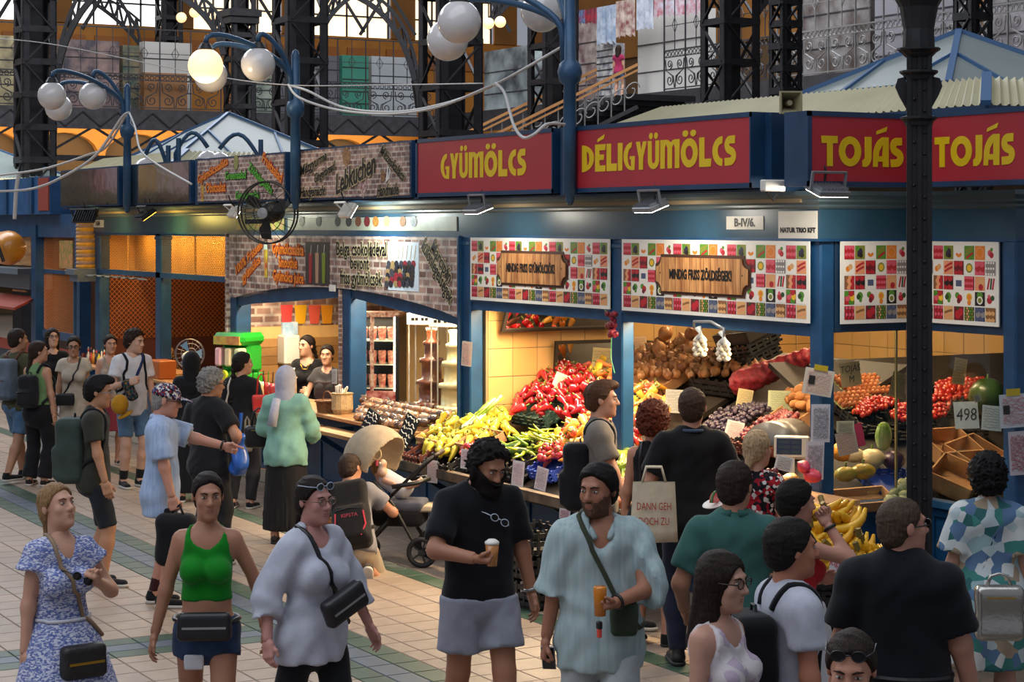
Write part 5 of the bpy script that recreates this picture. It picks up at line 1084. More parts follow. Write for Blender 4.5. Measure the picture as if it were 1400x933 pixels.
# ---- what the steel boards reflect: the opposite stall row and flags hung across the aisle
op = world_empty(empty('opposite_stalls', (-45, -14.3, 0), 'banded stall row on the other side of the aisle', 'stall'))
for z0, z1, c in ((0, 3.1, '#2a2420'), (3.1, 3.5, '#8a1f26'), (3.5, 3.85, '#1f2630'), (3.85, 4.2, '#b5a274'), (4.2, 4.5, '#262c36'), (4.5, 4.85, '#c2b088'), (4.85, 5.2, '#3a3a40'), (5.2, 5.8, '#b8a880')): MB().box(-75, -24, -14.6, -14.3, z0, z1).build('band', mat('band'+c, c, .6, var=.1, vscale=.6), op)
for x in (-62, -52, -44, -36): MB().box(x-.3, x+.3, -14.2, -13.8, 0, 6.5).build('pillar', IRON, op)
for k, cs in enumerate((('#b02a34', '#c8ccd4', '#2a4a9a'), ('#d0c02a', '#b8302c', '#2a7a3a'), ('#c8ccd4', '#b02a34', '#c8ccd4'), ('#20305a', '#b8303c', '#c8c8d0'))):
    y0 = -5.4-k*.75; e = world_empty(empty('flag', (-31, y0, 4.0), ['red, white and blue flag across the aisle', 'yellow, red and green flag across the aisle', 'white and red flag across the aisle', 'dark blue flag with red stripe across the aisle'][k], 'flag'))
    for j, c in enumerate(cs): MB().box(-31.01, -31, y0-.22*(j+1), y0-.22*j, 3.75, 4.55).build('stripe', mat('flag'+c, c, .7), e)
# ================================================================= PEOPLE: smooth figures grown from distance fields
A = lambda *v: np.array(v, float)
def cap(Pn, a, b, ra, rb, flat=None):
    ab = b-a; L = ab@ab; t = np.clip(((Pn-a)@ab)/max(L, 1e-9), 0, 1); q = Pn-a-t[:, None]*ab
    l2 = (q*q).sum(1)
    if flat is not None:
        w_, k = flat; qw = q@w_; l2 = l2-qw*qw+(qw/k)**2
    return np.sqrt(np.maximum(l2, 0))-(ra+(rb-ra)*t)
def elli(Pn, c, r):
    e = np.sqrt((((Pn-c)/r)**2).sum(1)); return (e-1)*min(r)
def smin(a, b, k):
    h = np.clip(.5+.5*(b-a)/k, 0, 1); return b*(1-h)+a*h-k*h*(1-h)
def smax(a, b, k): return -smin(-a, -b, k)
def rbox(Pn, c, hsz, r):
    q = np.abs(Pn-c)-(hsz-r); return np.sqrt((np.maximum(q, 0)**2).sum(1))+np.minimum(q.max(1), 0)-r
CORN = [(i, j, k) for i in (0, 1) for j in (0, 1) for k in (0, 1)]
EDG = [(a, b) for ia, a in enumerate(CORN) for b in CORN[ia+1:] if sum(abs(x-y) for x, y in zip(a, b)) == 1]
def snets(fn, lo, hi, h):
    lo = np.array(lo, float); n = np.ceil((np.array(hi)-lo)/h).astype(int)+1
    g = np.stack(np.meshgrid(*[lo[i]+h*np.arange(n[i]) for i in range(3)], indexing='ij'), -1)
    K = 4; cg = g[::K, ::K, ::K]; cs = cg.shape[:3]
    if cg.size > 600:
        Fc = fn(cg.reshape(-1, 3)).reshape(cs); near = np.abs(Fc) < K*h*2.6
        nb = near.copy()
        for ax in range(3):
            sh_ = [slice(None)]*3; sh_[ax] = slice(1, None); s2_ = [slice(None)]*3; s2_[ax] = slice(None, -1)
            nb2 = nb.copy(); nb2[tuple(s2_)] |= nb[tuple(sh_)]; nb2[tuple(sh_)] |= nb[tuple(s2_)]; nb = nb2
        I0 = [np.minimum(np.round(np.arange(n[i])/K).astype(int), cs[i]-1) for i in range(3)]
        full = nb[np.ix_(*I0)]; Fv = Fc[np.ix_(*I0)].copy(); Fv[full] = fn(g[full])
    else: Fv = fn(g.reshape(-1, 3)).reshape(n)
    s = Fv < 0; m = n-1
    sl = lambda c: tuple(slice(c[i], c[i]+m[i]) for i in range(3))
    cnt = sum(s[sl(c)].astype(np.int8) for c in CORN); act = (cnt > 0) & (cnt < 8)
    if not act.any(): return np.zeros((0, 3)), []
    ids = -np.ones(m, int); ids[act] = np.arange(act.sum()); acc = np.zeros((act.sum(), 3)); num = np.zeros(act.sum())
    for a, b in EDG:
        fa, fb = Fv[sl(a)][act], Fv[sl(b)][act]; cr = (fa < 0) != (fb < 0); t = np.where(cr, fa/np.where(fa == fb, 1, fa-fb), 0)
        pos = np.array(a, float)+t[:, None]*(np.array(b)-np.array(a)); acc += pos*cr[:, None]; num += cr
    V = lo+h*(np.argwhere(act)+acc/num[:, None]); faces = []
    for ax in range(3):
        u, v = (ax+1) % 3, (ax+2) % 3; d = [0, 0, 0]; d[ax] = 1
        A0 = s[:n[0]-d[0], :n[1]-d[1], :n[2]-d[2]]; B0 = s[d[0]:, d[1]:, d[2]:]; ch = A0 != B0
        I = np.argwhere(ch); ok = (I[:, u] >= 1) & (I[:, v] >= 1) & (I[:, u] < m[u]) & (I[:, v] < m[v]) & (I[:, ax] < m[ax]); I = I[ok]
        ins = A0[tuple(I.T)]
        def cid(du, dv):
            J = I.copy(); J[:, u] += du; J[:, v] += dv; return ids[tuple(J.T)]
        q = np.stack([cid(-1, -1), cid(0, -1), cid(0, 0), cid(-1, 0)], 1); q[~ins] = q[~ins][:, ::-1]
        q = q[(q >= 0).all(1)]; faces.append(q)
    return V, np.concatenate(faces)
def np_mesh(name, V, Q, material):
    me = bpy.data.meshes.new(name); me.from_pydata(np.asarray(V).tolist(), [], np.asarray(Q).tolist())
    for m in (material if isinstance(material, list) else [material]): me.materials.append(m)
    me.polygons.foreach_set('use_smooth', [True]*len(me.polygons)); me.update(); return me
def field_part(name, fn, lo, hi, h, material, parent):
    V, Q = snets(fn, lo, hi, h)
    if len(V) == 0: return None
    return link(name, np_mesh(name, V, Q, material), parent)
def wrinkle(Pn, amp, sd=0.0, f=1.0):
    x, y, z = Pn.T
    return amp*(np.sin(f*(31*x+9*z+sd)+2*np.sin(f*13*z+sd))*np.sin(f*(19*z+11*y+1.7*sd)+1.5*np.sin(f*17*x)))
# ---- head and hands, made once
def head_field(p, wide=1.0):
    d = smin(elli(p, A(0, .015, .035), A(.075*wide, .095, .084)), elli(p, A(0, -.02, -.03), A(.06*wide, .073, .085)), .03)
    d = smin(d, elli(p, A(0, -.035, -.07), A(.047*wide, .05, .05)), .03)
    ax = p.copy(); ax[:, 0] = np.abs(ax[:, 0])
    d = smin(d, cap(ax, A(0, -.084, .032), A(.034, -.078, .034), .010, .009), .018)
    d = smin(d, elli(ax, A(.038, -.060, -.02), A(.022, .02, .022)), .02)
    d = smax(d, -elli(ax, A(.031, -.099, .013), A(.019, .016, .012)), .012)
    d = smin(d, cap(p, A(0, -.088, .018), A(0, -.109, -.022), .008, .0135), .012)
    d = smin(d, elli(ax, A(.011, -.098, -.026), A(.009, .011, .008)), .008)
    d = smin(d, cap(ax, A(0, -.090, -.053), A(.016, -.085, -.053), .0075, .005), .008); d = smin(d, cap(ax, A(0, -.088, -.064), A(.013, -.084, -.063), .008, .006), .008)
    d = smin(d, elli(p, A(0, -.076, -.098), A(.02, .018, .016)), .02)
    d = smin(d, elli(ax, A(.079*wide, .014, .002), A(.009, .019, .031)), .006)
    d = smin(d, cap(p, A(0, .02, -.05), A(0, .035, -.19), .052*wide, .058*wide), .025)
    return d
HEADS = {}
def head_mesh(wide):
    if wide not in HEADS: HEADS[wide] = snets(lambda p: head_field(p, wide), (-.11, -.14, -.20), (.11, .13, .14), .0058)
    return HEADS[wide]
HANDS = {}
def hand_mesh(style):
    if style in HANDS: return HANDS[style]
    chains = []
    curl = {'relax': (18, 28, 22), 'grip': (62, 75, 50), 'flat': (4, 6, 5), 'point': (62, 80, 50)}[style]
    for i, (x, L, w_) in enumerate(((.030, .070, .0085), (.010, .078, .009), (-.010, .072, .0085), (-.028, .056, .0075))):
        c = (8, 10, 8) if (style == 'point' and i == 0) else curl
        a = 0; p = A(x, 0, .085-.004*abs(i-1)); seg = (L*.46, L*.30, L*.24)
        for s_, dc in zip(seg, c):
            a += math.radians(dc*(1+.08*i)); q = p+A(.004*(1.5-i)*0, math.sin(a)*s_, math.cos(a)*s_); chains.append((p, q, w_, w_*.9)); p = q; w_ *= .9
    ta = {'relax': .5, 'grip': 1.0, 'flat': .2, 'point': .9}[style]
    p0 = A(.026, .005, .022); p1 = p0+A(.026, .012*ta*1.5, .030); p2 = p1+A(.010-.012*ta, .022*ta, .030)
    chains += [(p0, p1, .013, .011), (p1, p2, .011, .0085)]
    def fn(p):
        d = rbox(p, A(0, .002, .048), A(.042, .016, .048), .014); d = smin(d, cap(p, A(0, 0, -.03), A(0, 0, .015), .027, .03, (A(0, 1, 0), .72)), .02)
        for a, b, r0, r1 in chains: d = smin(d, cap(p, a, b, r0, r1), .006)
        return d
    HANDS[style] = snets(fn, (-.06, -.04, -.05), (.09, .13, .19), .0046); return HANDS[style]
SKIN = {}
def skin(c):
    if c not in SKIN:
        m = mat('skin'+c, c, 0.5, var=0.06, vscale=9, spec=0.35); b = m.node_tree.nodes['Principled BSDF']
        b.inputs['Subsurface Weight'].default_value = 0.12; b.inputs['Subsurface Radius'].default_value = (.02, .008, .004); SKIN[c] = m
    return SKIN[c]
def cloth(c, c2=None, vs=14, rough=.85): return mat('fabric'+c+(c2 or '')+str(vs), c, rough, var=0.10 if not c2 else 0, vscale=vs, col2=c2, bump=0.12, bscale=220, spec=.2, sheen=.1)
def hairm(c): return mat('hair'+c, c, 0.6, var=0.35, vscale=30, bump=0.7, bscale=70, spec=.2, stretch=(3, 3, .6))
EYEW = mat('eye_white', '#a89e94', .3); IRIS = mat('eye_iris', '#2a1a12', .15); LIPS = mat('lips', '#8c4a42', .45); LIPR = mat('lips_red', '#a8201f', .4)
em = MB(); em.sphere((0, 0, 0), .0125, 10, 8, (1.1, .7, .46)); em.m = 1; em.sphere((0, -.0052, .0005), .0062, 8, 6, (1, .7, .85)); EYE = em.mesh('eye', [EYEW, IRIS], True)
def two_bone(a, t, l1, l2, pole):
    d = t-a; L = np.linalg.norm(d); L2 = min(L, (l1+l2)*.999); d = d/max(L, 1e-6); t = a+d*L2
    x = (l1*l1-l2*l2+L2*L2)/(2*L2); h = math.sqrt(max(l1*l1-x*x, 0)); p = pole-d*(pole@d); p /= max(np.linalg.norm(p), 1e-6)
    return a+d*x+p*h, t
def Rm(ax, deg): return np.array(Matrix.Rotation(math.radians(deg), 3, ax))
SOLEW = mat('sole_white', '#b9b4aa', .6); SOLEB = mat('sole_black', '#1a1a1a', .6)
SHOE = {}
def shoe_mesh(kind):
    if kind not in SHOE:
        def up(p):
            d = cap(p, A(0, .045, .045), A(0, -.14, .03), .040, .036, (A(0, 0, 1), .85)); d = smin(d, cap(p, A(0, .04, .05), A(0, .035, .10), .042, .04), .02)
            if kind == 'sandal': d = np.minimum(cap(p, A(-.04, -.09, .035), A(.04, -.09, .035), .03, .03, (A(0, 1, 0), .6)), cap(p, A(0, .05, .04), A(0, .04, .09), .044, .044)); d = np.maximum(d, -(p[:, 2]-.02))
            return np.maximum(d, np.maximum(.02-p[:, 2], p[:, 2]-(.10 if kind != 'boot' else .13)))
        so = lambda p: np.maximum(cap(p, A(0, .045, .015), A(0, -.145, .015), .046, .042, (A(0, 0, 1), .8)), np.maximum(-p[:, 2], p[:, 2]-.026))
        SHOE[kind] = (snets(up, (-.07, -.22, 0), (.07, .12, .15), .009), snets(so, (-.07, -.22, -.02), (.07, .12, .05), .008))
    return SHOE[kind]
PEOPLE = []
def person(label, px, ytop=None, H=1.72, face=0, t=None, z0=0.0, build=1.0, sex='m', skin_c='#b98a70', lean=0, side=0, twist=0, hy=0, hp=0, hr=0, L=None, R=None, Lp=None, Rp=None, Lh='relax', Rh='relax',
           feet=((.10, 0, 0), (-.10, 0, 0)), pelvis=None, knees=None, top=None, bottom=None, hair=None, shoes=('sneaker', '#1a1a1c', 'w'), h=.018, lips=LIPS, beard=None, brows='#2a1c14', acc=None, eyes=True, kind='person', belly=0.0, bust=None, toes=True):
    s = H/1.75; w = build; f = sex == 'f'
    if t is None: t = (3-H-z0)*F/(ytop-HZ)
    loc = P(px, 500, t); loc.z = z0
    e = empty('person', loc, label, 'person', None, math.radians(face+60.95))
    sh = (.140 if f else .164)*s*(.5+.5*w); pel = A(0, 0, .93*s) if pelvis is None else A(*pelvis)
    Rt = Rm('X', lean) @ Rm('Y', side) @ Rm('Z', twist); U = lambda x, y, z: pel+Rt@A(x, y, z)*s
    Rhd = Rt @ Rm('X', -lean*.7) @ Rm('Z', hy) @ Rm('X', hp) @ Rm('Y', hr)
    neck = U(0, .015, .515); hc = neck+Rhd@A(0, -.02, .165)*s**.5; hs = 1.045*s**.5*(.96 if f else 1.0)
    bk = Rt@A(0, 1, 0); zx = Rt@A(0, 0, 1)
    arms = []
    for sg, tg, pl in ((1, L, Lp), (-1, R, Rp)):
        sh_p = U(sg*sh/s, .015, .455); tg = A(*(tg or (sg*(.25*w if not f else .22*w), -.02, .84)))*s; pl = A(*(pl or (sg*.5, .8, -.3)))
        el, wr = two_bone(sh_p, tg, .285*s, .245*s, pl); arms.append((sg, sh_p, el, wr))
    legs = []
    for i, sg in enumerate((1, -1)):
        hip = pel+Rm('Z', twist*.3)@A(sg*.088*w, 0, -.03)*s; ft = A(*feet[i]); an = A(ft[0], ft[1]+.03, ft[2]+.075)*1.0
        kp = A(*(knees[i] if knees else (sg*.15, -1, 0))); kn, an = two_bone(hip, an, .425*s, .42*s, kp); legs.append((sg, hip, kn, an))
    # --- body fields
    def torso(p, o=0.0, k=.05):
        wv = .142 if not f else .122; cv = .155 if not f else .135; hv = .158 if not f else .165
        d = cap(p, U(0, 0, -.02), U(0, 0, .10), (hv-.012)*w*s+o, wv*w*s+o, (bk, .70)); d = smin(d, cap(p, U(0, 0, .14), U(0, .005, .40), (wv-.005)*w*s+o, cv*(.4+.6*w)*s+o, (bk, .66)), k)
        d = smin(d, cap(p, U(-sh/s*.78, .015, .435), U(sh/s*.78, .015, .435), .062*s+o, .062*s+o), k); d = smin(d, cap(p, U(0, .02, .44), U(0, .015, .54), .075*s+o*.6, .052*s+o*.4), k*.8)
        if f or bust: 
            for q in (-1, 1): d = smin(d, elli(p, U(q*.068, -.085, .30), (bust or .062)*s+o+A(0, 0, 0)), .04)
        if belly: d = smin(d, elli(p, U(0, -.06, .10), A(.15, .10+belly, .14)*s*w+o), .06)
        d = smin(d, elli(p, U(0, .055, -.06), A(.15*w, .095, .11)*s+o), .05)
        return d
    def arm(p, i, o, r0=0.0, fr=1.0, long=False):
        sg, a, b, c = arms[i]; g = (.9 if f else 1.0)*(.35+.65*w)*s
        b2 = a+(b-a)*min(fr, 1); d = cap(p, a, b2, .051*g+o, (.051+(.040-.051)*min(fr, 1))*g+o+r0)
        if fr < 1: d = np.maximum(d, (p-b2)@((b-a)/np.linalg.norm(b-a)))
        if long: c2 = b+(c-b)*(fr-1) if fr > 1 else c; d = smin(d, cap(p, b, c2, .042*g+o, .030*g+o+r0), .03); d = np.maximum(d, (p-c2)@((c-b)/np.linalg.norm(c-b)))
        return d
    def leg(p, i, o, fr=2.0, flare=0.0):
        sg, a, b, c = legs[i]; g = (.4+.6*w)*s
        if fr <= 1:
            b2 = a+(b-a)*fr; d = cap(p, a, b2, .082*g+o, (.082-.022*fr)*g+o+flare); return np.maximum(d, (p-b2)@((b-a)/np.linalg.norm(b-a)))
        c2 = b+(c-b)*(fr-1); m = b+(c-b)*.3; d = cap(p, a, b, .082*g+o, .058*g+o); d = smin(d, cap(p, b, m, .058*g+o, .060*g+o), .02)
        d = smin(d, cap(p, m, c2, .060*g+o, (.060-.022*(fr-1))*g+o+flare), .03)
        if fr < 2: d = np.maximum(d, (p-c2)@((c-b)/np.linalg.norm(c-b)))
        return d
    # bounds
    pts = np.array([hc]+[q for a in arms for q in a[1:]]+[q for l in legs for q in l[1:]]+[pel]); lo0 = pts.min(0)-.2; hi0 = pts.max(0)+.2
    def body(p):
        d = torso(p)
        for i in (0, 1): d = smin(d, arm(p, i, 0, long=True, fr=2.0), .03); d = smin(d, leg(p, i, 0), .04)
        if toes:
            for sg, a, b, c in legs: d = smin(d, cap(p, c, c+A(0, -.03, -.03), .036, .035), .02); d = smin(d, cap(p, c+A(0, .01, -.045), c+A(0, -.15, -.052), .028, .020), .02)
        return d
    bv, bq = snets(body, lo0, hi0, h*1.25)
    wide = 1.03 if not f else .96; hv_, hq = head_mesh(wide); hv = hv_*hs@Rhd.T+hc
    VV = [bv, hv]; QQ = [bq, hq+len(bv)]; off = len(bv)+len(hv)
    for i, (sg, a, b, c) in enumerate(arms):
        st = (Lh, Rh)[i]
        if st is None: continue
        v, q = hand_mesh(st); v = v.copy()*s*(.93 if f else 1.0); z = (c-b)/np.linalg.norm(c-b); hint = A(0, -1, .15) if abs(z[1]) < .8 else A(-sg*.3, 0, 1); hint = Rt@hint
        x = hint-z*(hint@z); x /= np.linalg.norm(x); y = np.cross(z, x)
        if sg < 0: v[:, 1] *= -1; q = q[:, ::-1]
        VV.append(v@np.stack([x, y, z])+c); QQ.append(q+off); off += len(v)
    sk = skin(skin_c); bo = link('body', np_mesh('body', np.concatenate(VV), np.concatenate(QQ), sk), e)
    toW = lambda q: hc+(A(*q)*hs)@Rhd.T; Mh = Matrix.Translation(hc) @ Matrix(Rhd).to_4x4() @ Matrix.Diagonal((hs, hs, hs, 1))
    if eyes:
        for sg in (-1, 1):
            o = link('eye', EYE, e); o.matrix_local = Mh @ Matrix.Translation((sg*.031, -.0825, .012))
            MB(Mh).tube([(sg*.013, -.0935, .0285), (sg*.03, -.0925, .035), (sg*.05, -.078, .030)], [.0035, .004, .002], 6).build('eyebrow', hairm(brows), e, True)
        mb = MB(Mh); mb.sphere((0, -.0935, -.0545), .01, 10, 6, (2.0, .5, .38)); mb.sphere((0, -.0925, -.0635), .01, 10, 6, (1.7, .5, .5)); mb.build('lips', lips, e, True)
    # --- clothes
    sd = (px*1.37) % 7; topf = None
    if top:
        mt, sl, hem, loose = top['m'], top.get('sleeve', .55), top.get('hem', -.12), top.get('loose', .014); vn = top.get('v', 0); lng = sl > 1
        def topf(p, o=0.0, cut=True):
            lo_ = loose+o; d = torso(p, lo_, .05)
            zz = (p-pel)@zx/s
            d = smin(d, cap(p, U(0, .01, 0), U(0, .01, min(-.05, (hem if not callable(hem) else -.1)-.03)), (.150 if not f else .156)*w*s+lo_, (.152 if not f else .160)*w*s+lo_, (bk, .74)), .03)
            if top.get('flare'): d = d-top['flare']*np.clip((.30-zz)/.4, 0, 1)
            if sl > 0:
                for i in (0, 1): d = smin(d, arm(p, i, lo_+.004, top.get('cuff', .012), sl, lng), .035)
            else:
                for i in (0, 1): d = smax(d, -cap(p, arms[i][1]+A(arms[i][0]*.045*s, 0, -.02), arms[i][1]+A(arms[i][0]*.06*s, 0, .15), .095*s-o, .09*s-o), .015)
            if cut:
                d = np.maximum(d, hem-zz) if not callable(hem) else np.maximum(d, hem(p, zz))
                nr = top.get('neck', .066)*s; d = smax(d, -cap(p, U(0, -.012, .50), U(0, -.035, .75), nr, nr*1.15), .01)
                if vn: d = smax(d, -cap(p, U(0, -.07, .53), U(0, -.19, .50-vn), .06*s, .012*s), .012)
                if sl == 0: d = smax(d, -cap(p, U(0, -.02, .50), U(0, -.14, .52), .085*s, .09*s), .01)
            return d+wrinkle(p, top.get('wr', .006), sd)
        tp = field_part(top.get('name', 'shirt'), topf, lo0-.05, hi0+.05, h, mt, e)
        if top.get('collar'):
            cm = MB(); 
            for sg in (-1, 1):
                a_, b_, c_ = U(sg*.02, .085, .555), U(sg*.085, 0, .535), U(sg*.035, -.105, .455); mid = U(sg*.105, -.015, .49)
                cm.tube([tuple(a_), tuple((a_+b_)/2+A(0, .01, 0)), tuple(b_), tuple((b_+c_)/2), tuple(c_)], [.02, .022, .022, .024, .014], 6)
            cm.build('collar', mt, e, True)
    botf = None
    if bottom:
        bm_, k, fr, loose = bottom['m'], bottom['k'], bottom.get('len', .7), bottom.get('loose', .011); wz = bottom.get('waist', .06)
        if top and not callable(top.get('hem', -.12)) and top.get('hem', -.12) < -.03 and 'waist' not in bottom: wz = top.get('hem', -.12)+.075
        if k == 'skirt':
            hz = fr; r0 = bottom.get('r0', .15)*w; r1 = bottom.get('r1', .27)
            hcn = (legs[0][1]+legs[1][1])/2; kc = (legs[0][2]+legs[1][2])/2
            def botf(p, o=0.0):
                z = p[:, 2]; zt = pel[2]+wz*s; u_ = np.clip((zt-z)/(zt-hz), 0, 1); cx = pel[0]*(1-u_)+kc[0]*u_; cy = pel[1]*(1-u_)+kc[1]*u_
                x_, y_ = p[:, 0]-cx, p[:, 1]-cy; th = np.arctan2(y_, x_); r = (r0+(r1-r0)*u_**.75)*s*(1+bottom.get('fold', .05)*u_*np.sin(bottom.get('nf', 9)*th+3*u_+sd))
                d = (np.sqrt(x_**2+(y_/.78)**2)-r)*.7-o; return np.maximum(d, np.maximum(z-zt, hz-z))
        else:
            def botf(p, o=0.0):
                lo_ = loose+o; d = cap(p, U(0, 0, -.05), U(0, 0, .06), .150*w*s*(1.05 if f else 1)+lo_, .140*w*s+lo_, (bk, .74)); d = smin(d, elli(p, U(0, .055, -.06), A(.15*w, .10, .12)*s+lo_), .05)
                for i in (0, 1): d = smin(d, leg(p, i, lo_, fr, bottom.get('flare', .008)), .012)
                zz = (p-pel)@zx/s; return np.maximum(d, zz-wz)+wrinkle(p, bottom.get('wr', .005), sd+2)
        bt = field_part(bottom.get('name', {'skirt': 'skirt'}.get(k, 'trousers' if fr > 1.2 else 'shorts')), botf, lo0-A(.15, .15, .0), hi0+A(.15, .15, 0), h, bm_, e)
        if bottom.get('belt'): 
            cz = pel[2]+.05*s; MB().tube([(pel[0]+(.155*w*s+.018)*math.cos(a), pel[1]+(.115*w*s+.018)*math.sin(a), cz) for a in [2*PI*i/24 for i in range(24)]], .014, 6, close=True).build('belt', BLACKP, e)
    if shoes:
        for i, (sg, a, b, c) in enumerate(legs):
            (uv, uq), (sv, sq) = shoe_mesh(shoes[0]); g = s*(.92 if f else 1.02); yaw = feet[i][3] if len(feet[i]) > 3 else sg*8; pit = feet[i][4] if len(feet[i]) > 4 else 0
            M_ = Rm('Z', yaw)@Rm('X', pit); base = c-M_@A(0, .03, .075)*1.0
            o = link('shoe', np_mesh('shoe', uv*g@M_.T+base, uq, cloth(shoes[1]) if shoes[0] != 'boot' else mat('leather'+shoes[1], shoes[1], .4)), e)
            link('sole', np_mesh('sole', sv*g@M_.T+base, sq, SOLEW if shoes[2] == 'w' else SOLEB), o)
            if len(shoes) > 3:
                field_part('sock', lambda p: np.maximum(cap(p, c, c+(b-c)*.28, .043*s, .05*s), -(p[:, 2]-c[2]-.02)), c-.1, c+A(.1, .1, .25), .012, cloth(shoes[3]), e)
    # --- hair
    if hair:
        st, hcol = hair['k'], hair['c']; th = hair.get('th', .014); nz = hair.get('nz', .003)
        def hf(p):
            q = ((p-hc)@Rhd)/hs; x, y, z = q.T
            d = elli(q, A(0, .016, .036), A(.077*wide+th, .098+th, .086+th*1.1)); d = smin(d, elli(q, A(0, .055, -.03), A(.060*wide+th*.8, .052+th*.8, .06)), .03)
            if st in ('bob', 'long', 'hijab', 'fall'):
                zb = hair.get('z', -.13); d = smin(d, cap(q, A(0, .03, 0), A(0, .045, zb), .078+th, .07+th*1.2, (A(0, 1, 0), .85)), .03)
                if st in ('long', 'fall'): d = smin(d, cap(q, A(0, .07, -.02), A(0, hair.get('y', .105), zb), .075+th*.5, .055, (A(0, 1, 0), .5)), .04)
            if st != 'curly': d = d+nz*np.sin(60*x+20*np.sin(25*z))*np.sin(40*z+30*y)
            fy = hair.get('fy', 0.0); fz = hair.get('fz', 0.0)
            d = smax(d, -elli(q, A(0, -.125+fy, -.03+fz), A(.083, .098, .124)), .010)
            if st not in ('bob', 'long', 'hijab', 'fall'): d = np.maximum(d, -.092+np.maximum(0, .06-y)*1.38-z+hair.get('up', 0)+.005*np.sin(95*x+40*y)*np.sin(60*z))
            else: d = np.maximum(d, np.where(y < -.015, hair.get('zf', -.09 if st != 'bob' else -.10)-z, hair.get('z', -.13)-.04-z))
            if st == 'curly': d = d-.018*(np.sin(85*x+4*np.sin(60*z))*np.sin(80*y+3*np.sin(55*x))*np.sin(78*z+2*np.sin(60*y)))-.004
            if st == 'quiff': d = smin(d, smax(elli(q, A(0, -.03, .105), A(.062, .075, .036)), -(z-.07), .02), .025)+.006*np.sin(70*x+30*y)
            if st == 'pony': d = smin(d, cap(q, A(0, .10, .05), A(0, .14, .03), .03, .03), .02); d = smin(d, cap(q, A(0, .14, .03), A(hair.get('px', 0), .15, hair.get('pz', -.2)), .032, .02), .02)
            if st == 'low': d = smin(d, cap(q, A(0, .09, -.05), A(hair.get('px', 0), .12, hair.get('pz', -.26)), .034, .02), .02)
            if st == 'bun': d = smin(d, elli(q, A(0, hair.get('by', .10), hair.get('bz', .07)), A(.042, .038, .038)), .015)
            if st == 'braid': d = smin(d, cap(q, A(.02, .10, -.02), A(hair.get('px', .03), .13, hair.get('pz', -.36)), .03, .016)+.007*np.sin(110*z), .015)
            return d*hs
        field_part('hair', hf, hc-A(.26, .26, .5), hc+A(.26, .26, .24), .0095 if h < .017 else .012, hairm(hcol) if st != 'hijab' else cloth(hcol), e)
    if beard:
        def bf(p):
            q = ((p-hc)@Rhd)/hs; d = head_field(q, wide)-beard.get('th', .008); d = smin(d, elli(q, A(0, -.075, -.105), A(.045, .035, .035)*beard.get('chin', 1.0)), .02) if beard.get('chin') else d
            d = np.maximum(d, q[:, 2]+.036-.8*np.maximum(0, np.abs(q[:, 0])-.03)); d = np.maximum(d, q[:, 1]-.012); d = smax(d, -elli(q, A(0, -.105, -.058), A(.022, .02, .009)), .004); d = np.maximum(d, -.135-q[:, 2])
            return d*hs
        field_part('beard', bf, hc-.2, hc+.16, .0085, hairm(beard['c']), e)
    # --- accessories
    ctx = dict(e=e, s=s, U=U, hc=hc, hs=hs, Mh=Mh, Rt=Rt, arms=arms, legs=legs, pel=pel, h=h, lo=lo0, hi=hi0, Rhd=Rhd, w=w)
    def surf(p, o=0.0):
        d = torso(p, .012+o)
        if topf is not None: d = np.minimum(d, topf(p, o, False))
        if botf is not None: d = np.minimum(d, botf(p, o))
        return d
    def hug(pts, gap=.006, it=6):
        q = np.array(pts, float)
        for _ in range(it):
            d = surf(q); g = np.stack([surf(q+A(*[(.004 if j == i else 0) for j in range(3)]))-d for i in range(3)], 1)/.004; g /= np.maximum(np.linalg.norm(g, axis=1), 1e-6)[:, None]; q = q+g*(gap-d)[:, None]
        return q
    ctx['hug'] = hug
    for fnc in (acc or []): fnc(ctx)
    for i, k_ in enumerate(('gl', 'gr')):
        sg, a, b, c = arms[i]; zd = (c-b)/np.linalg.norm(c-b); e[k_] = (c+zd*.085*s+np.cross(zd, Rt@A(0, -1, .15))*sg*.028).tolist()
    PEOPLE.append(e); return e
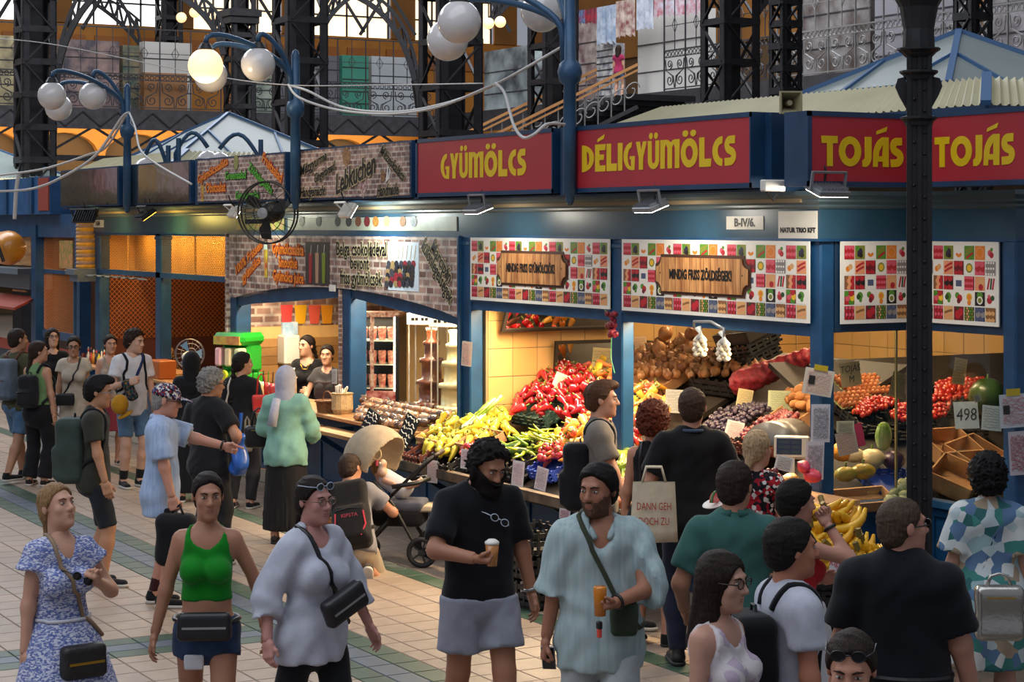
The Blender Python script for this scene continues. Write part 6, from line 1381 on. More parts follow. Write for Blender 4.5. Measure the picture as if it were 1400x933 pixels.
# ---- accessories
def dens(pts, n=6):
    V = [Vector(p) for p in pts]; out = []
    for i in range(len(V)-1):
        for j in range(n): out.append(np.array(V[i].lerp(V[i+1], j/n)))
    out.append(np.array(V[-1])); return out
def ribbon(c, name, pts, r, m, close=False, gap=.007, parent=None):
    q = c['hug'](pts, gap); MB().tube([tuple(v) for v in q], r, 6, close=close).build(name, m, parent or c['e'], True)
def backpack(m, m2=None, size=(.15, .085, .23), dz=.24, dy=.0, straps=True, trim=None, x=0.0, logo=None):
    def f_(c):
        U, s = c['U'], c['s']; ctr = U(x, .205+dy, dz); Rt = c['Rt']; hz = A(*size)
        def fn(p):
            q = (p-ctr)@Rt; d = rbox(q, A(0, 0, 0), hz, .06); d = smin(d, rbox(q, A(0, hz[1]*.8, -hz[2]*.35), A(hz[0]*.8, .05, hz[2]*.5), .03), .02); return d+.004*np.sin(24*q[:, 2]+9*q[:, 0])
        o = field_part('backpack', fn, ctr-.36, ctr+.36, .016, m, c['e'])
        T = Matrix.Translation(ctr) @ Matrix(Rt).to_4x4()
        yb = hz[1]*.8+.052
        MB(T).tube([(-hz[0]*.7, yb, -hz[2]*.02), (0, yb+.006, hz[2]*.03), (hz[0]*.7, yb, -hz[2]*.02)], .005, 5).build('zip', m2 or BLACKP, o)
        MB(T).tube([(-hz[0]*.75, hz[1]*.6, hz[2]*.5), (-hz[0]*.5, hz[1]*.7, hz[2]*.86), (0, hz[1]*.75, hz[2]*.95), (hz[0]*.5, hz[1]*.7, hz[2]*.86), (hz[0]*.75, hz[1]*.6, hz[2]*.5)], .005, 5).build('zip', m2 or BLACKP, o)
        MB(T).tube([(-.03, -hz[1]*.3, hz[2]*.98), (-.02, -hz[1]*.3, hz[2]+.03), (.02, -hz[1]*.3, hz[2]+.03), (.03, -hz[1]*.3, hz[2]*.98)], .007, 6).build('grab_handle', m2 or BLACKP, o)
        if trim:
            for sg in (-1, 1): MB(T).tube([(sg*hz[0]*.72, yb-.004, -hz[2]*.1), (sg*hz[0]*.78, yb-.012, -hz[2]*.5), (sg*hz[0]*.5, yb-.012, -hz[2]*.82)], .008, 5).build('trim', trim, o)
        if logo: put_text('lettering', logo[0], logo[2], T @ Matrix.Translation((0, yb+.004, logo[3])) @ Matrix.Rotation(PI, 4, 'Z'), logo[1], o, extr=.0006).matrix_parent_inverse = Matrix.Identity(4)
        if straps:
            for sg in (-1, 1): ribbon(c, 'shoulder_strap', dens([U(x+sg*.07, .13, .44), U(sg*.095, .05, .54), U(sg*.10, -.09, .47), U(sg*.125, -.13, .32), U(sg*.15, -.06, .16), U(sg*.14, .12, .08)]), .017, m2 or m, parent=o)
    return f_
def crossbody(m, sg=1, bag=None, r=.012, low=-.02):          # strap from shoulder sg to the other hip
    def f_(c):
        U = c['U']
        ring = dens([U(sg*.07, .02, .53), U(sg*.05, -.12, .40), U(-sg*.06, -.13, .18), U(-sg*.15, -.05, low+.03), U(-sg*.15, .07, low+.03), U(-sg*.03, .14, .20), U(sg*.05, .13, .42)], 5)
        ribbon(c, 'shoulder_strap', ring, r, m, True)
        if bag: bag(c)
    return f_
def pouch(name, m, at, half, r=.02, yaw=0, flap=None, roll=0):
    def f_(c):
        U = c['U']; ctr = U(*at); Rz = c['Rt']@Rm('Z', yaw)@Rm('Y', roll); hz = A(*half)
        o = field_part(name, lambda p: rbox((p-ctr)@Rz, A(0, 0, 0), hz, min(r, min(half)*.95))+.002*np.sin(40*p[:, 2]), ctr-max(half)*1.8, ctr+max(half)*1.8, max(.007, min(half)/4), m, c['e'])
        if flap: MB(Matrix.Translation(ctr) @ Matrix(Rz).to_4x4()).box(-half[0]*.8, half[0]*.8, -half[1]-.004, -half[1]+.002, -half[2]*.1, half[2]*.05).build('zip', flap, o)
    return f_
def glasses(col='#1a1614', dark=False, up=False, z=.012, hang=None):
    def f_(c):
        Mh = c['Mh']; fm = mat('spectacle'+col, col, .3); dz = .075 if up else 0; dy = .02 if up else 0
        if hang is not None: Mh = Matrix.Translation(c['U'](*hang)) @ Matrix(c['Rt']).to_4x4() @ Matrix.Rotation(.5, 4, 'Y') @ Matrix.Translation((0, .10, 0)); dz = 0; dy = 0
        b = MB(Mh); ln = MB(Mh)
        for sg in (-1, 1):
            ring = [(sg*.034+.024*math.cos(a), -.104+dy+abs(.024*math.cos(a))*.12, z+dz+.019*math.sin(a)) for a in [2*PI*i/14 for i in range(14)]]
            b.tube(ring, .0028, 5, close=True); b.tube([(sg*.058, -.10+dy, z+dz), (sg*.08, -.06+dy, z+dz), (sg*.083, .02+dy, z+dz-.002)], .003, 5)
            ln.add(ring, [tuple(range(14))])
        b.tube([(-.010, -.104+dy, z+dz+.004), (.010, -.104+dy, z+dz+.004)], .0028, 5)
        o = b.build('glasses', fm, c['e'], True)
        ln.build('lens', mat('dark_lens', '#15171c', .08) if dark else GLASS, o)
    return f_
def cap_hat(m, brim=None, back=False):
    def f_(c):
        hc, R_, hs = c['hc'], c['Rhd'], c['hs']
        def fn(p):
            q = ((p-hc)@R_)/hs; d = elli(q, A(0, .012, .045), A(.092, .112, .092)); d = np.maximum(d, .028-q[:, 2]+q[:, 1]*.1)
            b = np.maximum(elli(q, A(0, -.115, .04), A(.075, .085, .05)), np.abs(q[:, 2]-.036-.15*(q[:, 1]+.1))-.006); b = np.maximum(b, q[:, 1]+.06); return np.minimum(d, b)*hs
        field_part('cap', fn, hc-.25, hc+.25, .010, m, c['e'])
    return f_
def tube_acc(name, pts, r, m, hugit=False):
    def f_(c):
        q = [c['U'](*p) for p in pts]
        if hugit: q = c['hug'](dens(q), .005)
        MB().tube([tuple(v) for v in q], r, 6).build(name, m, c['e'], True)
    return f_
def wristwatch(i, m):
    def f_(c):
        sg, a, b, w_ = c['arms'][i]; d = Vector(w_-b).normalized(); p = Vector(w_)-d*.03; x = d.orthogonal().normalized(); y = d.cross(x)
        MB().tube([tuple(p+(x*math.cos(t_)+y*math.sin(t_))*.034*c['s']) for t_ in [2*PI*k/12 for k in range(12)]], .009, 6, close=True).build('watch', m, c['e'], True)
    return f_
# ================================================================= PRODUCE
SL = math.atan(0.5)
def PS(px, py):                        # point on the sloping display (z = 1.125 + 0.5 y)
    a = (py-HZ)/F; b = SA+CA*(px-700)/F; return P(px, py, (CAM.z-1.125-0.5*CAM.y)/(a+0.5*b))
def PS2(px, py):                       # display behind the corner windows (z = 1.05 - 0.5 x)
    a = (py-HZ)/F; c = -CA+SA*(px-700)/F; return P(px, py, (CAM.z-1.05+0.5*CAM.x)/(a-0.5*c))
DARKW = mat('dark_board', '#2a211a', .7, var=.2); BPL = mat('black_crate', '#1c1c1e', .5); BRP = mat('brown_crate', '#5a2c24', .5); CARD = mat('cardboard', '#b5865a', .75, var=.12, vscale=6); GRP = mat('green_crate', '#1f3a34', .5); BLP = mat('blue_crate', '#2a45a0', .45)
dp = world_empty(empty('display_slope', (-3.4, 0, .7), 'dark sloping display stand carrying the fruit crates', 'display stand'))
T = Matrix.Translation((0, 0, 1.125)) @ Matrix.Rotation(SL, 4, 'X')
MB(T).box(-5.2, -2.76, 0.18, 2.0, -.20, -.16).box(-2.6, -1.25, 0.18, 2.0, -.20, -.16).build('board', DARKW, dp)
MB(T).box(-5.85, -1.0, -.62, -.04, -.20, -.16).build('front_board', DARKW, dp)
MB().box(-5.85, -.95, -.60, -.52, .72, .80).build('front_ledge', mat('worn_ledge', '#6f5a44', .7, col2='#2c241e', vscale=5), dp)
for x in (-5.7, -4.4, -3.1, -1.8, -1.1): MB().bar((x, 0.0, .45), (x, -.5, .74), .05).build('bracket', NAVY, dp)
MB().box(-5.15, -1.3, 1.75, 1.82, 0, 1.8).build('rear_riser', DARKW, dp)
dq = world_empty(empty('window_slope', (-.9, 1.5, 1.0), 'dark sloping stand behind the corner windows', 'display stand'))
T2 = Matrix.Translation((0, 0, 1.05)) @ Matrix.Rotation(math.atan(.5), 4, 'Y')
MB(T2).box(-.7, -.12, .14, .85, -.16, -.12).box(-2.1, .9, .98, 3.6, -.16, -.12).build('board', DARKW, dq)
MB().box(-2.0, -1.9, 1.3, 3.6, 0, 1.85).build('riser', DARKW, dq)
def crate(label, c, w_, d, h_, m, rot=None, name='crate', solid=False, group=None, rz=0.0):
    e = world_empty(empty(name, c, label, 'crate' if not solid else 'box', group)); T_ = Matrix.Translation(c) @ (rot or Matrix.Rotation(SL, 4, 'X')) @ Matrix.Rotation(rz, 4, 'Z')
    MB(T_).box(-w_/2, w_/2, -d/2, d/2, -h_, -h_+.012).build('bottom', m, e)
    for ax, (a0, a1, b0, b1) in enumerate(((-w_/2, w_/2, -d/2, -d/2+.012), (-w_/2, w_/2, d/2-.012, d/2), (-w_/2, -w_/2+.012, -d/2, d/2), (w_/2-.012, w_/2, -d/2, d/2))):
        if solid: MB(T_).box(a0, a1, b0, b1, -h_, 0).build('side', m, e)
        else:
            k = MB(T_); n = 3
            for j in range(n): k.box(a0, a1, b0, b1, -h_+h_*j/n, -h_+h_*(j+.62)/n)
            for j in range(5):
                if a1-a0 > b1-b0: x = a0+(a1-a0)*(j+.5)/5; k.box(x-.012, x+.012, b0-.003, b1+.003, -h_, 0)
                else: y = b0+(b1-b0)*(j+.5)/5; k.box(a0-.003, a1+.003, y-.012, y+.012, -h_, 0)
            k.build('side', m, e)
    return e
def crs(label, px, py, w_, d, h_, m, lift=.03, solid=False, rz=0.0, f=PS):
    c = f(px, py); return crate(label, c+Vector((0, 0, lift)), w_, d, h_, m, None if f is PS else Matrix.Rotation(math.atan(.5), 4, 'Y'), 'carton' if solid else 'crate', solid, rz=rz)
crs('brown plastic crate under the yellow peppers', 583, 612, .34, .42, .17, BRP); crs('black plastic crate under the yellow peppers', 617, 621, .48, .42, .17, BPL)
crs('cardboard box of yellow peppers and spring onions', 622, 592, .80, .50, .10, CARD, .05, True); crs('cardboard box lid standing between yellow and green peppers', 655, 610, .46, .30, .10, CARD, .08, True)
crs('dark green crate under the red peppers', 740, 556, .62, .42, .12, GRP, .02); crs('black crate beneath the green chillies', 708, 624, .50, .40, .16, BPL); crs('blue crate of tomatoes', 755, 630, .40, .34, .10, BLP, .0)
crs('cardboard box of brown onions', 900, 512, .60, .40, .10, CARD, .0, True); crs('black crate of onions', 990, 508, .62, .40, .16, BPL); crs('black crate of dark plums', 1003, 580, .50, .42, .12, BPL, .0, rz=.0); crs('brown crate of red plums', 1045, 588, .50, .42, .12, BRP, .0)
crs('carton of potatoes by the right post', 1092, 556, .40, .40, .12, CARD, .0, True)
crs('yellow crate of pale cucumbers', 848, 632, .44, .40, .12, mat('yellow_crate', '#c9b016', .5), .0)
# tall tilted cartons of dark onions
for k in range(3):
    c = PS(1003, 500)+Vector((0, .12, .12+.11*k)); crate(('lowest', 'middle', 'topmost')[k]+' of the tilted black cartons stacked at the back', c, .52, .38, .11, BPL if k < 2 else mat('black_carton', '#231c17', .7), Matrix.Rotation(SL*.8, 4, 'X') @ Matrix.Rotation(-.12, 4, 'Y'), 'carton', k == 2, 'tilted black cartons at the back')
# ---- item meshes
def tagk(o, label, cat, group): return tag(o, label, cat, group)
STEM = mat('green_stem', '#5f7a2a', .5)
def lobed(prof, n=12, lob=3, amp=.08, bend=0.0):
    m = MB(); vs = []; k = len(prof)
    for r, z in prof:
        for j in range(n):
            a = 2*PI*j/n; rr = r*(1+amp*math.cos(lob*a)); vs.append((rr*math.cos(a)+bend*z*z*12, rr*math.sin(a), z))
    fs = [(i*n+j, i*n+(j+1) % n, (i+1)*n+(j+1) % n, (i+1)*n+j) for i in range(k-1) for j in range(n)]+[tuple(range(n-1, -1, -1)), tuple(range((k-1)*n, k*n))]
    return m.add(vs, fs)
stemm = MB().tube([(0, 0, 0), (.004, 0, .02), (.012, 0, .035)], [.008, .005, .006], 6).mesh('stem', STEM, True)
RP = mat_obj_random('red_pepper', ['#a3101c', '#8a0d1a', '#b81c22', '#9c1420'], .18, .6, .15, .5); YP = mat_obj_random('yellow_pepper', ['#dcc22e', '#e3cf45', '#cfb52a', '#d8c860'], .22, .5, .12, .4)
MP = mat_obj_random('mixed_pepper', ['#d8452e', '#e39a2c', '#e8c23a', '#d2564a', '#e6b84a', '#c9362c'], .22, .5, .2, .4); GP = mat_obj_random('green_chilli', ['#8ea321', '#b3b52a', '#5f8a1e', '#a8b832', '#c9bb34'], .22, .5, .15, .4)
ON = mat_obj_random('onion_skin', ['#8f6038', '#a87a4c', '#835232', '#9a6a40'], .35, .4, .2); RO = mat_obj_random('red_onion', ['#4a1420', '#5f1a2a', '#3a1018'], .3); TO = mat_obj_random('tomato', ['#b81e1c', '#c92a20', '#a81a1a'], .15, .6, .1, .5)
CT = mat_obj_random('cherry_tomato', ['#b81c1c', '#c43222', '#a01418', '#cf4a28'], .15, .6, .1, .5); PLD = mat_obj_random('dark_plum', ['#1f1a2c', '#2c2236', '#251c24', '#3a2a3c'], .35, .4, .3); PLR = mat_obj_random('red_plum', ['#5a1a24', '#7a2a2c', '#451a2a', '#8a3c34'], .3, .4, .3)
PT = mat_obj_random('potato_skin', ['#a06a3a', '#8f5a2e', '#b07a48'], .6, .3, .2); EG = mat_obj_random('egg_shell', ['#b5663a', '#c27a4c', '#a85a32', '#c98a5e'], .4, .4, .08); CU = mat_obj_random('pale_cucumber', ['#9aa52c', '#7f9422', '#aab23a', '#6d861f'], .25, .5, .15, .3)
bell = lobed([(.012, -.10), (.03, -.085), (.045, -.04), (.05, 0), (.046, .02), (.02, .026), (.008, .018)], 12, 3, .10)
kap = lobed([(.004, -.14), (.014, -.12), (.026, -.07), (.034, -.02), (.034, .005), (.022, .016), (.008, .012)], 10, 3, .10, .18)
chil = lobed([(.003, -.12), (.008, -.10), (.013, -.05), (.016, 0), (.010, .012)], 8, 2, .05, .5)
oni = lobed([(.006, -.045), (.02, -.04), (.038, -.018), (.042, .004), (.036, .022), (.018, .036), (.007, .05), (.004, .06)], 12, 4, .02)
tom = lobed([(.01, -.033), (.03, -.026), (.042, 0), (.036, .022), (.02, .03), (.006, .026)], 12, 5, .04)
plm = lobed([(.006, -.024), (.016, -.019), (.022, 0), (.017, .018), (.005, .022)], 9, 2, .03)
pot = lobed([(.01, -.05), (.03, -.04), (.037, -.01), (.036, .02), (.025, .045), (.008, .05)], 10, 2, .12)
cuc = lobed([(.008, -.10), (.02, -.09), (.025, -.04), (.026, .03), (.022, .07), (.01, .085)], 10, 3, .05, .15)
egg = lobed([(.006, -.024), (.016, -.018), (.021, -.003), (.018, .014), (.009, .025), (.003, .028)], 10, 2, 0)
bigp = lobed([(.012, -.04), (.04, -.036), (.058, 0), (.05, .028), (.02, .034), (.008, .024)], 14, 5, .12)
MESH = {}
def item(name, mb, m):
    k = name+m.name
    if k not in MESH: MESH[k] = mb.mesh(name, m, True)
    return MESH[k]
prs = random.Random(11)
def inpoly(x, y, poly):
    c = False; j = len(poly)-1
    for i in range(len(poly)):
        if (poly[i][1] > y) != (poly[j][1] > y) and x < (poly[j][0]-poly[i][0])*(y-poly[i][1])/(poly[j][1]-poly[i][1])+poly[i][0]: c = not c
        j = i
    return c
def scatter(poly, n, md, name, mb, m, label, cat, group, f=PS, lay=.5, heap=.10, stem=None, sc=(.85, 1.15), layers=2, lift=.02):
    xs = [p[0] for p in poly]; ys = [p[1] for p in poly]; pts = []; tries = 0; me = item(name, mb, m); cx, cy = sum(xs)/len(xs), sum(ys)/len(ys)
    while len(pts) < n and tries < n*60:
        tries += 1; x = prs.uniform(min(xs), max(xs)); y = prs.uniform(min(ys), max(ys))
        if not inpoly(x, y, poly): continue
        edge = 1-min(1, max(abs(x-cx)/((max(xs)-min(xs))/2+1e-6), abs(y-cy)/((max(ys)-min(ys))/2+1e-6)))
        ly = prs.randrange(layers); q = f(x, y)+Vector((0, 0, lift+heap*edge*(.4+.6*ly/max(1, layers-1))))
        if any((q-o_).length < md for o_ in pts): continue
        pts.append(q); o = link(name, me); o.location = q; s_ = prs.uniform(*sc); o.scale = (s_, s_, s_)
        if lay: o.rotation_euler = (PI/2*lay+prs.uniform(-.5, .5), prs.uniform(-.6, .6), prs.uniform(0, 6.28))
        else: o.rotation_euler = (prs.uniform(-.7, .7), prs.uniform(-.7, .7), prs.uniform(0, 6.28))
        tag(o, label, cat, group)
        if stem is not None:
            c = link('stem', stemm, o); c.location = (0, 0, stem)
scatter([(574, 602), (600, 580), (645, 566), (690, 562), (700, 588), (672, 602), (640, 622), (588, 620)], 95, .062, 'yellow_pepper', kap, YP, 'pale yellow pepper heaped in the front cardboard box', 'pepper', 'yellow peppers in the front box', heap=.12, stem=.014, sc=(.9, 1.1))
scatter([(690, 552), (718, 512), (752, 490), (790, 505), (834, 540), (834, 566), (785, 574), (705, 566)], 120, .062, 'red_pepper', kap, RP, 'glossy red pepper in the heap beside the tiled wall', 'pepper', 'red peppers beside the tiled wall', heap=.14, stem=.014)
scatter([(772, 540), (800, 548), (808, 556), (786, 560)], 5, .09, 'tomato_pepper', bigp, RP, 'squat ribbed red pepper among the long red peppers', 'pepper', 'ribbed red peppers', lay=.3, heap=.2, stem=.03, lift=.08)
scatter([(745, 604), (800, 578), (836, 545), (838, 620), (792, 640), (748, 622)], 80, .062, 'mixed_pepper', kap, MP, 'red and yellow pepper in the mixed heap behind the walking man', 'pepper', 'mixed peppers', heap=.12, stem=.014)
scatter([(800, 505), (836, 485), (838, 545), (805, 520)], 26, .062, 'mixed_pepper', kap, MP, 'red and yellow pepper high on the display beside the middle post', 'pepper', 'mixed peppers beside the middle post', heap=.1, stem=.014)
scatter([(866, 535), (890, 528), (914, 545), (912, 575), (866, 590)], 34, .062, 'mixed_pepper', kap, MP, 'red and yellow pepper in the heap right of the middle post', 'pepper', 'mixed peppers right of the middle post', heap=.1, stem=.014)
scatter([(690, 605), (735, 594), (772, 604), (770, 622), (705, 626)], 75, .035, 'green_chilli', chil, GP, 'green and yellow chilli in the front crate', 'chilli', 'green chillies in the front crate', heap=.08, lay=1)
scatter([(733, 626), (770, 612), (780, 628), (742, 634)], 20, .055, 'tomato', tom, TO, 'ripe red tomato in the blue crate', 'tomato', 'tomatoes in the blue crate', lay=0, heap=.08, stem=.026)
scatter([(630, 618), (648, 612), (655, 625), (634, 628)], 9, .05, 'tomato', tom, TO, 'ripe red tomato in front of the yellow peppers', 'tomato', 'tomatoes in front of the yellow peppers', lay=0, heap=.05)
scatter([(866, 586), (890, 578), (905, 600), (866, 612)], 14, .055, 'tomato', tom, TO, 'ripe red tomato below the mixed peppers right of the post', 'tomato', 'tomatoes right of the post', lay=0, heap=.08)
scatter([(864, 500), (872, 484), (905, 474), (965, 482), (1045, 500), (1040, 514), (950, 518), (868, 522)], 110, .058, 'onion', oni, ON, 'brown onion heaped in the box at the back', 'onion', 'brown onions at the back', lay=.2, heap=.08)
scatter([(880, 486), (930, 474), (960, 480), (950, 490), (900, 492)], 8, .09, 'large_onion', oni, ON, 'large brown onion lying on top of the back row', 'onion', 'large onions on the back row', lay=.3, heap=.2, sc=(1.4, 1.7), lift=.06)
scatter([(950, 476), (1000, 452), (1032, 462), (975, 494)], 44, .05, 'red_onion', oni, RO, 'dark red onion in the tilted carton', 'onion', 'red onions in the tilted carton', lay=.3, heap=.06, lift=.40)
scatter([(962, 588), (975, 572), (1030, 556), (1056, 560), (1002, 592)], 95, .034, 'dark_plum', plm, PLD, 'dark blue plum in the black crate', 'plum', 'dark plums', lay=.4, heap=.05)
scatter([(1012, 600), (1070, 566), (1092, 572), (1050, 606), (1022, 608)], 85, .036, 'red_plum', plm, PLR, 'dusky red plum in the brown crate', 'plum', 'red plums', lay=.4, heap=.05, sc=(.95, 1.25))
scatter([(1072, 545), (1104, 528), (1110, 560), (1082, 562)], 24, .06, 'potato', pot, PT, 'brown potato in the carton by the right post', 'potato', 'potatoes by the right post', lay=.7, heap=.08)
scatter([(833, 626), (862, 620), (864, 655), (836, 656)], 28, .045, 'pale_cucumber', cuc, CU, 'pale green cucumber in the yellow crate', 'cucumber', 'pale cucumbers', lay=1, heap=.06)
scatter([(690, 612), (712, 620), (700, 630), (688, 622)], 5, .05, 'cucumber', cuc, mat_obj_random('dark_cucumber', ['#3c5a1c', '#4a6a22'], .3), 'dark green cucumber at the edge of the chilli crate', 'cucumber', 'dark cucumbers', lay=1, heap=.02, sc=(1.2, 1.4))
scatter([(830, 668), (862, 660), (862, 700), (836, 704)], 14, .06, 'peach', tom, mat_obj_random('peach', ['#c98a5a', '#b8643e', '#d09a68'], .5), 'pinkish peach low beside the curly-haired woman', 'peach', 'peaches low on the stand', lay=.4, heap=.05, sc=(1, 1.3))
# behind the corner windows
EGT = mat('egg_tray', '#8f9060', .8)
for k, (px, py) in enumerate(((1185, 532), (1172, 552))):
    c = PS2(px, py); e = world_empty(empty('egg_tray', c, ('upper', 'lower')[k]+' grey-green egg tray behind the corner window', 'egg tray')); T_ = Matrix.Translation(c) @ Matrix.Rotation(math.atan(.5), 4, 'Y')
    nx, ny = (6, 9) if k == 0 else (4, 7); m = MB(T_)
    for i in range(nx):
        for j in range(ny):
            m.add([(i*.05-.025-nx*.025, j*.05-.025-ny*.025, 0), (i*.05+.025-nx*.025, j*.05-.025-ny*.025, 0), (i*.05+.025-nx*.025, j*.05+.025-ny*.025, 0), (i*.05-.025-nx*.025, j*.05+.025-ny*.025, 0), (i*.05-nx*.025+.025, j*.05-ny*.025+.025, .022)], [(3, 2, 1, 0), (0, 1, 4), (1, 2, 4), (2, 3, 4), (3, 0, 4)])
            o = link('egg', item('egg', egg, EG)); o.matrix_world = T_ @ Matrix.Translation((i*.05-nx*.025, j*.05-ny*.025, .026)); o.scale = (1.05, 1.05, 1.05); tag(o, 'brown egg in the '+('upper', 'lower')[k]+' tray behind the corner window', 'egg', 'eggs in trays')
    m.build('tray', EGT, e)
for lab, px, py in (('black crate of cherry tomatoes in front of the eggs', 1196, 562), ('black crate of cherry tomatoes at the window bar', 1238, 570), ('black crate of cherry tomatoes in the right window', 1312, 540), ('lower black crate of cherry tomatoes in the right window', 1300, 570)): crs(lab, px, py, .40, .50, .10, BPL, .0, f=PS2)
scatter([(1166, 566), (1185, 553), (1225, 547), (1226, 556), (1180, 572)], 90, .028, 'cherry_tomato', plm, CT, 'cherry tomato in the crate in front of the eggs', 'tomato', 'cherry tomatoes before the eggs', f=PS2, lay=.4, heap=.05)
scatter([(1218, 568), (1238, 556), (1250, 560), (1246, 578), (1222, 578)], 36, .028, 'cherry_tomato', plm, CT, 'cherry tomato in the crate at the window bar', 'tomato', 'cherry tomatoes at the window bar', f=PS2, lay=.4, heap=.04)
scatter([(1276, 552), (1280, 528), (1330, 526), (1345, 522), (1335, 545)], 110, .030, 'cherry_tomato', plm, CT, 'cherry tomato in the upper crate of the right window', 'tomato', 'cherry tomatoes in the right window', f=PS2, lay=.4, heap=.06)
scatter([(1276, 575), (1278, 558), (1298, 556), (1292, 572)], 26, .030, 'cherry_tomato', plm, CT, 'cherry tomato in the lower crate of the right window', 'tomato', 'cherry tomatoes low in the right window', f=PS2, lay=.4, heap=.05)
def gourd(label, px, py, r, sc, m, cat, f=PS2, name='squash', rot=(0, 0, 0), stalk=True):
    q = f(px, py)+Vector((0, 0, r*.7)); e = empty(name, q, label, cat); e.rotation_euler = rot
    b = MB(); vs = []; n = 18
    for i in range(9):
        a = PI*i/8; rr = max(.004, math.sin(a))*r; 
        for j in range(n): t_ = 2*PI*j/n; k = rr*(1+.05*math.cos(6*t_)); vs.append((k*math.cos(t_)*sc[0], k*math.sin(t_)*sc[1], -math.cos(a)*r*sc[2]))
    b.add(vs, [(i*n+j, i*n+(j+1) % n, (i+1)*n+(j+1) % n, (i+1)*n+j) for i in range(8) for j in range(n)]).build('flesh', m, e, True)
    if stalk: MB().tube([(0, 0, r*sc[2]*.9), (.005, 0, r*sc[2]+.03)], .008, 6).build('stalk', STEM, e)
gourd('orange-yellow melon behind the corner window', 1152, 628, .08, (1, 1, .95), mat('orange_melon', '#c9862a', .45, var=.2), 'melon', name='melon')
gourd('pale butternut squash behind the corner window', 1192, 638, .085, (1, 1.15, .85), mat('cream_squash', '#d3bd8c', .4, var=.06), 'squash')
gourd('pale round squash left of the butternut one', 1168, 632, .07, (1, 1.1, .8), mat('cream_squash2', '#c9b890', .45, var=.08), 'squash')
gourd('striped yellow squash behind the corner window', 1180, 655, .075, (.8, 1.4, .8), mat('striped_squash', '#c9a030', .4, col2='#4a5a20', vscale=16, stretch=(1, .1, 1)), 'squash')
gourd('green and yellow striped squash at the left of the window', 1156, 658, .07, (.8, 1.3, .8), mat('green_squash', '#5a6a24', .4, col2='#c9a848', vscale=14, stretch=(1, .1, 1)), 'squash')
gourd('dark purple cabbage in the blue tray', 1222, 640, .08, (1, 1, .9), mat('purple_cabbage', '#3a1a34', .35, var=.3), 'cabbage', name='cabbage', stalk=False)
crs('blue tray of cabbages behind the corner window', 1220, 655, .30, .42, .07, BLP, .0, f=PS2); crs('cardboard tray at the foot of the corner window', 1180, 685, .20, .5, .08, CARD, .04, True, f=PS2)
for k_, (px_, py_) in enumerate(((1300, 612), (1335, 625), (1310, 655))): crs(('left open carton', 'right open carton', 'lower open carton')[k_]+' under the tomatoes in the right window', px_, py_, .34, .42, .13, CARD, .06, True, rz=.3*k_, f=PS2)
gourd('large green watermelon in the right window', 1350, 560, .15, (1, 1, 1), mat('melon_green', '#2f4a1c', .3, var=.4), 'watermelon', name='watermelon')
lf = PS2(1208, 615); tag(MB(Matrix.Translation(lf+Vector((0, 0, .1)))).sphere((0, 0, 0), .11, 12, 8, (.35, .7, 1.0)).build('lettuce_bag', mat('lettuce_green', '#6f9a2a', .35, col2='#c9d8a0', vscale=9)), 'green bagged lettuce behind the corner window', 'lettuce')
scatter([(1212, 690), (1250, 655), (1255, 690)], 30, .05, 'artichoke', lobed([(.01, -.04), (.03, -.03), (.038, 0), (.028, .03), (.01, .045)], 10, 5, .2), mat_obj_random('artichoke', ['#7a7f58', '#8f9068', '#6a7048'], .7), 'grey-green artichoke bud at the foot of the corner window', 'artichoke', 'artichoke buds', f=PS2, lay=.4, heap=.03)
# spring onions
SOW = mat('spring_onion_white', '#d9d6a8', .35); SOG = mat('spring_onion_green', '#86a832', .4)
for k in range(14):
    a = PS(628+k*1.6+prs.uniform(-3, 3), 600-k*.4+prs.uniform(-3, 2))+Vector((0, 0, .10)); b = PS(672+k*1.2+prs.uniform(-4, 4), 575-k*.3+prs.uniform(-3, 3))+Vector((0, 0, .19)); a, b = (b, a) if k % 4 == 0 else (a, b)
    e = world_empty(empty('spring_onion', a, 'spring onion laid across the yellow peppers', 'spring onion', 'spring onions on the yellow peppers')); m_ = a.lerp(b, .4)
    MB().tube([a, a.lerp(b, .06), a.lerp(b, .2), m_], [.014, .016, .008, .007], 7).build('bulb', SOW, e, True); MB().tube([m_, a.lerp(b, .7)+Vector((0, 0, .01)), b], [.007, .007, .004], 6).build('leaf', SOG, e, True)
# sack of potatoes in red net, hanging garlic, strings
c = np.array(PS(1050, 530)+Vector((0, 0, .05))); NET = mat('red_net', '#6f0f1c', .6, col2='#9a2430', vscale=28, bump=.6, bscale=30)
sk_ = world_empty(empty('net_sack', Vector(c), 'red net sack of potatoes lying on the display', 'sack'))
field_part('sack', lambda p: smin(cap(p, c+A(-.22, -.10, -.02), c+A(.20, .22, .20), .11, .07), cap(p, c+A(.1, .1, .1), c+A(.26, .30, .28), .06, .03), .05)-.018*np.sin(55*p[:, 0])*np.sin(55*p[:, 1]+1)*np.sin(50*p[:, 2]), c-.5, c+.6, .016, NET, sk_)
hk = world_empty(empty('hook_bar', PY(965, 441, -.08), 'bent metal hook bar under the header', 'hook')); q0 = PY(949, 440, -.10); q1 = PY(972, 440, -.10); q2 = PY(990, 450, -.10)
MB().tube([q0-Vector((0, 0, .05)), q0, q1, q2, q2-Vector((0, 0, .06))], .012, 7).build('bar', STEEL, hk, True)
GAR = mat('garlic', '#cfc6b0', .45, var=.1)
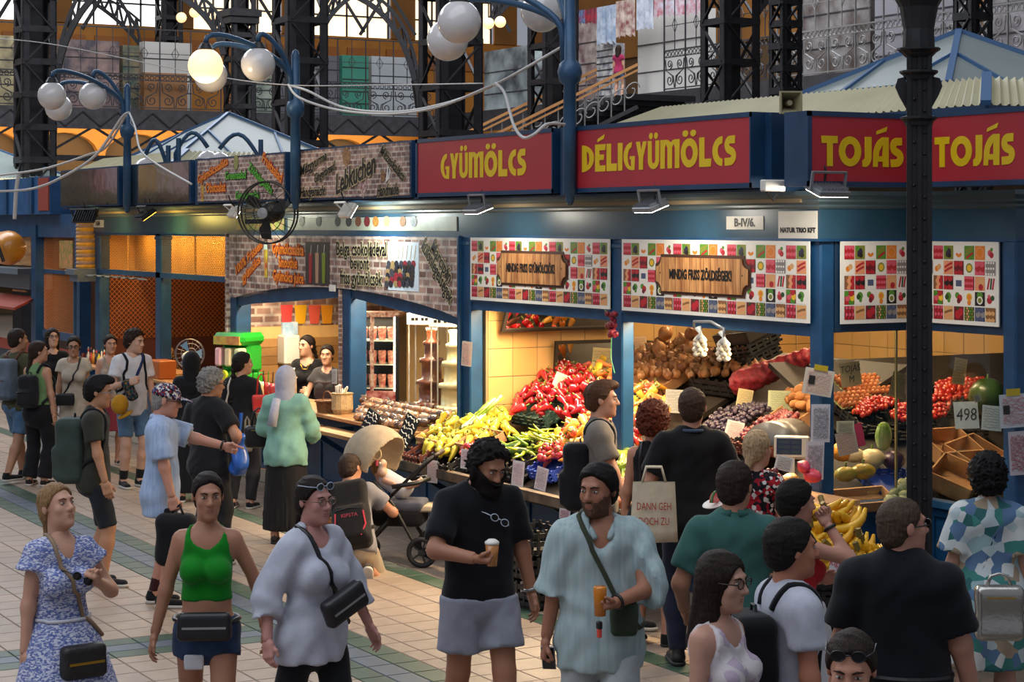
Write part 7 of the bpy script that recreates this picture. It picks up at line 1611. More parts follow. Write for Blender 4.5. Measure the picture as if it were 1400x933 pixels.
for k, (px, py) in enumerate(((957, 472), (989, 478))):
    q = PY(px, py, -.10); e = world_empty(empty('garlic_bag', q, ('left', 'right')[k]+' clear bag of garlic hanging from the hook bar', 'garlic bag')); b_ = MB()
    gs = random.Random(k); n_ = 0
    for z in range(4):
        for j in range(4):
            a = 2*PI*j/4+z; r = .038*(1-.1*abs(z-1.2)); link('garlic_bulb', item('garlic_bulb', lobed([(.006, -.02), (.02, -.012), (.023, .003), (.012, .018), (.004, .03)], 10, 5, .12), GAR), e).location = q+Vector((r*math.cos(a), r*math.sin(a), -.07+z*.036))
    MB().tube([q+Vector((0, 0, .05)), q+Vector((.005, 0, .09)), q+Vector((-.02, 0, .13))], [.045, .012, .03], 8).build('bag_neck', mat('clear_film', '#cfd0c8', .2), e, True)
q = PY(836, 442, -.14); cu_ = world_empty(empty('onion_string', q, 'hanging cluster of small red onions on the middle post', 'onions'))
for k in range(26):
    a = prs.uniform(0, 6.28); r = prs.uniform(0, .055); link('red_onion', item('red_onion', plm, mat_obj_random('shallot', ['#6a1424', '#8a2034', '#551020'], .3)), cu_).location = q+Vector((r*math.cos(a), r*math.sin(a)*.7, prs.uniform(-.10, .08)))
MB().tube([q+Vector((0, 0, .08)), PY(826, 424, -.12)], .004, 5).build('string', STEM, cu_); MB().tube([q-Vector((0, 0, .1)), q+Vector((.02, -.02, -.28)), q+Vector((.08, -.02, -.40))], .004, 5).build('string', mat('green_string', '#3f8a5a', .5), cu_)
# mirrors above the side wall display
MIRR = mat('stall_mirror', '#e8e2d6', .03, 1.0)
def mirror(label, px0, px1, py0, py1, x, tilt):
    a, b = PXp(px0, py1, x), PXp(px1, py0, x); w_ = abs(b.y-a.y); h_ = b.z-a.z; e = world_empty(empty('mirror', (x, (a.y+b.y)/2, a.z), label, 'mirror')); T_ = Matrix.Translation((x, min(a.y, b.y), a.z)) @ Matrix.Rotation(tilt, 4, 'Y')
    MB(T_).box(-.012, 0, 0, w_, 0, h_).build('glass', MIRR, e); f_ = MB(T_); f_.box(-.02, .012, -.03, 0, -.03, h_+.03).box(-.02, .012, w_, w_+.03, -.03, h_+.03).box(-.02, .012, 0, w_, -.03, 0).box(-.02, .012, 0, w_, h_, h_+.03); f_.build('frame', DARKW, e)
mirror('tilted wooden-framed mirror high on the tiled wall', 690, 840, 405, 450, -5.10, .45); mirror('lower mirror on the tiled wall behind the peppers', 761, 838, 468, 512, -5.19, .10)
# ---- bananas on crates at the corner
BAN = mat_obj_random('banana', ['#dba51e', '#e0b02c', '#cf9616', '#d8a828'], .4, .4, .12, vscale=12); PLA = mat_obj_random('plantain', ['#5f7a22', '#7a8a26'], .45)
def banana_mb():
    pts = [(0.10*math.sin(a)-.02, 0, .10*(1-math.cos(a))-.06) for a in [(-.95+i*.24) for i in range(9)]]; return MB().tube([(x, y, z) for x, y, z in pts], [.006, .013, .018, .019, .019, .018, .016, .011, .006], 8)
bme = banana_mb().mesh('banana', BAN, True); pme = banana_mb().mesh('plantain', PLA, True)
bk_ = P(1172, 745, 12.75); base = Vector((bk_.x, bk_.y, 0))
for k in range(4): crate(('lowest', 'second lowest', 'third', 'topmost')[k]+' black crate of the stack under the bananas', base+Vector((0, 0, .22+.22*k)), .62, .44, .20, BPL, Matrix.Rotation(.0, 4, 'X'), group='black crates under the bananas', rz=1.05)
bn = 0
for row in range(5):
    for k in range(7):
        px = 1110+k*15+row*3; py = 748-row*17+prs.uniform(-3, 3)
        if px > 1200 or (row > 1 and px > 1160): continue
        q = P(px, py, 12.45+row*.10); e = empty('banana_bunch', q, 'ripe yellow banana bunch in the heap at the corner', 'bananas', 'banana bunches at the corner'); e.rotation_euler = (prs.uniform(-.5, .1), prs.uniform(-.5, .5), prs.uniform(0, 3.1)); e.scale = (1.65, 1.65, 1.65)
        for j in range(5):
            o = link('banana', bme, e); a = (j-2)*.34; o.location = (0, .028*(j-2), -.012*abs(j-2)); o.rotation_euler = (a*.5, 0, a*.25)
        MB().tube([(-.10, 0, -.01), (-.115, 0, .02)], .012, 6).build('crown', mat('banana_crown', '#6a5a24', .6), e); bn += 1
for k in range(7):
    q = P(1150+k*8, 758-prs.uniform(0, 8), 12.4); o = link('plantain', pme); o.location = q; o.rotation_euler = (prs.uniform(-1.4, 1.4), prs.uniform(-.4, .4), prs.uniform(0, 6)); o.scale = (1.1, 1.2, 1.1); tag(o, 'green plantain below the bananas', 'plantain', 'green plantains')
# ---- electronic scale, tropical fruit
q = P(1083, 612, 14.3); sc_ = empty('price_scale', q, 'cream electronic price scale on the counter', 'scale'); sc_.rotation_euler = (-.2, 0, .85)
MB().bbox(-.13, .13, -.03, .03, -.085, .085, .015).build('head', mat('scale_cream', '#b9b09a', .5), sc_); MB().box(-.11, .07, -.033, -.03, -.055, .06).build('panel', mat('scale_blue', '#1d2740', .3), sc_)
for k in range(3): MB().box(-.095, -.02, -.035, -.033, .025-k*.035, .045-k*.035).box(.0, .055, -.035, -.033, .025-k*.035, .045-k*.035).build('display', mat('lcd', '#2c3a3a', .3), sc_)
MB().box(-.02, .02, -.01, .02, -.40, -.085).build('pillar', MATS['scale_cream'], sc_); MB().bbox(-.2, .2, -.15, .2, -.46, -.40, .01).build('platform', STEEL, sc_)
scatter([(1070, 655), (1100, 640), (1112, 655), (1080, 668)], 8, .08, 'dragon_fruit', lobed([(.01, -.06), (.035, -.045), (.045, 0), (.035, .045), (.012, .07)], 12, 4, .2), mat_obj_random('dragon_fruit', ['#b5304a', '#c93a5a', '#d8a03a'], .4), 'pink dragon fruit on the counter below the scale', 'dragon fruit', 'dragon fruit below the scale', f=lambda a, b: P(a, b, 13.7), lay=1, heap=.02)
scatter([(1040, 652), (1062, 644), (1068, 660), (1046, 668)], 14, .045, 'lychee', plm, PLR, 'dark red lychee left of the dragon fruit', 'lychee', 'lychees', f=lambda a, b: P(a, b, 13.6), lay=.3, heap=.02, sc=(1.1, 1.3))
ct = world_empty(empty('counter_tray', P(1085, 672, 13.6), 'cardboard fruit tray on the counter below the scale', 'tray')); pa = P(1085, 668, 13.65); MB(Matrix.Translation(pa)).box(-.45, .35, -.3, .3, -.16, -.06).build('tray', CARD, ct); MB(Matrix.Translation((pa.x, pa.y, 0))).box(-.4, .3, -.25, .25, 0, pa.z-.16).build('stand', DARKW, ct)
gbn = world_empty(empty('grey_bin_lid', P(1060, 590, 14.6), 'curved grey plastic hood left of the scale', 'cover')); pg = P(1066, 606, 14.7); MB(Matrix.Translation(pg) @ Matrix.Rotation(.5, 4, 'Z')).add([(.20*math.cos(a), y_, .17*math.sin(a)) for y_ in (-.2, .2) for a in [PI*i/12 for i in range(13)]], [(i, i+1, i+14, i+13) for i in range(12)]+[tuple(range(12, -1, -1)), tuple(range(13, 26))]).build('hood', mat('hood_grey', '#3c3a38', .35, var=.1), gbn, True)
# ---- paper price tags
def paper(label, px, py, t, wp, hp, rot=0, col='#d8d0bc', ink='#a02a34', text=None, yaw=61, name='price_card', lines=4, group=None, backing=None):
    q = P(px, py, t); w_, h_ = wp*t/F, hp*t/F; e = empty(name, q, label, 'sign' if name != 'notice' else 'notice'); e.rotation_euler = (0, math.radians(rot), math.radians(yaw))
    n = 6; m = MB(); vs = []
    for yy in (0, .002):
        for j in range(2):
            for i in range(n+1): vs.append((w_*(i/n-.5), yy+.012*w_*4*((i/n-.5)**2), h_*(j-.5)))
    fs = [(i, i+1, i+n+2, i+n+1) for i in range(n)]+[(2*(n+1)+i+1, 2*(n+1)+i, 3*(n+1)+i, 3*(n+1)+i+1) for i in range(n)]; m.add(vs, fs).build('card', mat('paper'+col, col, .75, var=.04), e)
    im = mat('ink'+ink, ink, .6); lines = lines*2
    if text:
        for i, s_ in enumerate(text): put_text('lettering', s_, h_/(len(text)+.6)*1.05, Matrix.Translation((0, -.003, h_*(.5-(i+.62)/(len(text)+.25)))), im, e, extr=.0004, sx=.8, shear=.15)
    else:
        rr = random.Random(int(px*7+py)); k = MB()
        for i in range(lines):
            z = h_*(.38-.76*i/max(1, lines-1)) if lines > 1 else 0; pts = [(w_*(-.40+.8*j/19), -.004, z+h_*.045*rr.uniform(-1, 1)) for j in range(20)]; k.tube(pts, max(.0011, h_*.0055), 3)
        k.build('handwriting', im, e)
    if backing: MB().box(-w_*.3, w_*.9, .006, .008, -h_*.3, h_*.7).build('backing', mat('magenta_card', '#b8305a', .6), e)
    return e
tp = lambda px, py: (PS(px, py)-CAM).dot(Vector((-CA, SA, 0)))-.12
for lab, px, py, w_, h_, rot, col, ink in (('white price card on the red peppers', 774, 527, 37, 26, 22, '#d8cfc0', '#b03a40'), ('yellowish price card with a drawing beside the middle post', 823, 496, 27, 40, 4, '#d2c08c', '#4a5a48'), ('tilted white card below the yellowish one', 814, 533, 20, 24, -14, '#d8d4c8', '#8a4a48'), ('cream price card with red numbers right of the middle post', 876, 475, 17, 30, -4, '#d6bf96', '#a8404a'), ('pale price card behind the tall man', 922, 549, 25, 32, 3, '#c4c6c0', '#4a5a6a'), ('folded cream card on the dark plums', 1018, 546, 21, 27, 10, '#c2b183', '#7a6a4a'), ('pale green price card on the red plums', 1067, 548, 34, 27, 2, '#b5bf9a', '#5a6a68'), ('white card with red writing below the dark plums', 1004, 588, 24, 24, 14, '#d2c8c4', '#a8303c'), ('white card under the scale', 1072, 634, 24, 20, 14, '#d0d2cc', '#2a2c34')):
    paper(lab, px, py, tp(px, py) if px < 1060 or py < 560 else 13.6, w_, h_, rot, col, ink)
tf = lambda px: tY(px, -.62)
for lab, px, py, w_, h_, rot in (('price sheet hanging left on the front ledge', 591, 645, 18, 31, 2), ('price sheet hanging under the tomatoes on the front ledge', 637, 628, 18, 27, 3), ('price sheet hanging right of the bearded man', 708, 648, 20, 35, 6), ('price sheet hanging at the walking man rucksack', 740, 655, 19, 32, 12), ('small price sheet low behind the walking man', 772, 703, 18, 14, 4)):
    paper(lab, px, py, tf(px), w_, h_, rot, '#cfcaca', '#a8303c', yaw=25, lines=5)
xw = lambda px: tX(px, -.05)
for lab, px, py, w_, h_, rot, col, ink, tx in (('cream card reading TOJÁS over the eggs', 1163, 512, 30, 33, -8, '#c9b98a', '#3a3c34', ['TOJÁS', 'M']), ('cream card tilted over the tomato crates', 1228, 527, 22, 35, 14, '#c0b083', '#3c3a34', None), ('white card with red writing at the window foot', 1158, 606, 30, 32, -12, '#cbbcb2', '#b03440', None), ('card with payment logos on the corner window', 1156, 584, 26, 16, 0, '#cfcab8', '#3a3c40', None)):
    paper(lab, px, py, xw(px)+(.55 if py < 560 else 0.06), w_, h_, rot, col, ink, tx, yaw=75, backing=('pink' if '606' in str(py) else None))
yw = lambda px: tY(px, .97)
for lab, px, py, w_, h_, rot, col, ink, tx in (('white sheet reading 498 in the right window', 1321, 568, 34, 37, -5, '#c9cac6', '#2c3036', ['498']), ('white sheet right of the 498 sheet in the right window', 1356, 572, 28, 34, 3, '#bfc2c0', '#3a3e44', None), ('folded cream card high in the right window', 1312, 508, 18, 36, 8, '#b8a87c', '#4a463c', None), ('small dark label in the right window', 1336, 545, 10, 10, -20, '#8f9088', '#24262a', None)):
    paper(lab, px, py, yw(px)+(.9 if py < 530 else .02), w_, h_, rot, col, ink, tx, yaw=30)
pp = tX(1122, .03)-.05
NP = mat('notice_logo', '#22201f', .6)
for lab, px, py, w_, h_, rot, col, ink, tt in (('crumpled white notice taped with yellow tape on the corner post', 1119, 523, 42, 36, 10, '#cdc4b4', '#b8483c', pp), ('long typed notice on the corner post', 1122, 579, 27, 52, 1, '#b9bac2', '#5a5c66', pp), ('lower handwritten sheet on the corner post', 1114, 630, 26, 52, 2, '#bab8bc', '#7a7a84', pp-.02), ('notice on the left edge post of the fruit stall', 638, 484, 19, 34, 4, '#c9bfae', '#a8504a', tY(638, -.06)), ('white notice taped on the blue wall at the right edge', 1386, 562, 40, 46, -3, '#b9bcc0', '#b0403a', tX(1386, 1.06)), ('red handwritten sheet below the notice at the right edge', 1392, 620, 26, 60, -3, '#b5aeb4', '#a83a44', tX(1392, 1.06)), ('white sheet on the vendor side of the brick-print strip', 457, 515, 10, 20, 0, '#c9c6c0', '#6a6a70', tY(457, -.06))):
    e = paper(lab, px, py, tt, w_, h_, rot, col, ink, yaw=70 if px > 1100 else 20, name='notice', lines=8 if h_ > 45 else 5)
    if 'tape' in lab: MB().box(-.05, .05, -.006, -.004, h_*tt/F*.45, h_*tt/F*.66).build('tape', mat('yellow_tape', '#b8a020', .4), e); MB().box(-.075, -.03, -.006, -.004, -.02, .04).build('logo', NP, e)
paper('white card reading AKCIÓ 200 on the banana crates', 1150, 771, 12.05, 31, 40, 5, '#c4c0c4', '#b03444', ['AKCIÓ', 'Kígyóub.', '200'], yaw=58)
# floor crates behind the bearded man
for k in range(3):
    c = P(733, 745, 15.6); crate(('bottom', 'middle', 'top')[k]+' black crate of the stack on the floor under the display', Vector((c.x, c.y, .21+.21*k)), .5, .38, .19, BPL, Matrix.Rotation(0, 4, 'X'), group='black crates on the floor', rz=.1)
# ---- the crowd
def C2(c, c2=None, vs=14): return cloth(c, c2, vs)
def pattern(name, cols, scale=30, stretch=None):
    if name in MATS: return MATS[name]
    m = mat(name, cols[0], .85, spec=.2); nt = m.node_tree; b = nt.nodes['Principled BSDF']; tc = nd(nt, 'ShaderNodeTexCoord'); v = nd(nt, 'ShaderNodeTexVoronoi'); v.inputs['Scale'].default_value = scale; co = tc.outputs['Object']
    if stretch:
        mp = nd(nt, 'ShaderNodeMapping'); mp.inputs['Scale'].default_value = stretch; nt.links.new(co, mp.inputs[0]); co = mp.outputs[0]
    nt.links.new(co, v.inputs['Vector']); sp = nd(nt, 'ShaderNodeSeparateColor'); nt.links.new(v.outputs['Color'], sp.inputs[0]); r = nd(nt, 'ShaderNodeValToRGB'); cr = r.color_ramp; cr.interpolation = 'CONSTANT'
    while len(cr.elements) < len(cols): cr.elements.new(.5)
    for i, c in enumerate(cols): cr.elements[i].position = i/len(cols); cr.elements[i].color = lin(c)
    nt.links.new(sp.outputs[0], r.inputs[0]); nt.links.new(r.outputs[0], b.inputs['Base Color']); return m
def held(e, q, s=1.0):
    a = e.rotation_euler[2]; return Vector((e.location.x+math.cos(a)*q[0]*s-math.sin(a)*q[1]*s, e.location.y+math.sin(a)*q[0]*s+math.cos(a)*q[1]*s, e.location.z+q[2]*s))
BK = cloth('#15161a'); BK2 = cloth('#1d1c20'); DEN = cloth('#43607f', '#5d7a98', 10); DDEN = cloth('#1c2430'); WHT = cloth('#c4c6cc'); LBLK = mat('black_leather', '#17161a', .4, bump=.1)
FRH = .0145
# far left group
person('man in olive tee and denim shorts with a grey-blue rucksack, leftmost of the walkers', 24, 448, 1.80, 150, hy=-20, top=dict(m=C2('#4b4a34')), bottom=dict(m=DEN, k='p', len=.85), hair=dict(k='short', c='#2a201a', th=.010), feet=((.10, -.22, 0), (-.1, .24, .03)), acc=[backpack(C2('#5b6876'), mat('tan_leather', '#5a3424', .6), (.15, .10, .24))], L=(.25, -.05, .95), skin_c='#a87c62', eyes=False)
person('woman in green tank top and black trousers with a small black rucksack', 52, 466, 1.67, 160, sex='f', hy=-45, top=dict(m=C2('#6f9060'), sleeve=0, hem=-.02), bottom=dict(m=BK, k='p', len=1.95, loose=.022, flare=.03), hair=dict(k='low', c='#2e211a', pz=-.2), acc=[backpack(C2('#1b1d22'), None, (.125, .07, .19), .22)], shoes=('sneaker', '#26221f', 'w'), L=(.24, -.1, .86), skin_c='#b98a70')
person('woman in black tee with glasses and red lipstick, talking', 72, 448, 1.71, 15, sex='f', hy=10, hp=-6, top=dict(m=BK), bottom=dict(m=WHT, k='p', len=1.9), hair=dict(k='long', c='#241814', z=-.22), acc=[glasses('#6a4a3a'), wristwatch(0, BLACKP)], lips=LIPR, skin_c='#c49a82')
person('woman in cream shift dress with a black crossbody bag', 101, 459, 1.66, 10, sex='f', hp=8, top=dict(m=C2('#b8ad9c'), sleeve=.35, hem=-.1, neck=.075, loose=.02, name='dress_top'), bottom=dict(m=C2('#b8ad9c'), k='skirt', len=.50, r0=.16, r1=.21), hair=dict(k='bun', c='#1f1815', bz=.0), acc=[glasses(), crossbody(LBLK, 1, pouch('crossbody_bag', LBLK, (-.10, -.20, .02), (.11, .04, .075)), low=.02)], skin_c='#b08468')
person('woman in beige tank top half hidden behind the man in white tee', 151, 458, 1.63, 25, sex='f', top=dict(m=C2('#a5978a'), sleeve=0), bottom=dict(m=C2('#7a2f3a'), k='skirt', len=.45), hair=dict(k='low', c='#261c17'), skin_c='#c09078')
e5 = person('young man in white tee and denim shorts with a blue sling strap', 181, 449, 1.82, 35, hy=30, hp=8, top=dict(m=C2('#c9c9cd'), sleeve=.62, hem=-.14, loose=.02), bottom=dict(m=DEN, k='p', len=.80), hair=dict(k='curly', c='#2a1c15', th=.018), R=(-.13, -.24, 1.18), Rh='grip', acc=[crossbody(C2('#1f2f52'), 1, pouch('sling_bag', pattern('ikat', ['#1f4a48', '#2c3350', '#1b1d24', '#7a5a34'], 60), (-.12, -.20, .16), (.06, .05, .13), .04, roll=-25), r=.018, low=.05), backpack(BK, None, (.12, .05, .18))], shoes=('sneaker', '#16181c', 'w', '#1a1a1c'), skin_c='#c29a84')
m = MB(); q = held(e5, (-.26, -.24, .98)); mm = Matrix.Translation(q)
ycap = world_empty(empty('baseball_cap', q, 'mustard yellow cap hanging from the sling strap', 'cap')); MB(mm).sphere((0, 0, 0), .10, 14, 10, (.95, 1.0, 1.15)).build('crown', C2('#b07f1c'), ycap, True); MB(mm).lathe([(.001, -.13), (.09, -.145), (.095, -.13), (.001, -.11)], 14, Matrix.Rotation(.5, 4, 'X')).build('brim', C2('#b07f1c'), ycap, True)
person('man in dark olive tee with a big green rucksack and rolled black shorts', 131, 513, 1.75, 95, hp=8, top=dict(m=C2('#33332b'), sleeve=.62, hem=-.15, loose=.02), bottom=dict(m=C2('#20242b'), k='p', len=.98), hair=dict(k='quiff', c='#141011', th=.016), acc=[glasses('#8a8a8a'), backpack(C2('#38443f'), BK, (.17, .115, .27), .20)], feet=((.09, .02, 0), (-.10, -.10, 0)), R=(-.24, -.12, .82), h=.016, skin_c='#b58566', shoes=('sneaker', '#1b1c20', 'w'))
e8 = person('older man in light blue shirt and patterned cap, pointing', 222, 523, 1.76, 95, hp=10, build=1.10, top=dict(m=mat('blue_stripe_shirt', '#8fa6c8', .85, col2='#a9bcd8', vscale=60, stretch=(1, 1, .02)), sleeve=.80, hem=-.22, loose=.03, collar=True, cuff=.02), bottom=dict(m=C2('#1f232c'), k='p', len=1.15), L=(.10, -.52, 1.22), Lp=(.3, .3, -1), Lh='point', R=(-.25, -.10, .86), Rh='grip', hair=dict(k='short', c='#8a8580', th=.004), acc=[cap_hat(pattern('comic_cap', ['#b8b0ac', '#7a1f2c', '#20222c', '#3c4a7a', '#d8d2c8', '#16161a'], 75)), glasses('#2a2420'), wristwatch(0, BLACKP)], shoes=('sneaker', '#17181b', 'w', '#3a1a20'), feet=((.1, .05, 0), (-.1, -.04, 0)), h=.016, skin_c='#c08a74')
q = held(e8, (-.26, -.13, .56))
gb_ = world_empty(empty('holdall', q, 'black soft holdall held low by the man in light blue shirt', 'bag')); MBm = MATS['fabric#15161aNone14'] if 'fabric#15161aNone14' in MATS else BK
field_part('bag_body', lambda p: rbox((p-np.array(q))@Rm('Z', 70), A(0, 0, 0), A(.16, .085, .20), .07)+.006*np.sin(20*p[:, 2]+15*p[:, 0]), np.array(q)-.32, np.array(q)+.32, .016, BK, gb_)
MB().tube([q+Vector((.05, .05, .17)), q+Vector((.02, .02, .27)), q+Vector((-.05, -.05, .17))], .012, 6).build('handle', BK, gb_, True)
e9 = person('grey-haired man in black tee with elbow out, beside the pointing man', 286, 503, 1.74, 140, hy=-15, hp=8, build=1.15, top=dict(m=C2('#1b1c20'), sleeve=.72, loose=.025), bottom=dict(m=BK2, k='p', len=1.95, loose=.02), hair=dict(k='curly', c='#85807a', th=.016), R=(-.23, -.12, 1.02), Rp=(-1, .5, .1), L=(.24, -.15, .95), acc=[glasses()], h=.016, skin_c='#b58468', eyes=True)
q = P(327, 618, 17.3); bb = world_empty(empty('carrier_bag', q, 'bright blue plastic carrier bag beside the grey-haired man', 'bag'))
field_part('bag_body', lambda p: rbox((p-np.array(q)), A(0, 0, 0), A(.07+.0, .06, .17), .05)+.012*np.sin(28*p[:, 2]+30*p[:, 0])-.03*np.clip(-(p[:, 2]-q.z)/.2, -.3, 1), np.array(q)-.3, np.array(q)+.3, .014, mat('blue_film', '#2f62b8', .25, var=.2), bb)
MB().tube([q+Vector((0, 0, .15)), q+Vector((0.0, .02, .34))], .016, 6).build('handle', MATS['blue_film'], bb)
person('woman in a long black hooded scarf waiting at the counter', 262, 482, 1.62, 185, sex='f', top=dict(m=BK, sleeve=1.9, hem=-.2, loose=.03), bottom=dict(m=BK, k='skirt', len=.1, r1=.24), hair=dict(k='hijab', c='#141316', z=-.3, th=.022, nz=0), eyes=False)
person('woman in black with a long braid, waiting at the dessert counter', 331, 481, 1.66, 165, sex='f', build=1.08, hy=-40, top=dict(m=BK, sleeve=.95, hem=-.2, loose=.02), bottom=dict(m=BK2, k='p', len=1.95), hair=dict(k='braid', c='#1d1613', pz=-.42), acc=[tube_acc('bag_strap', [(.14, .12, .1), (.13, .14, .35), (.11, .02, .54), (.13, -.12, .35)], .012, mat('cream_strap', '#c9c0b2', .6), True)], shoes=('sneaker', '#17171a', 'w'), skin_c='#b98c72')
e12 = person('woman in pale headscarf, mint sweater and long black pleated skirt', 391, 501, 1.67, 172, sex='f', build=1.12, top=dict(m=C2('#86b5a4'), sleeve=1.95, hem=-.15, loose=.034, wr=.009), bottom=dict(m=mat('pleat_black', '#141317', .7), k='skirt', len=.12, r0=.17, r1=.25, fold=.06, nf=26), hair=dict(k='hijab', c='#b4b4c0', z=-.17, th=.022, nz=.001), L=(.2, -.3, 1.02), R=(-.2, -.3, 1.02), shoes=('boot', '#1a1414', 'b'), eyes=False, acc=[tube_acc('scarf_tail', [(.06, .10, .50), (.08, .15, .38), (.10, .16, .24)], .045, C2('#b4b4c0'))])
def handbag(label, px, py, t, m, sz, rz=0.0, hl=.16, cat='handbag'):
    q = P(px, py, t); e = world_empty(empty('handbag', q, label, cat)); qn = np.array(q); Rr = Rm('Z', math.degrees(rz)+60); hz = A(*sz)
    o = field_part('bag_body', lambda p: rbox((p-qn)@Rr, A(0, 0, 0), hz, min(sz)*.7)+.003*np.sin(30*p[:, 2]), qn-.3, qn+.3, .012, m, e); Tm = Matrix.Translation(q) @ Matrix(Rr).to_4x4()
    MB(Tm).tube([(-sz[0]*.5, 0, sz[2]*.95), (-sz[0]*.35, 0, sz[2]+hl*.8), (0, 0, sz[2]+hl), (sz[0]*.35, 0, sz[2]+hl*.8), (sz[0]*.5, 0, sz[2]*.95)], .010, 6).build('handle', m, e, True)
    MB(Tm).box(-sz[0]*.6, sz[0]*.6, -sz[1]-.004, -sz[1], sz[2]*.55, sz[2]*.62).build('zip', mat('brass_zip', '#b0904a', .35, .8), e); return e
handbag('black handbag on the arm of the woman in mint sweater', 354, 597, 18.8, LBLK, (.14, .06, .11), .3)
handbag('small taupe pouch hanging beside the black handbag', 338, 608, 19.2, C2('#8f8272'), (.05, .035, .07), .3, .2)
handbag('red paper bag with white handle in front of the braided woman', 357, 552, 20.4, mat('red_paper', '#c8302c', .5), (.09, .03, .09), .2, .22)
# vendors
person('vendor in black long-sleeved top with a braid behind the dessert counter', 420, 458, 1.70, -12, sex='f', hy=-28, z0=0, top=dict(m=BK, sleeve=1.95, hem=-.1, neck=.08), bottom=dict(m=C2('#5f5040'), k='p', len=1.9), hair=dict(k='braid', c='#1d1512', pz=-.28, px=.09), L=(.12, -.28, 1.10), R=(-.12, -.30, 1.10), acc=[tube_acc('necklace', [(-.06, -.10, .47), (-.03, -.13, .42), (.03, -.13, .42), (.06, -.10, .47)], .006, mat('gold', '#c9a040', .3, 1), True)], skin_c='#c69a80')
person('vendor in grey tee and dark brown apron half behind the post', 447, 472, 1.60, -8, sex='f', top=dict(m=C2('#3d3d40'), sleeve=.5), bottom=dict(m=BK, k='p', len=1.9), hair=dict(k='bun', c='#1f1714', bz=.09, by=.06), L=(.15, -.3, 1.05), R=(-.22, -.28, 1.02), acc=[pouch('apron', C2('#33282a'), (0, -.125, .10), (.125, .02, .24), .02)], skin_c='#c89a80')
person('vendor in leopard-print top leaning over the mesh stall counter', 240, 447, 1.56, -80, sex='f', build=1.1, lean=18, top=dict(m=pattern('leopard', ['#8a6a4c', '#2a1d16', '#a8845f', '#1d1512'], 70), sleeve=0), bottom=dict(m=BK, k='p', len=1.9), hair=dict(k='bun', c='#6a3a20', bz=.05), R=(-.2, -.48, 1.0), L=(.15, -.45, 1.0), skin_c='#c48a6c')
# in front of the fruit
e16 = person('kneeling man in grey tee and beige shorts beside the stroller', 489, H=1.78, t=17.1, face=176, hy=-30, hp=12, lean=30, side=10, pelvis=(0, .10, .25), feet=((.15, .30, .0, 0, 65), (-.14, .26, 0, 0, 65)), knees=((.3, -1, -.9), (-.3, -1, -.9)), top=dict(m=C2('#7c7a80'), sleeve=.6, hem=-.12, loose=.02), bottom=dict(m=C2('#a2937f'), k='p', len=.9), hair=dict(k='short', c='#3a2a20', th=.012), L=(.22, -.42, .42), R=(-.25, -.45, .45), acc=[backpack(C2('#1c1a1a'), None, (.165, .10, .30), .19, trim=mat('red_trim', '#c02a3a', .5), logo=('KIPSTA', mat('logo_red', '#a02434', .5), .045, -.06))], h=.016, shoes=('sneaker', '#4a4038', 'w'), eyes=False, skin_c='#b98468')
person('young man in grey tee with a black rucksack, walking right past the peppers', 822, 519, 1.85, 88, hp=2, top=dict(m=C2('#6d665e'), sleeve=.68, loose=.024), bottom=dict(m=C2('#2a2c33'), k='p', len=1.95), hair=dict(k='quiff', c='#4a2f1d', th=.014), R=(-.24, -.20, .86), L=(.22, .12, .86), feet=((.09, .2, .02), (-.09, -.22, 0)), acc=[backpack(BK, None, (.15, .10, .25), .14, -.03), wristwatch(1, mat('brown_strap', '#4a3020', .5))], h=.016, skin_c='#c08f76')
person('woman with curly auburn hair in a long black dress and sandals', 893, 551, 1.73, 168, sex='f', hy=-10, top=dict(m=BK, sleeve=0, hem=-.1, loose=.02, name='dress_top'), bottom=dict(m=BK, k='skirt', len=.42, r0=.16, r1=.24), hair=dict(k='curly', c='#5a2614', th=.042, up=-.02), acc=[tube_acc('bag_strap', [(.09, .14, .2), (.09, .15, .38), (.07, .06, .54), (.08, -.1, .42)], .014, LBLK, True)], shoes=('sandal', '#141414', 'b'), eyes=False, h=.016, skin_c='#b07c62')
e19 = person('tall man in black shirt and dark jeans seen from behind', 946, 526, 1.91, 180, hy=-12, build=1.08, top=dict(m=C2('#131214'), sleeve=.72, loose=.024, hem=-.14), bottom=dict(m=C2('#1a2030'), k='p', len=1.95), hair=dict(k='short', c='#3c2a1e', th=.009), L=(.22, -.2, 1.0), R=(-.24, -.26, 1.02), acc=[tube_acc('collar', [(-.07, .03, .535), (-.05, .09, .54), (0, .105, .54), (.05, .09, .54), (.07, .03, .535)], .012, C2('#3c4a5c'))], eyes=False, h=.016, skin_c='#b57f66', shoes=('boot', '#15120f', 'b'))
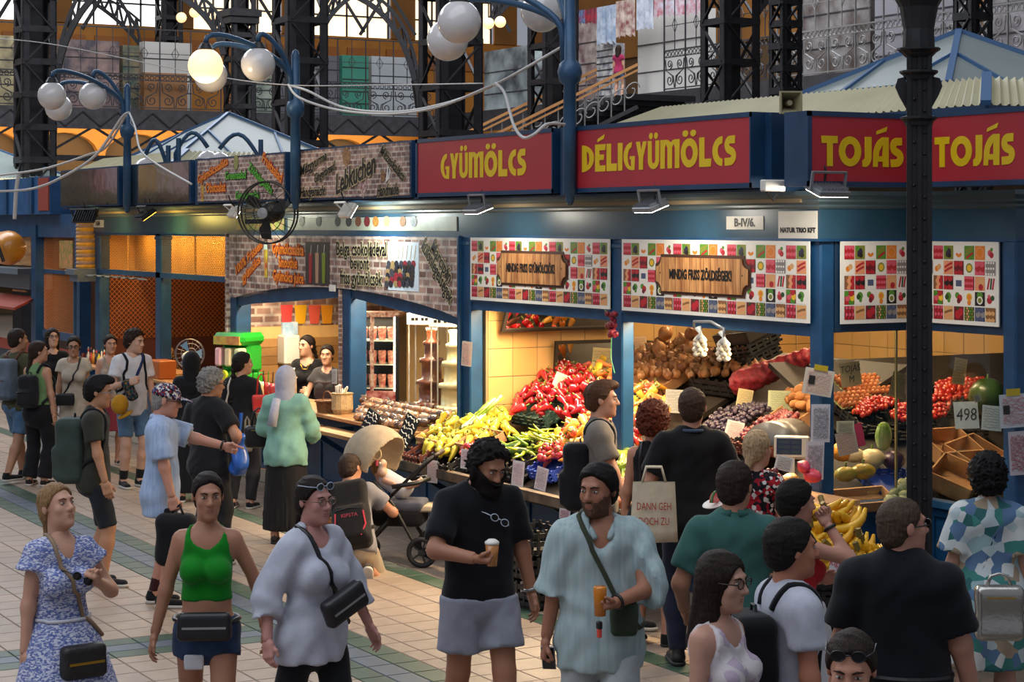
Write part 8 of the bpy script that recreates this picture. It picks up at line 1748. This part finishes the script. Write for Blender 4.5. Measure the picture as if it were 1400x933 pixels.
def tote():
    q = P(894, 700, 13.2); e = world_empty(empty('tote_bag', q, 'cream cotton tote bag with red letters beside the tall man in black', 'bag')); T = Matrix.Translation(q) @ Matrix.Rotation(math.radians(58), 4, 'Z')
    b = MB(T); n = 8; vs = []
    for sgn in (-1, 1):
        for j in range(6):
            for i in range(n+1):
                u_, v_ = i/n, j/5; vs.append(((u_-.5)*(.28+.04*(1-v_)), sgn*(.012+.03*math.sin(PI*u_)*(1-v_*.5))+.006*math.sin(9*u_+4*v_), -.20+.40*v_))
    fs = []; K = (n+1)*6
    for j in range(5):
        for i in range(n): a = j*(n+1)+i; fs += [(a, a+1, a+n+2, a+n+1), (K+a+1, K+a, K+a+n+1, K+a+n+2)]
    for j in range(5): a = j*(n+1); fs += [(a+n+1, K+a+n+1, K+a, a)]; a += n; fs += [(a, K+a, K+a+n+1, a+n+1)]
    for i in range(n): fs += [(i+1, i, K+i, K+i+1)]
    b.add(vs, fs).build('bag_body', C2('#cbbda2'), e, True)
    for sgn in (-1, 1): MB(T).tube([(-.08, sgn*.014, .19), (-.05, sgn*.02, .30), (.05, sgn*.02, .30), (.08, sgn*.014, .19)], .010, 6).build('handle', MATS['fabric#cbbda214'], e, True)
    RL = mat('tote_red', '#a8252a', .6)
    for i, s_ in enumerate(('DANN GEH', 'DOCH ZU')): put_text('lettering', s_, .072, T @ Matrix.Translation((0, -.050, .04-.10*i)), RL, e, extr=.0006, sx=.62)
tote()
person('blonde woman with hair tied low in a black and red floral dress', 1034, 588, 1.66, 172, sex='f', hy=-35, top=dict(m=pattern('red_floral', ['#14131a', '#a01f2c', '#1b1a20', '#c8c0bc', '#8a1622', '#16151a'], 45), sleeve=.3, hem=-.1), bottom=dict(m=MATS['red_floral'], k='skirt', len=.45), hair=dict(k='low', c='#a58a68', pz=-.12), eyes=False, h=.016, skin_c='#c0907a')
person('man in teal polo shirt seen from behind', 1003, 627, 1.79, 178, hy=-25, build=1.1, top=dict(m=C2('#37605a'), sleeve=.75, loose=.02, collar=True, hem=-.16), bottom=dict(m=C2('#3a3c42'), k='p', len=.9), hair=dict(k='short', c='#2e221b', th=.010), L=(.24, -.15, .95), R=(-.24, -.28, 1.12), eyes=False, h=FRH, skin_c='#b88268')
person('woman with short dark hair and red tank top, hand to her mouth', 1086, 657, 1.62, 112, sex='f', build=1.15, hp=4, top=dict(m=C2('#a81f24'), sleeve=0), bottom=dict(m=C2('#b9b9bc'), k='skirt', len=.4, r0=.18, r1=.27, waist=.12), hair=dict(k='short', c='#17120f', th=.018, fy=-.004), R=(-.08, -.17, 1.50), Rp=(-.6, -.3, -1), Rh='grip', L=(.05, -.22, 1.15), acc=[wristwatch(1, BLACKP), tube_acc('bag_strap', [(-.10, .12, .3), (-.09, .04, .52), (-.10, -.12, .38)], .010, LBLK, True)], h=FRH, skin_c='#b98672')
person('man in white tee with a black rucksack strap, in the right foreground', 1082, 708, 1.74, 105, hp=0, top=dict(m=C2('#b4b6c2'), sleeve=.6, loose=.022), bottom=dict(m=DDEN, k='p', len=1.9), hair=dict(k='short', c='#1a1512', th=.016), acc=[backpack(BK, None, (.15, .1, .22), .2), tube_acc('collar', [(-.06, -.09, .50), (0, -.115, .475), (.06, -.09, .50)], .008, mat('orange_trim', '#d2562a', .6), True)], h=FRH, skin_c='#b5785e')
person('woman with long dark hair in a white vest top, in the right foreground', 984, 752, 1.67, 55, sex='f', hp=4, top=dict(m=pattern('lilac_white', ['#c4bcc0', '#cfc8c8', '#b4a4b4', '#c8c0c0'], 20), sleeve=0, v=.06), bottom=dict(m=DEN, k='p', len=1.8), hair=dict(k='long', c='#261a14', z=-.26, y=.12), h=FRH, skin_c='#b98c78', acc=[glasses('#2a1c18')])
person('woman at the bottom edge with dark hair and sunglasses pushed up', 1165, 858, 1.66, -15, sex='f', hp=12, top=dict(m=C2('#8a3a34'), sleeve=.4), bottom=dict(m=DDEN, k='p', len=1.8), hair=dict(k='pony', c='#2a1e18'), h=FRH, skin_c='#b9846c', acc=[glasses('#1a1a1e', True, up=True)])
person('heavy man in black polo shirt and jeans wearing sunglasses, seen from behind', 1232, 676, 1.80, 158, hy=-48, hp=-2, build=1.28, top=dict(m=C2('#0f1118'), sleeve=.80, loose=.026, hem=-.06, collar=True, cuff=.02), bottom=dict(m=C2('#27405f', '#1f3450', 8), k='p', len=1.95, belt=True, waist=.07), hair=dict(k='short', c='#4a3a2e', th=.006, fz=.012), acc=[glasses('#17171a', True)], L=(.30, -.02, .84), R=(-.30, -.10, .84), h=FRH, skin_c='#b98470')
e27 = person('woman in a short white, teal and blue patterned dress seen from behind', 1350, 623, 1.68, 176, sex='f', build=1.12, top=dict(m=pattern('palm_print', ['#aab8bc', '#8fa8ac', '#3f7a74', '#c4c8c6', '#55708f', '#9a8a74', '#b8c0c0', '#2f5f60'], 15), sleeve=.75, hem=-.1, loose=.035, flare=.03, name='dress_top', cuff=.03), bottom=dict(m=MATS['palm_print'], k='skirt', len=.46, r0=.19, r1=.26), hair=dict(k='curly', c='#0f0d0e', th=.034), acc=[crossbody(BK, -1, None, .012, low=-.05)], eyes=False, h=FRH, shoes=('sandal', '#5a4434', 'b'), skin_c='#b08470')
handbag('silver handbag at the hip of the woman in patterned dress', 1366, 838, 10.7, mat('silver_leather', '#a9a6a0', .25, .8, bump=.15), (.13, .05, .15), 0, .06)
# front row
e28 = person('woman in a blue and white print dress looking right, in the left foreground', 84, 660, 1.68, 38, sex='f', hy=14, hp=-14, top=dict(m=pattern('blue_white_dash', ['#b8bcd0', '#6a76a8', '#c8cad8', '#8890b8', '#5a68a0'], 85, (1, 1, 2.2)), sleeve=.32, hem=-.04, v=.17, loose=.016, cuff=.03, name='dress_top'), bottom=dict(m=MATS['blue_white_dash'], k='skirt', len=.45, r0=.15, r1=.33, waist=.10), hair=dict(k='low', c='#8a6a48', th=.012, pz=-.16), L=(.12, -.16, 1.24), Lp=(.8, .2, -1), Lh='grip', acc=[crossbody(mat('tan_strap', '#8a7258', .6), -1, pouch('crossbody_bag', mat('quilted_black', '#1a1718', .5, bump=.5, bscale=40), (.02, -.22, -.10), (.12, .045, .085), .03, flap=mat('gold', '#c9a040', .3, 1)), low=-.06), glasses('#1a1512', True, hang=(.02, -.20, .32)), tube_acc('waist_tape', [(-.15, -.02, .10), (-.10, -.11, .10), (0, -.14, .10), (.10, -.11, .10), (.15, -.02, .10)], .010, C2('#c4c4cc'), True)], h=FRH, skin_c='#c0917a', brows='#6a4a34')
person('woman in bright green crop top and denim shorts, in the left foreground', 283, 643, 1.72, 4, sex='f', hy=12, hp=3, top=dict(m=C2('#0f7a1c'), sleeve=0, hem=.13, loose=.008, wr=.003), bottom=dict(m=C2('#1c2a42', '#2c4464', 8), k='p', len=.32, waist=.05), hair=dict(k='bun', c='#1c1412', bz=.02, th=.010), acc=[pouch('belt_bag', LBLK, (0, -.165, .02), (.14, .035, .075), .03, flap=STEEL), tube_acc('bag_belt', [(-.14, -.08, .03), (-.17, .0, .03), (-.10, .13, .03), (.10, .13, .03), (.17, 0, .03), (.14, -.08, .03)], .012, LBLK, True), pouch('white_pocket', C2('#c4c4c8'), (-.06, -.10, -.18), (.05, .01, .04), .01)], L=(.30, .05, .90), R=(-.28, .0, .86), feet=((.09, -.25, 0), (-.09, .25, .03)), h=FRH, skin_c='#a8775e', lips=LIPS)
person('woman in a loose white shirt with a black chest bag and sunglasses on her head', 428, 650, 1.70, 48, sex='f', hp=2, top=dict(m=C2('#b2b5c2'), sleeve=1.5, hem=-.16, v=.16, loose=.028, flare=.03, cuff=.02, wr=.011), bottom=dict(m=C2('#14161c'), k='p', len=1.9, loose=.02), hair=dict(k='low', c='#1f1613', pz=-.14), acc=[glasses('#9aa4b4', True, up=True), crossbody(LBLK, -1, pouch('chest_bag', LBLK, (.01, -.235, .16), (.14, .04, .075), .03, flap=STEEL, roll=-22), .014), glasses('#7a5a4a')], L=(.34, -.10, .88), R=(-.30, .02, .90), feet=((.09, -.25, 0), (-.09, .25, .03)), h=FRH, skin_c='#b9857a')
e31 = person('bearded man in black tee and grey shorts looking down, holding a cup', 656, 593, 1.83, 22, hy=14, hp=26, build=1.14, top=dict(m=C2('#0f1016'), sleeve=.80, loose=.022, hem=-.12), bottom=dict(m=C2('#8f92a0'), k='p', len=.72, loose=.024, flare=.03), hair=dict(k='curly', c='#15100e', th=.018, up=.01), beard=dict(c='#130e0c', th=.016, chin=1.35), R=(-.13, -.29, 1.13), Rp=(-1, .5, -.4), Rh='grip', L=(.30, -.02, .85), acc=[glasses('#b8c0cc', True, hang=(0.03, -.20, .37)), wristwatch(0, STEEL)], h=FRH, skin_c='#a8755c', feet=((.10, -.20, 0), (-.10, .2, .03)))
def drink(label, q, c, name='drink_cup', h_=.12):
    e = world_empty(empty(name, q, label, 'cup')); MB(Matrix.Translation(q)).lathe([(.028, -.06), (.038, -.06+h_), (.034, -.06+h_)], 14).build('cup', mat('cup_'+c, c, .12, coat=.6), e, True); MB(Matrix.Translation(q)).lathe([(.040, h_-.062), (.040, h_-.05), (.02, h_-.035), (.001, h_-.034)], 14).build('lid', WHITE, e, True)
def gq(e, i=1):   # grip point of a closed hand: ahead of the wrist
    return None
q = held(e31, e31['gr'])+Vector((0, 0, .02)); drink('clear cup of orange drink in the hand of the bearded man', q, '#b5763a')
e32 = person('man in an open pale green striped shirt and white trousers walking forward', 821, 631, 1.80, 2, hy=-32, hp=4, top=dict(m=mat('seersucker', '#8fa6a8', .85, col2='#a9b8b8', vscale=45, stretch=(1, 1, .03)), sleeve=1.05, hem=-.20, v=.20, loose=.034, flare=.03, collar=True, cuff=.03, wr=.010), bottom=dict(m=C2('#a9afb2'), k='p', len=1.95, loose=.03, flare=.02), hair=dict(k='short', c='#14100f', th=.016), beard=dict(c='#5f4334', th=.001), L=(.04, -.28, 1.10), Lp=(1, .4, -.5), Lh='grip', R=(-.27, .02, .86), Rh='grip', acc=[crossbody(C2('#3b3f30'), -1, pouch('hip_bag', C2('#2f3a2c'), (.10, -.18, .08), (.07, .04, .09), .03), .013), wristwatch(0, BLACKP)], h=FRH, skin_c='#a06c54', feet=((.10, -.2, 0), (-.10, .22, .03)))
q = held(e32, e32['gl'])+Vector((0, 0, .02)); ob = world_empty(empty('drink_bottle', q, 'orange drink cup in the hand of the man in pale shirt', 'cup')); MB(Matrix.Translation(q)).lathe([(.028, -.075), (.034, .06), (.030, .07)], 14).build('cup', mat('orange_drink', '#d07a12', .2, coat=.5), ob, True)
q = held(e32, e32['gl'])+Vector((.01, -.01, -.13)); kc = world_empty(empty('key_fob', q, 'small red and black key fob dangling below the orange cup', 'key fob')); MB(Matrix.Translation(q)).bbox(-.012, .012, -.01, .01, -.03, .015, .004).build('fob', mat('fob_red', '#d8483c', .4), kc); MB(Matrix.Translation(q)).bbox(-.014, .014, -.012, .012, .012, .05, .004).build('clip', BLACKP, kc)
q = held(e32, e32['gr']); ph = world_empty(empty('phone', q, 'silver phone in the lowered hand of the man in pale shirt', 'phone')); MB(Matrix.Translation(q) @ Matrix.Rotation(.9, 4, 'Z') @ Matrix.Rotation(.5, 4, 'X')).bbox(-.036, .036, -.005, .005, -.075, .075, .004).build('case', STEEL, ph); MB(Matrix.Translation(q) @ Matrix.Rotation(.9, 4, 'Z') @ Matrix.Rotation(.5, 4, 'X')).box(-.032, .032, -.0062, -.005, -.07, .07).build('screen', mat('phone_glass', '#1b1f26', .1), ph)
# plate with a slice of watermelon
q = P(978, 686, 12.0); wp = world_empty(empty('watermelon_slice', q, 'slice of watermelon on a paper plate held beside the tall man', 'fruit')); MB(Matrix.Translation(q) @ Matrix.Rotation(.35, 4, 'X')).lathe([(.001, -.02), (.07, -.018), (.085, -.008), (.083, -.004), (.07, -.012), (.001, -.014)], 18).build('plate', WHITE, wp, True)
mw = MB(Matrix.Translation(q) @ Matrix.Rotation(2.2, 4, 'Z')); mw.prism([(-.07, 0), (.07, 0)]+[(.07*math.cos(math.radians(a)), .0+.055*math.sin(math.radians(a))) for a in range(20, 180, 20)], -.015, .015); mw.build('flesh', mat('melon_red', '#c9403a', .4), wp)
MB(Matrix.Translation(q) @ Matrix.Rotation(2.2, 4, 'Z')).tube([(.073*math.cos(math.radians(a)), 0, .058*math.sin(math.radians(a))) for a in range(0, 181, 18)], .009, 6).build('rind', mat('melon_rind', '#3f6a34', .5), wp)
person('small figure of a woman in pink top and denim shorts on the gallery stair', 846, t=55.5, H=1.5, z0=GZ, face=150, sex='f', top=dict(m=C2('#8f2448'), sleeve=.4), bottom=dict(m=DEN, k='p', len=.5), hair=dict(k='long', c='#2a1c16', z=-.2), h=.03, eyes=False, shoes=None)
# ================================================================= STROLLER AND SMALL COUNTER THINGS
so = P(535, 700, 17.55); st_ = empty('stroller', (so.x, so.y, 0), 'beige pushchair with black frame parked at the blue counter', 'stroller'); st_.rotation_euler = (0, 0, math.radians(60.95-8))
BG = cloth('#a8977f'); GREY = cloth('#4a4c58')
def hood(p):
    d = elli(p, A(-.14, .02, .90), A(.30, .27, .32)); d2 = elli(p, A(-.02, -.02, .84), A(.265, .25, .28)); return smax(np.maximum(d, .80-p[:, 2]-.25*(p[:, 0]+.1)), -d2, .02)
field_part('hood', hood, A(-.5, -.35, .6), A(.25, .35, 1.3), .014, BG, st_)
field_part('seat', lambda p: smin(rbox(p@Rm('Y', -38), A(-.58, 0, .45), A(.05, .17, .30), .04), rbox(p, A(.10, 0, .52), A(.22, .17, .05), .04), .05), A(-.5, -.3, .3), A(.5, .3, 1.2), .016, GREY, st_)
field_part('leg_rest', lambda p: rbox(p, A(.32, 0, .50), A(.10, .16, .03), .025), A(.1, -.3, .3), A(.5, .3, .7), .014, BG, st_)
field_part('basket', lambda p: rbox(p, A(.05, 0, .42), A(.26, .17, .08), .05), A(-.4, -.3, .2), A(.5, .3, .6), .016, cloth('#1a181a'), st_)
for s in (-1, 1):
    MB().tube([(-.12, s*.2, .75), (.05, s*.2, .55), (.22, s*.2, .25), (.30, s*.2, .14)], .016, 8).build('frame_leg', BLACKP, st_, True); MB().tube([(.10, s*.2, .50), (-.18, s*.2, .2), (-.24, s*.2, .12)], .016, 8).build('frame_leg', BLACKP, st_, True)
    MB().tube([(.02, s*.2, .60), (.28, s*.2, .86), (.42, s*.2, .98)], .014, 8).build('push_bar', BLACKP, st_, True)
    for x, r in ((.32, .135), (-.25, .10)):
        w_ = MB(); w_.tube([(x+(r-.02)*math.cos(a), s*.24, r+(r-.02)*math.sin(a)) for a in [2*PI*i/24 for i in range(24)]], .022, 8, close=True); wo = w_.build('wheel', mat('tyre', '#17161a', .7), st_, True)
        MB().lathe([(.001, -.03), (.03, -.03), (.03, .03), (.001, .03)], 12, Matrix.Translation((x, s*.24, r)) @ Matrix.Rotation(PI/2, 4, 'X')).build('hub', BLACKP, wo)
        for k in range(5): a = 2*PI*k/5; MB().bar((x, s*.24, r), (x+(r-.02)*math.cos(a), s*.24, r+(r-.02)*math.sin(a)), .014).build('spoke', BLACKP, wo)
MB().tube([(.42, -.2, .98), (.45, -.1, .99), (.45, .1, .99), (.42, .2, .98)], .020, 8).build('handle', mat('handle_brown', '#2a2220', .5), st_, True)
MB().tube([(.05, -.21, .70), (.28, -.2, .74), (.34, 0, .75), (.28, .2, .74), (.05, .21, .70)], .020, 8).build('bumper_bar', BLACKP, st_, True)
MB().tube([(-.1+.04*math.cos(a), -.16, .98+.05*math.sin(a)) for a in [2*PI*i/16 for i in range(16)]], .008, 6, close=True).build('toy_ring', mat('ring_beige', '#c9b48a', .5), st_, True)
MB().tube([(-.1, -.16, .93), (-.1, -.16, .88)], .012, 6).build('toy_strap', mat('toy_pink', '#b8405a', .5), st_)
bp = held(st_, (.02, -.02, .66)); by = empty('baby', bp, 'baby in grey and white lying in the pushchair', 'baby'); by.rotation_euler = st_.rotation_euler
def bab(p):
    d = elli(p, A(-.13, 0, .17), A(.062, .062, .072)); d = smin(d, cap(p, A(-.08, 0, .10), A(.08, 0, .0), .075, .08), .02)
    for s in (-1, 1): d = smin(d, cap(p, A(-.06, s*.07, .08), A(.03, s*.11, .06), .028, .022), .02); d = smin(d, cap(p, A(.08, s*.04, .01), A(.22, s*.06, .05), .036, .024), .02); d = smin(d, elli(p, A(.24, s*.06, .07), A(.022, .018, .032)), .01)
    return smin(d, elli(p, A(-.075, -.01, .165), A(.016, .012, .012)), .01)
field_part('body', bab, A(-.3, -.2, -.12), A(.3, .2, .3), .010, skin('#c79a84'), by)
field_part('romper', lambda p: np.maximum(smin(cap(p, A(-.07, 0, .095), A(.08, 0, .0), .083, .09), cap(p, A(.08, 0, 0), A(.13, 0, .02), .085, .06), .03), -.12-p[:, 0]), A(-.3, -.2, -.12), A(.3, .2, .3), .012, cloth('#b9b7bc'), by)
field_part('hair', lambda p: np.maximum(elli(p, A(-.135, 0, .178), A(.066, .066, .074)), p[:, 0]+.125-.2*(p[:, 2]-.18)), A(-.3, -.2, 0), A(.1, .2, .3), .010, hairm('#8a6a48'), by)
ty = held(st_, (-.06, -.1, .86)); tyo = empty('plush_toy', ty, 'orange and white plush toy hanging under the pushchair hood', 'toy')
field_part('plush', lambda p: smin(elli(p, A(0, 0, .03), A(.04, .04, .04)), elli(p, A(0, 0, -.04), A(.05, .045, .05)), .02), A(-.1, -.1, -.15), A(.1, .1, .12), .009, cloth('#c9773a', '#d8d0c4', 12), tyo)
MB().sphere((.02, -.035, .04), .012, 8, 6).sphere((-.02, -.035, .04), .012, 8, 6).build('ears', cloth('#d8d0c4'), tyo, True)
# white desk fan and amber box on the langos counter
q = PY(258, 490, -.05); wf_ = empty('desk_fan', (q.x, -.05, 1.0), 'white desk fan on the mesh stall counter', 'fan'); wf_.rotation_euler = (0, 0, .9)
MB().lathe([(.11, 0), (.10, .025), (.03, .04), (.025, .28), (.001, .28)], 14).build('stand', WHITE, wf_, True); MB().lathe([(.001, -.12), (.06, -.10), (.07, 0), (.001, 0)], 14, LT(0, -.0, .33, 0, -PI/2)).build('motor', WHITE, wf_, True)
for rr, yy in ((.19, .06), (.13, .09), (.07, .10), (.19, .02)): MB().tube([(rr*math.cos(a), yy, .36+rr*math.sin(a)) for a in [2*PI*i/24 for i in range(24)]], .005, 5, close=True).build('guard_ring', STEEL, wf_)
for k in range(18): a = 2*PI*k/18; MB().tube([(.02*math.cos(a), .10, .36+.02*math.sin(a)), (.19*math.cos(a), .06, .36+.19*math.sin(a))], .0025, 4).build('guard_wire', STEEL, wf_)
for k in range(3): a = 2.1*k; MB().add([(.02*math.cos(a), .05, .36+.02*math.sin(a)), (.17*math.cos(a-.3), .04, .36+.17*math.sin(a-.3)), (.17*math.cos(a+.4), .06, .36+.17*math.sin(a+.4))], [(0, 1, 2)]).build('blade', mat('fan_blue', '#7fa8c8', .3), wf_)
q = PY(222, 505, -.12); ab = world_empty(empty('amber_box', (q.x, -.12, 1.0), 'amber plastic box on the mesh stall counter', 'box')); T_ = Matrix.Translation((q.x, -.12, 1.0)); AMB = mat('amber_plastic', '#b5622a', .3)
MB(T_).bbox(-.2, .2, -.12, .12, 0, .24, .01).build('box', AMB, ab)
for k in range(8): MB(T_).box(-.19+k*.05, -.18+k*.05, -.124, -.12, .02, .22).build('rib', AMB, ab)
# bottles of toppings
BC = ['#c9c6c0', '#b8402c', '#d08a2a', '#2a2c34', '#d8c83a', '#e0ddd6']
for k in range(16):
    q = PY(121+(k % 8)*3.6, 490, -.10+.12*(k//8)); e = empty('sauce_bottle', (q.x, -.10+.12*(k//8), 1.0), 'small sauce bottle in the cluster on the mesh stall counter', 'bottle', 'sauce bottles on the mesh stall counter')
    MB().lathe([(.028, 0), (.03, .10), (.012, .13), (.010, .17)], 8).build('bottle', mat('sauce'+BC[k % 6], BC[k % 6], .3), e, True); MB().lathe([(.013, .165), (.013, .19), (.003, .21)], 8).build('cap', mat('sauce'+BC[(k*2+1) % 6], BC[(k*2+1) % 6], .3), e)
bpy.data.scenes.remove(TMP)
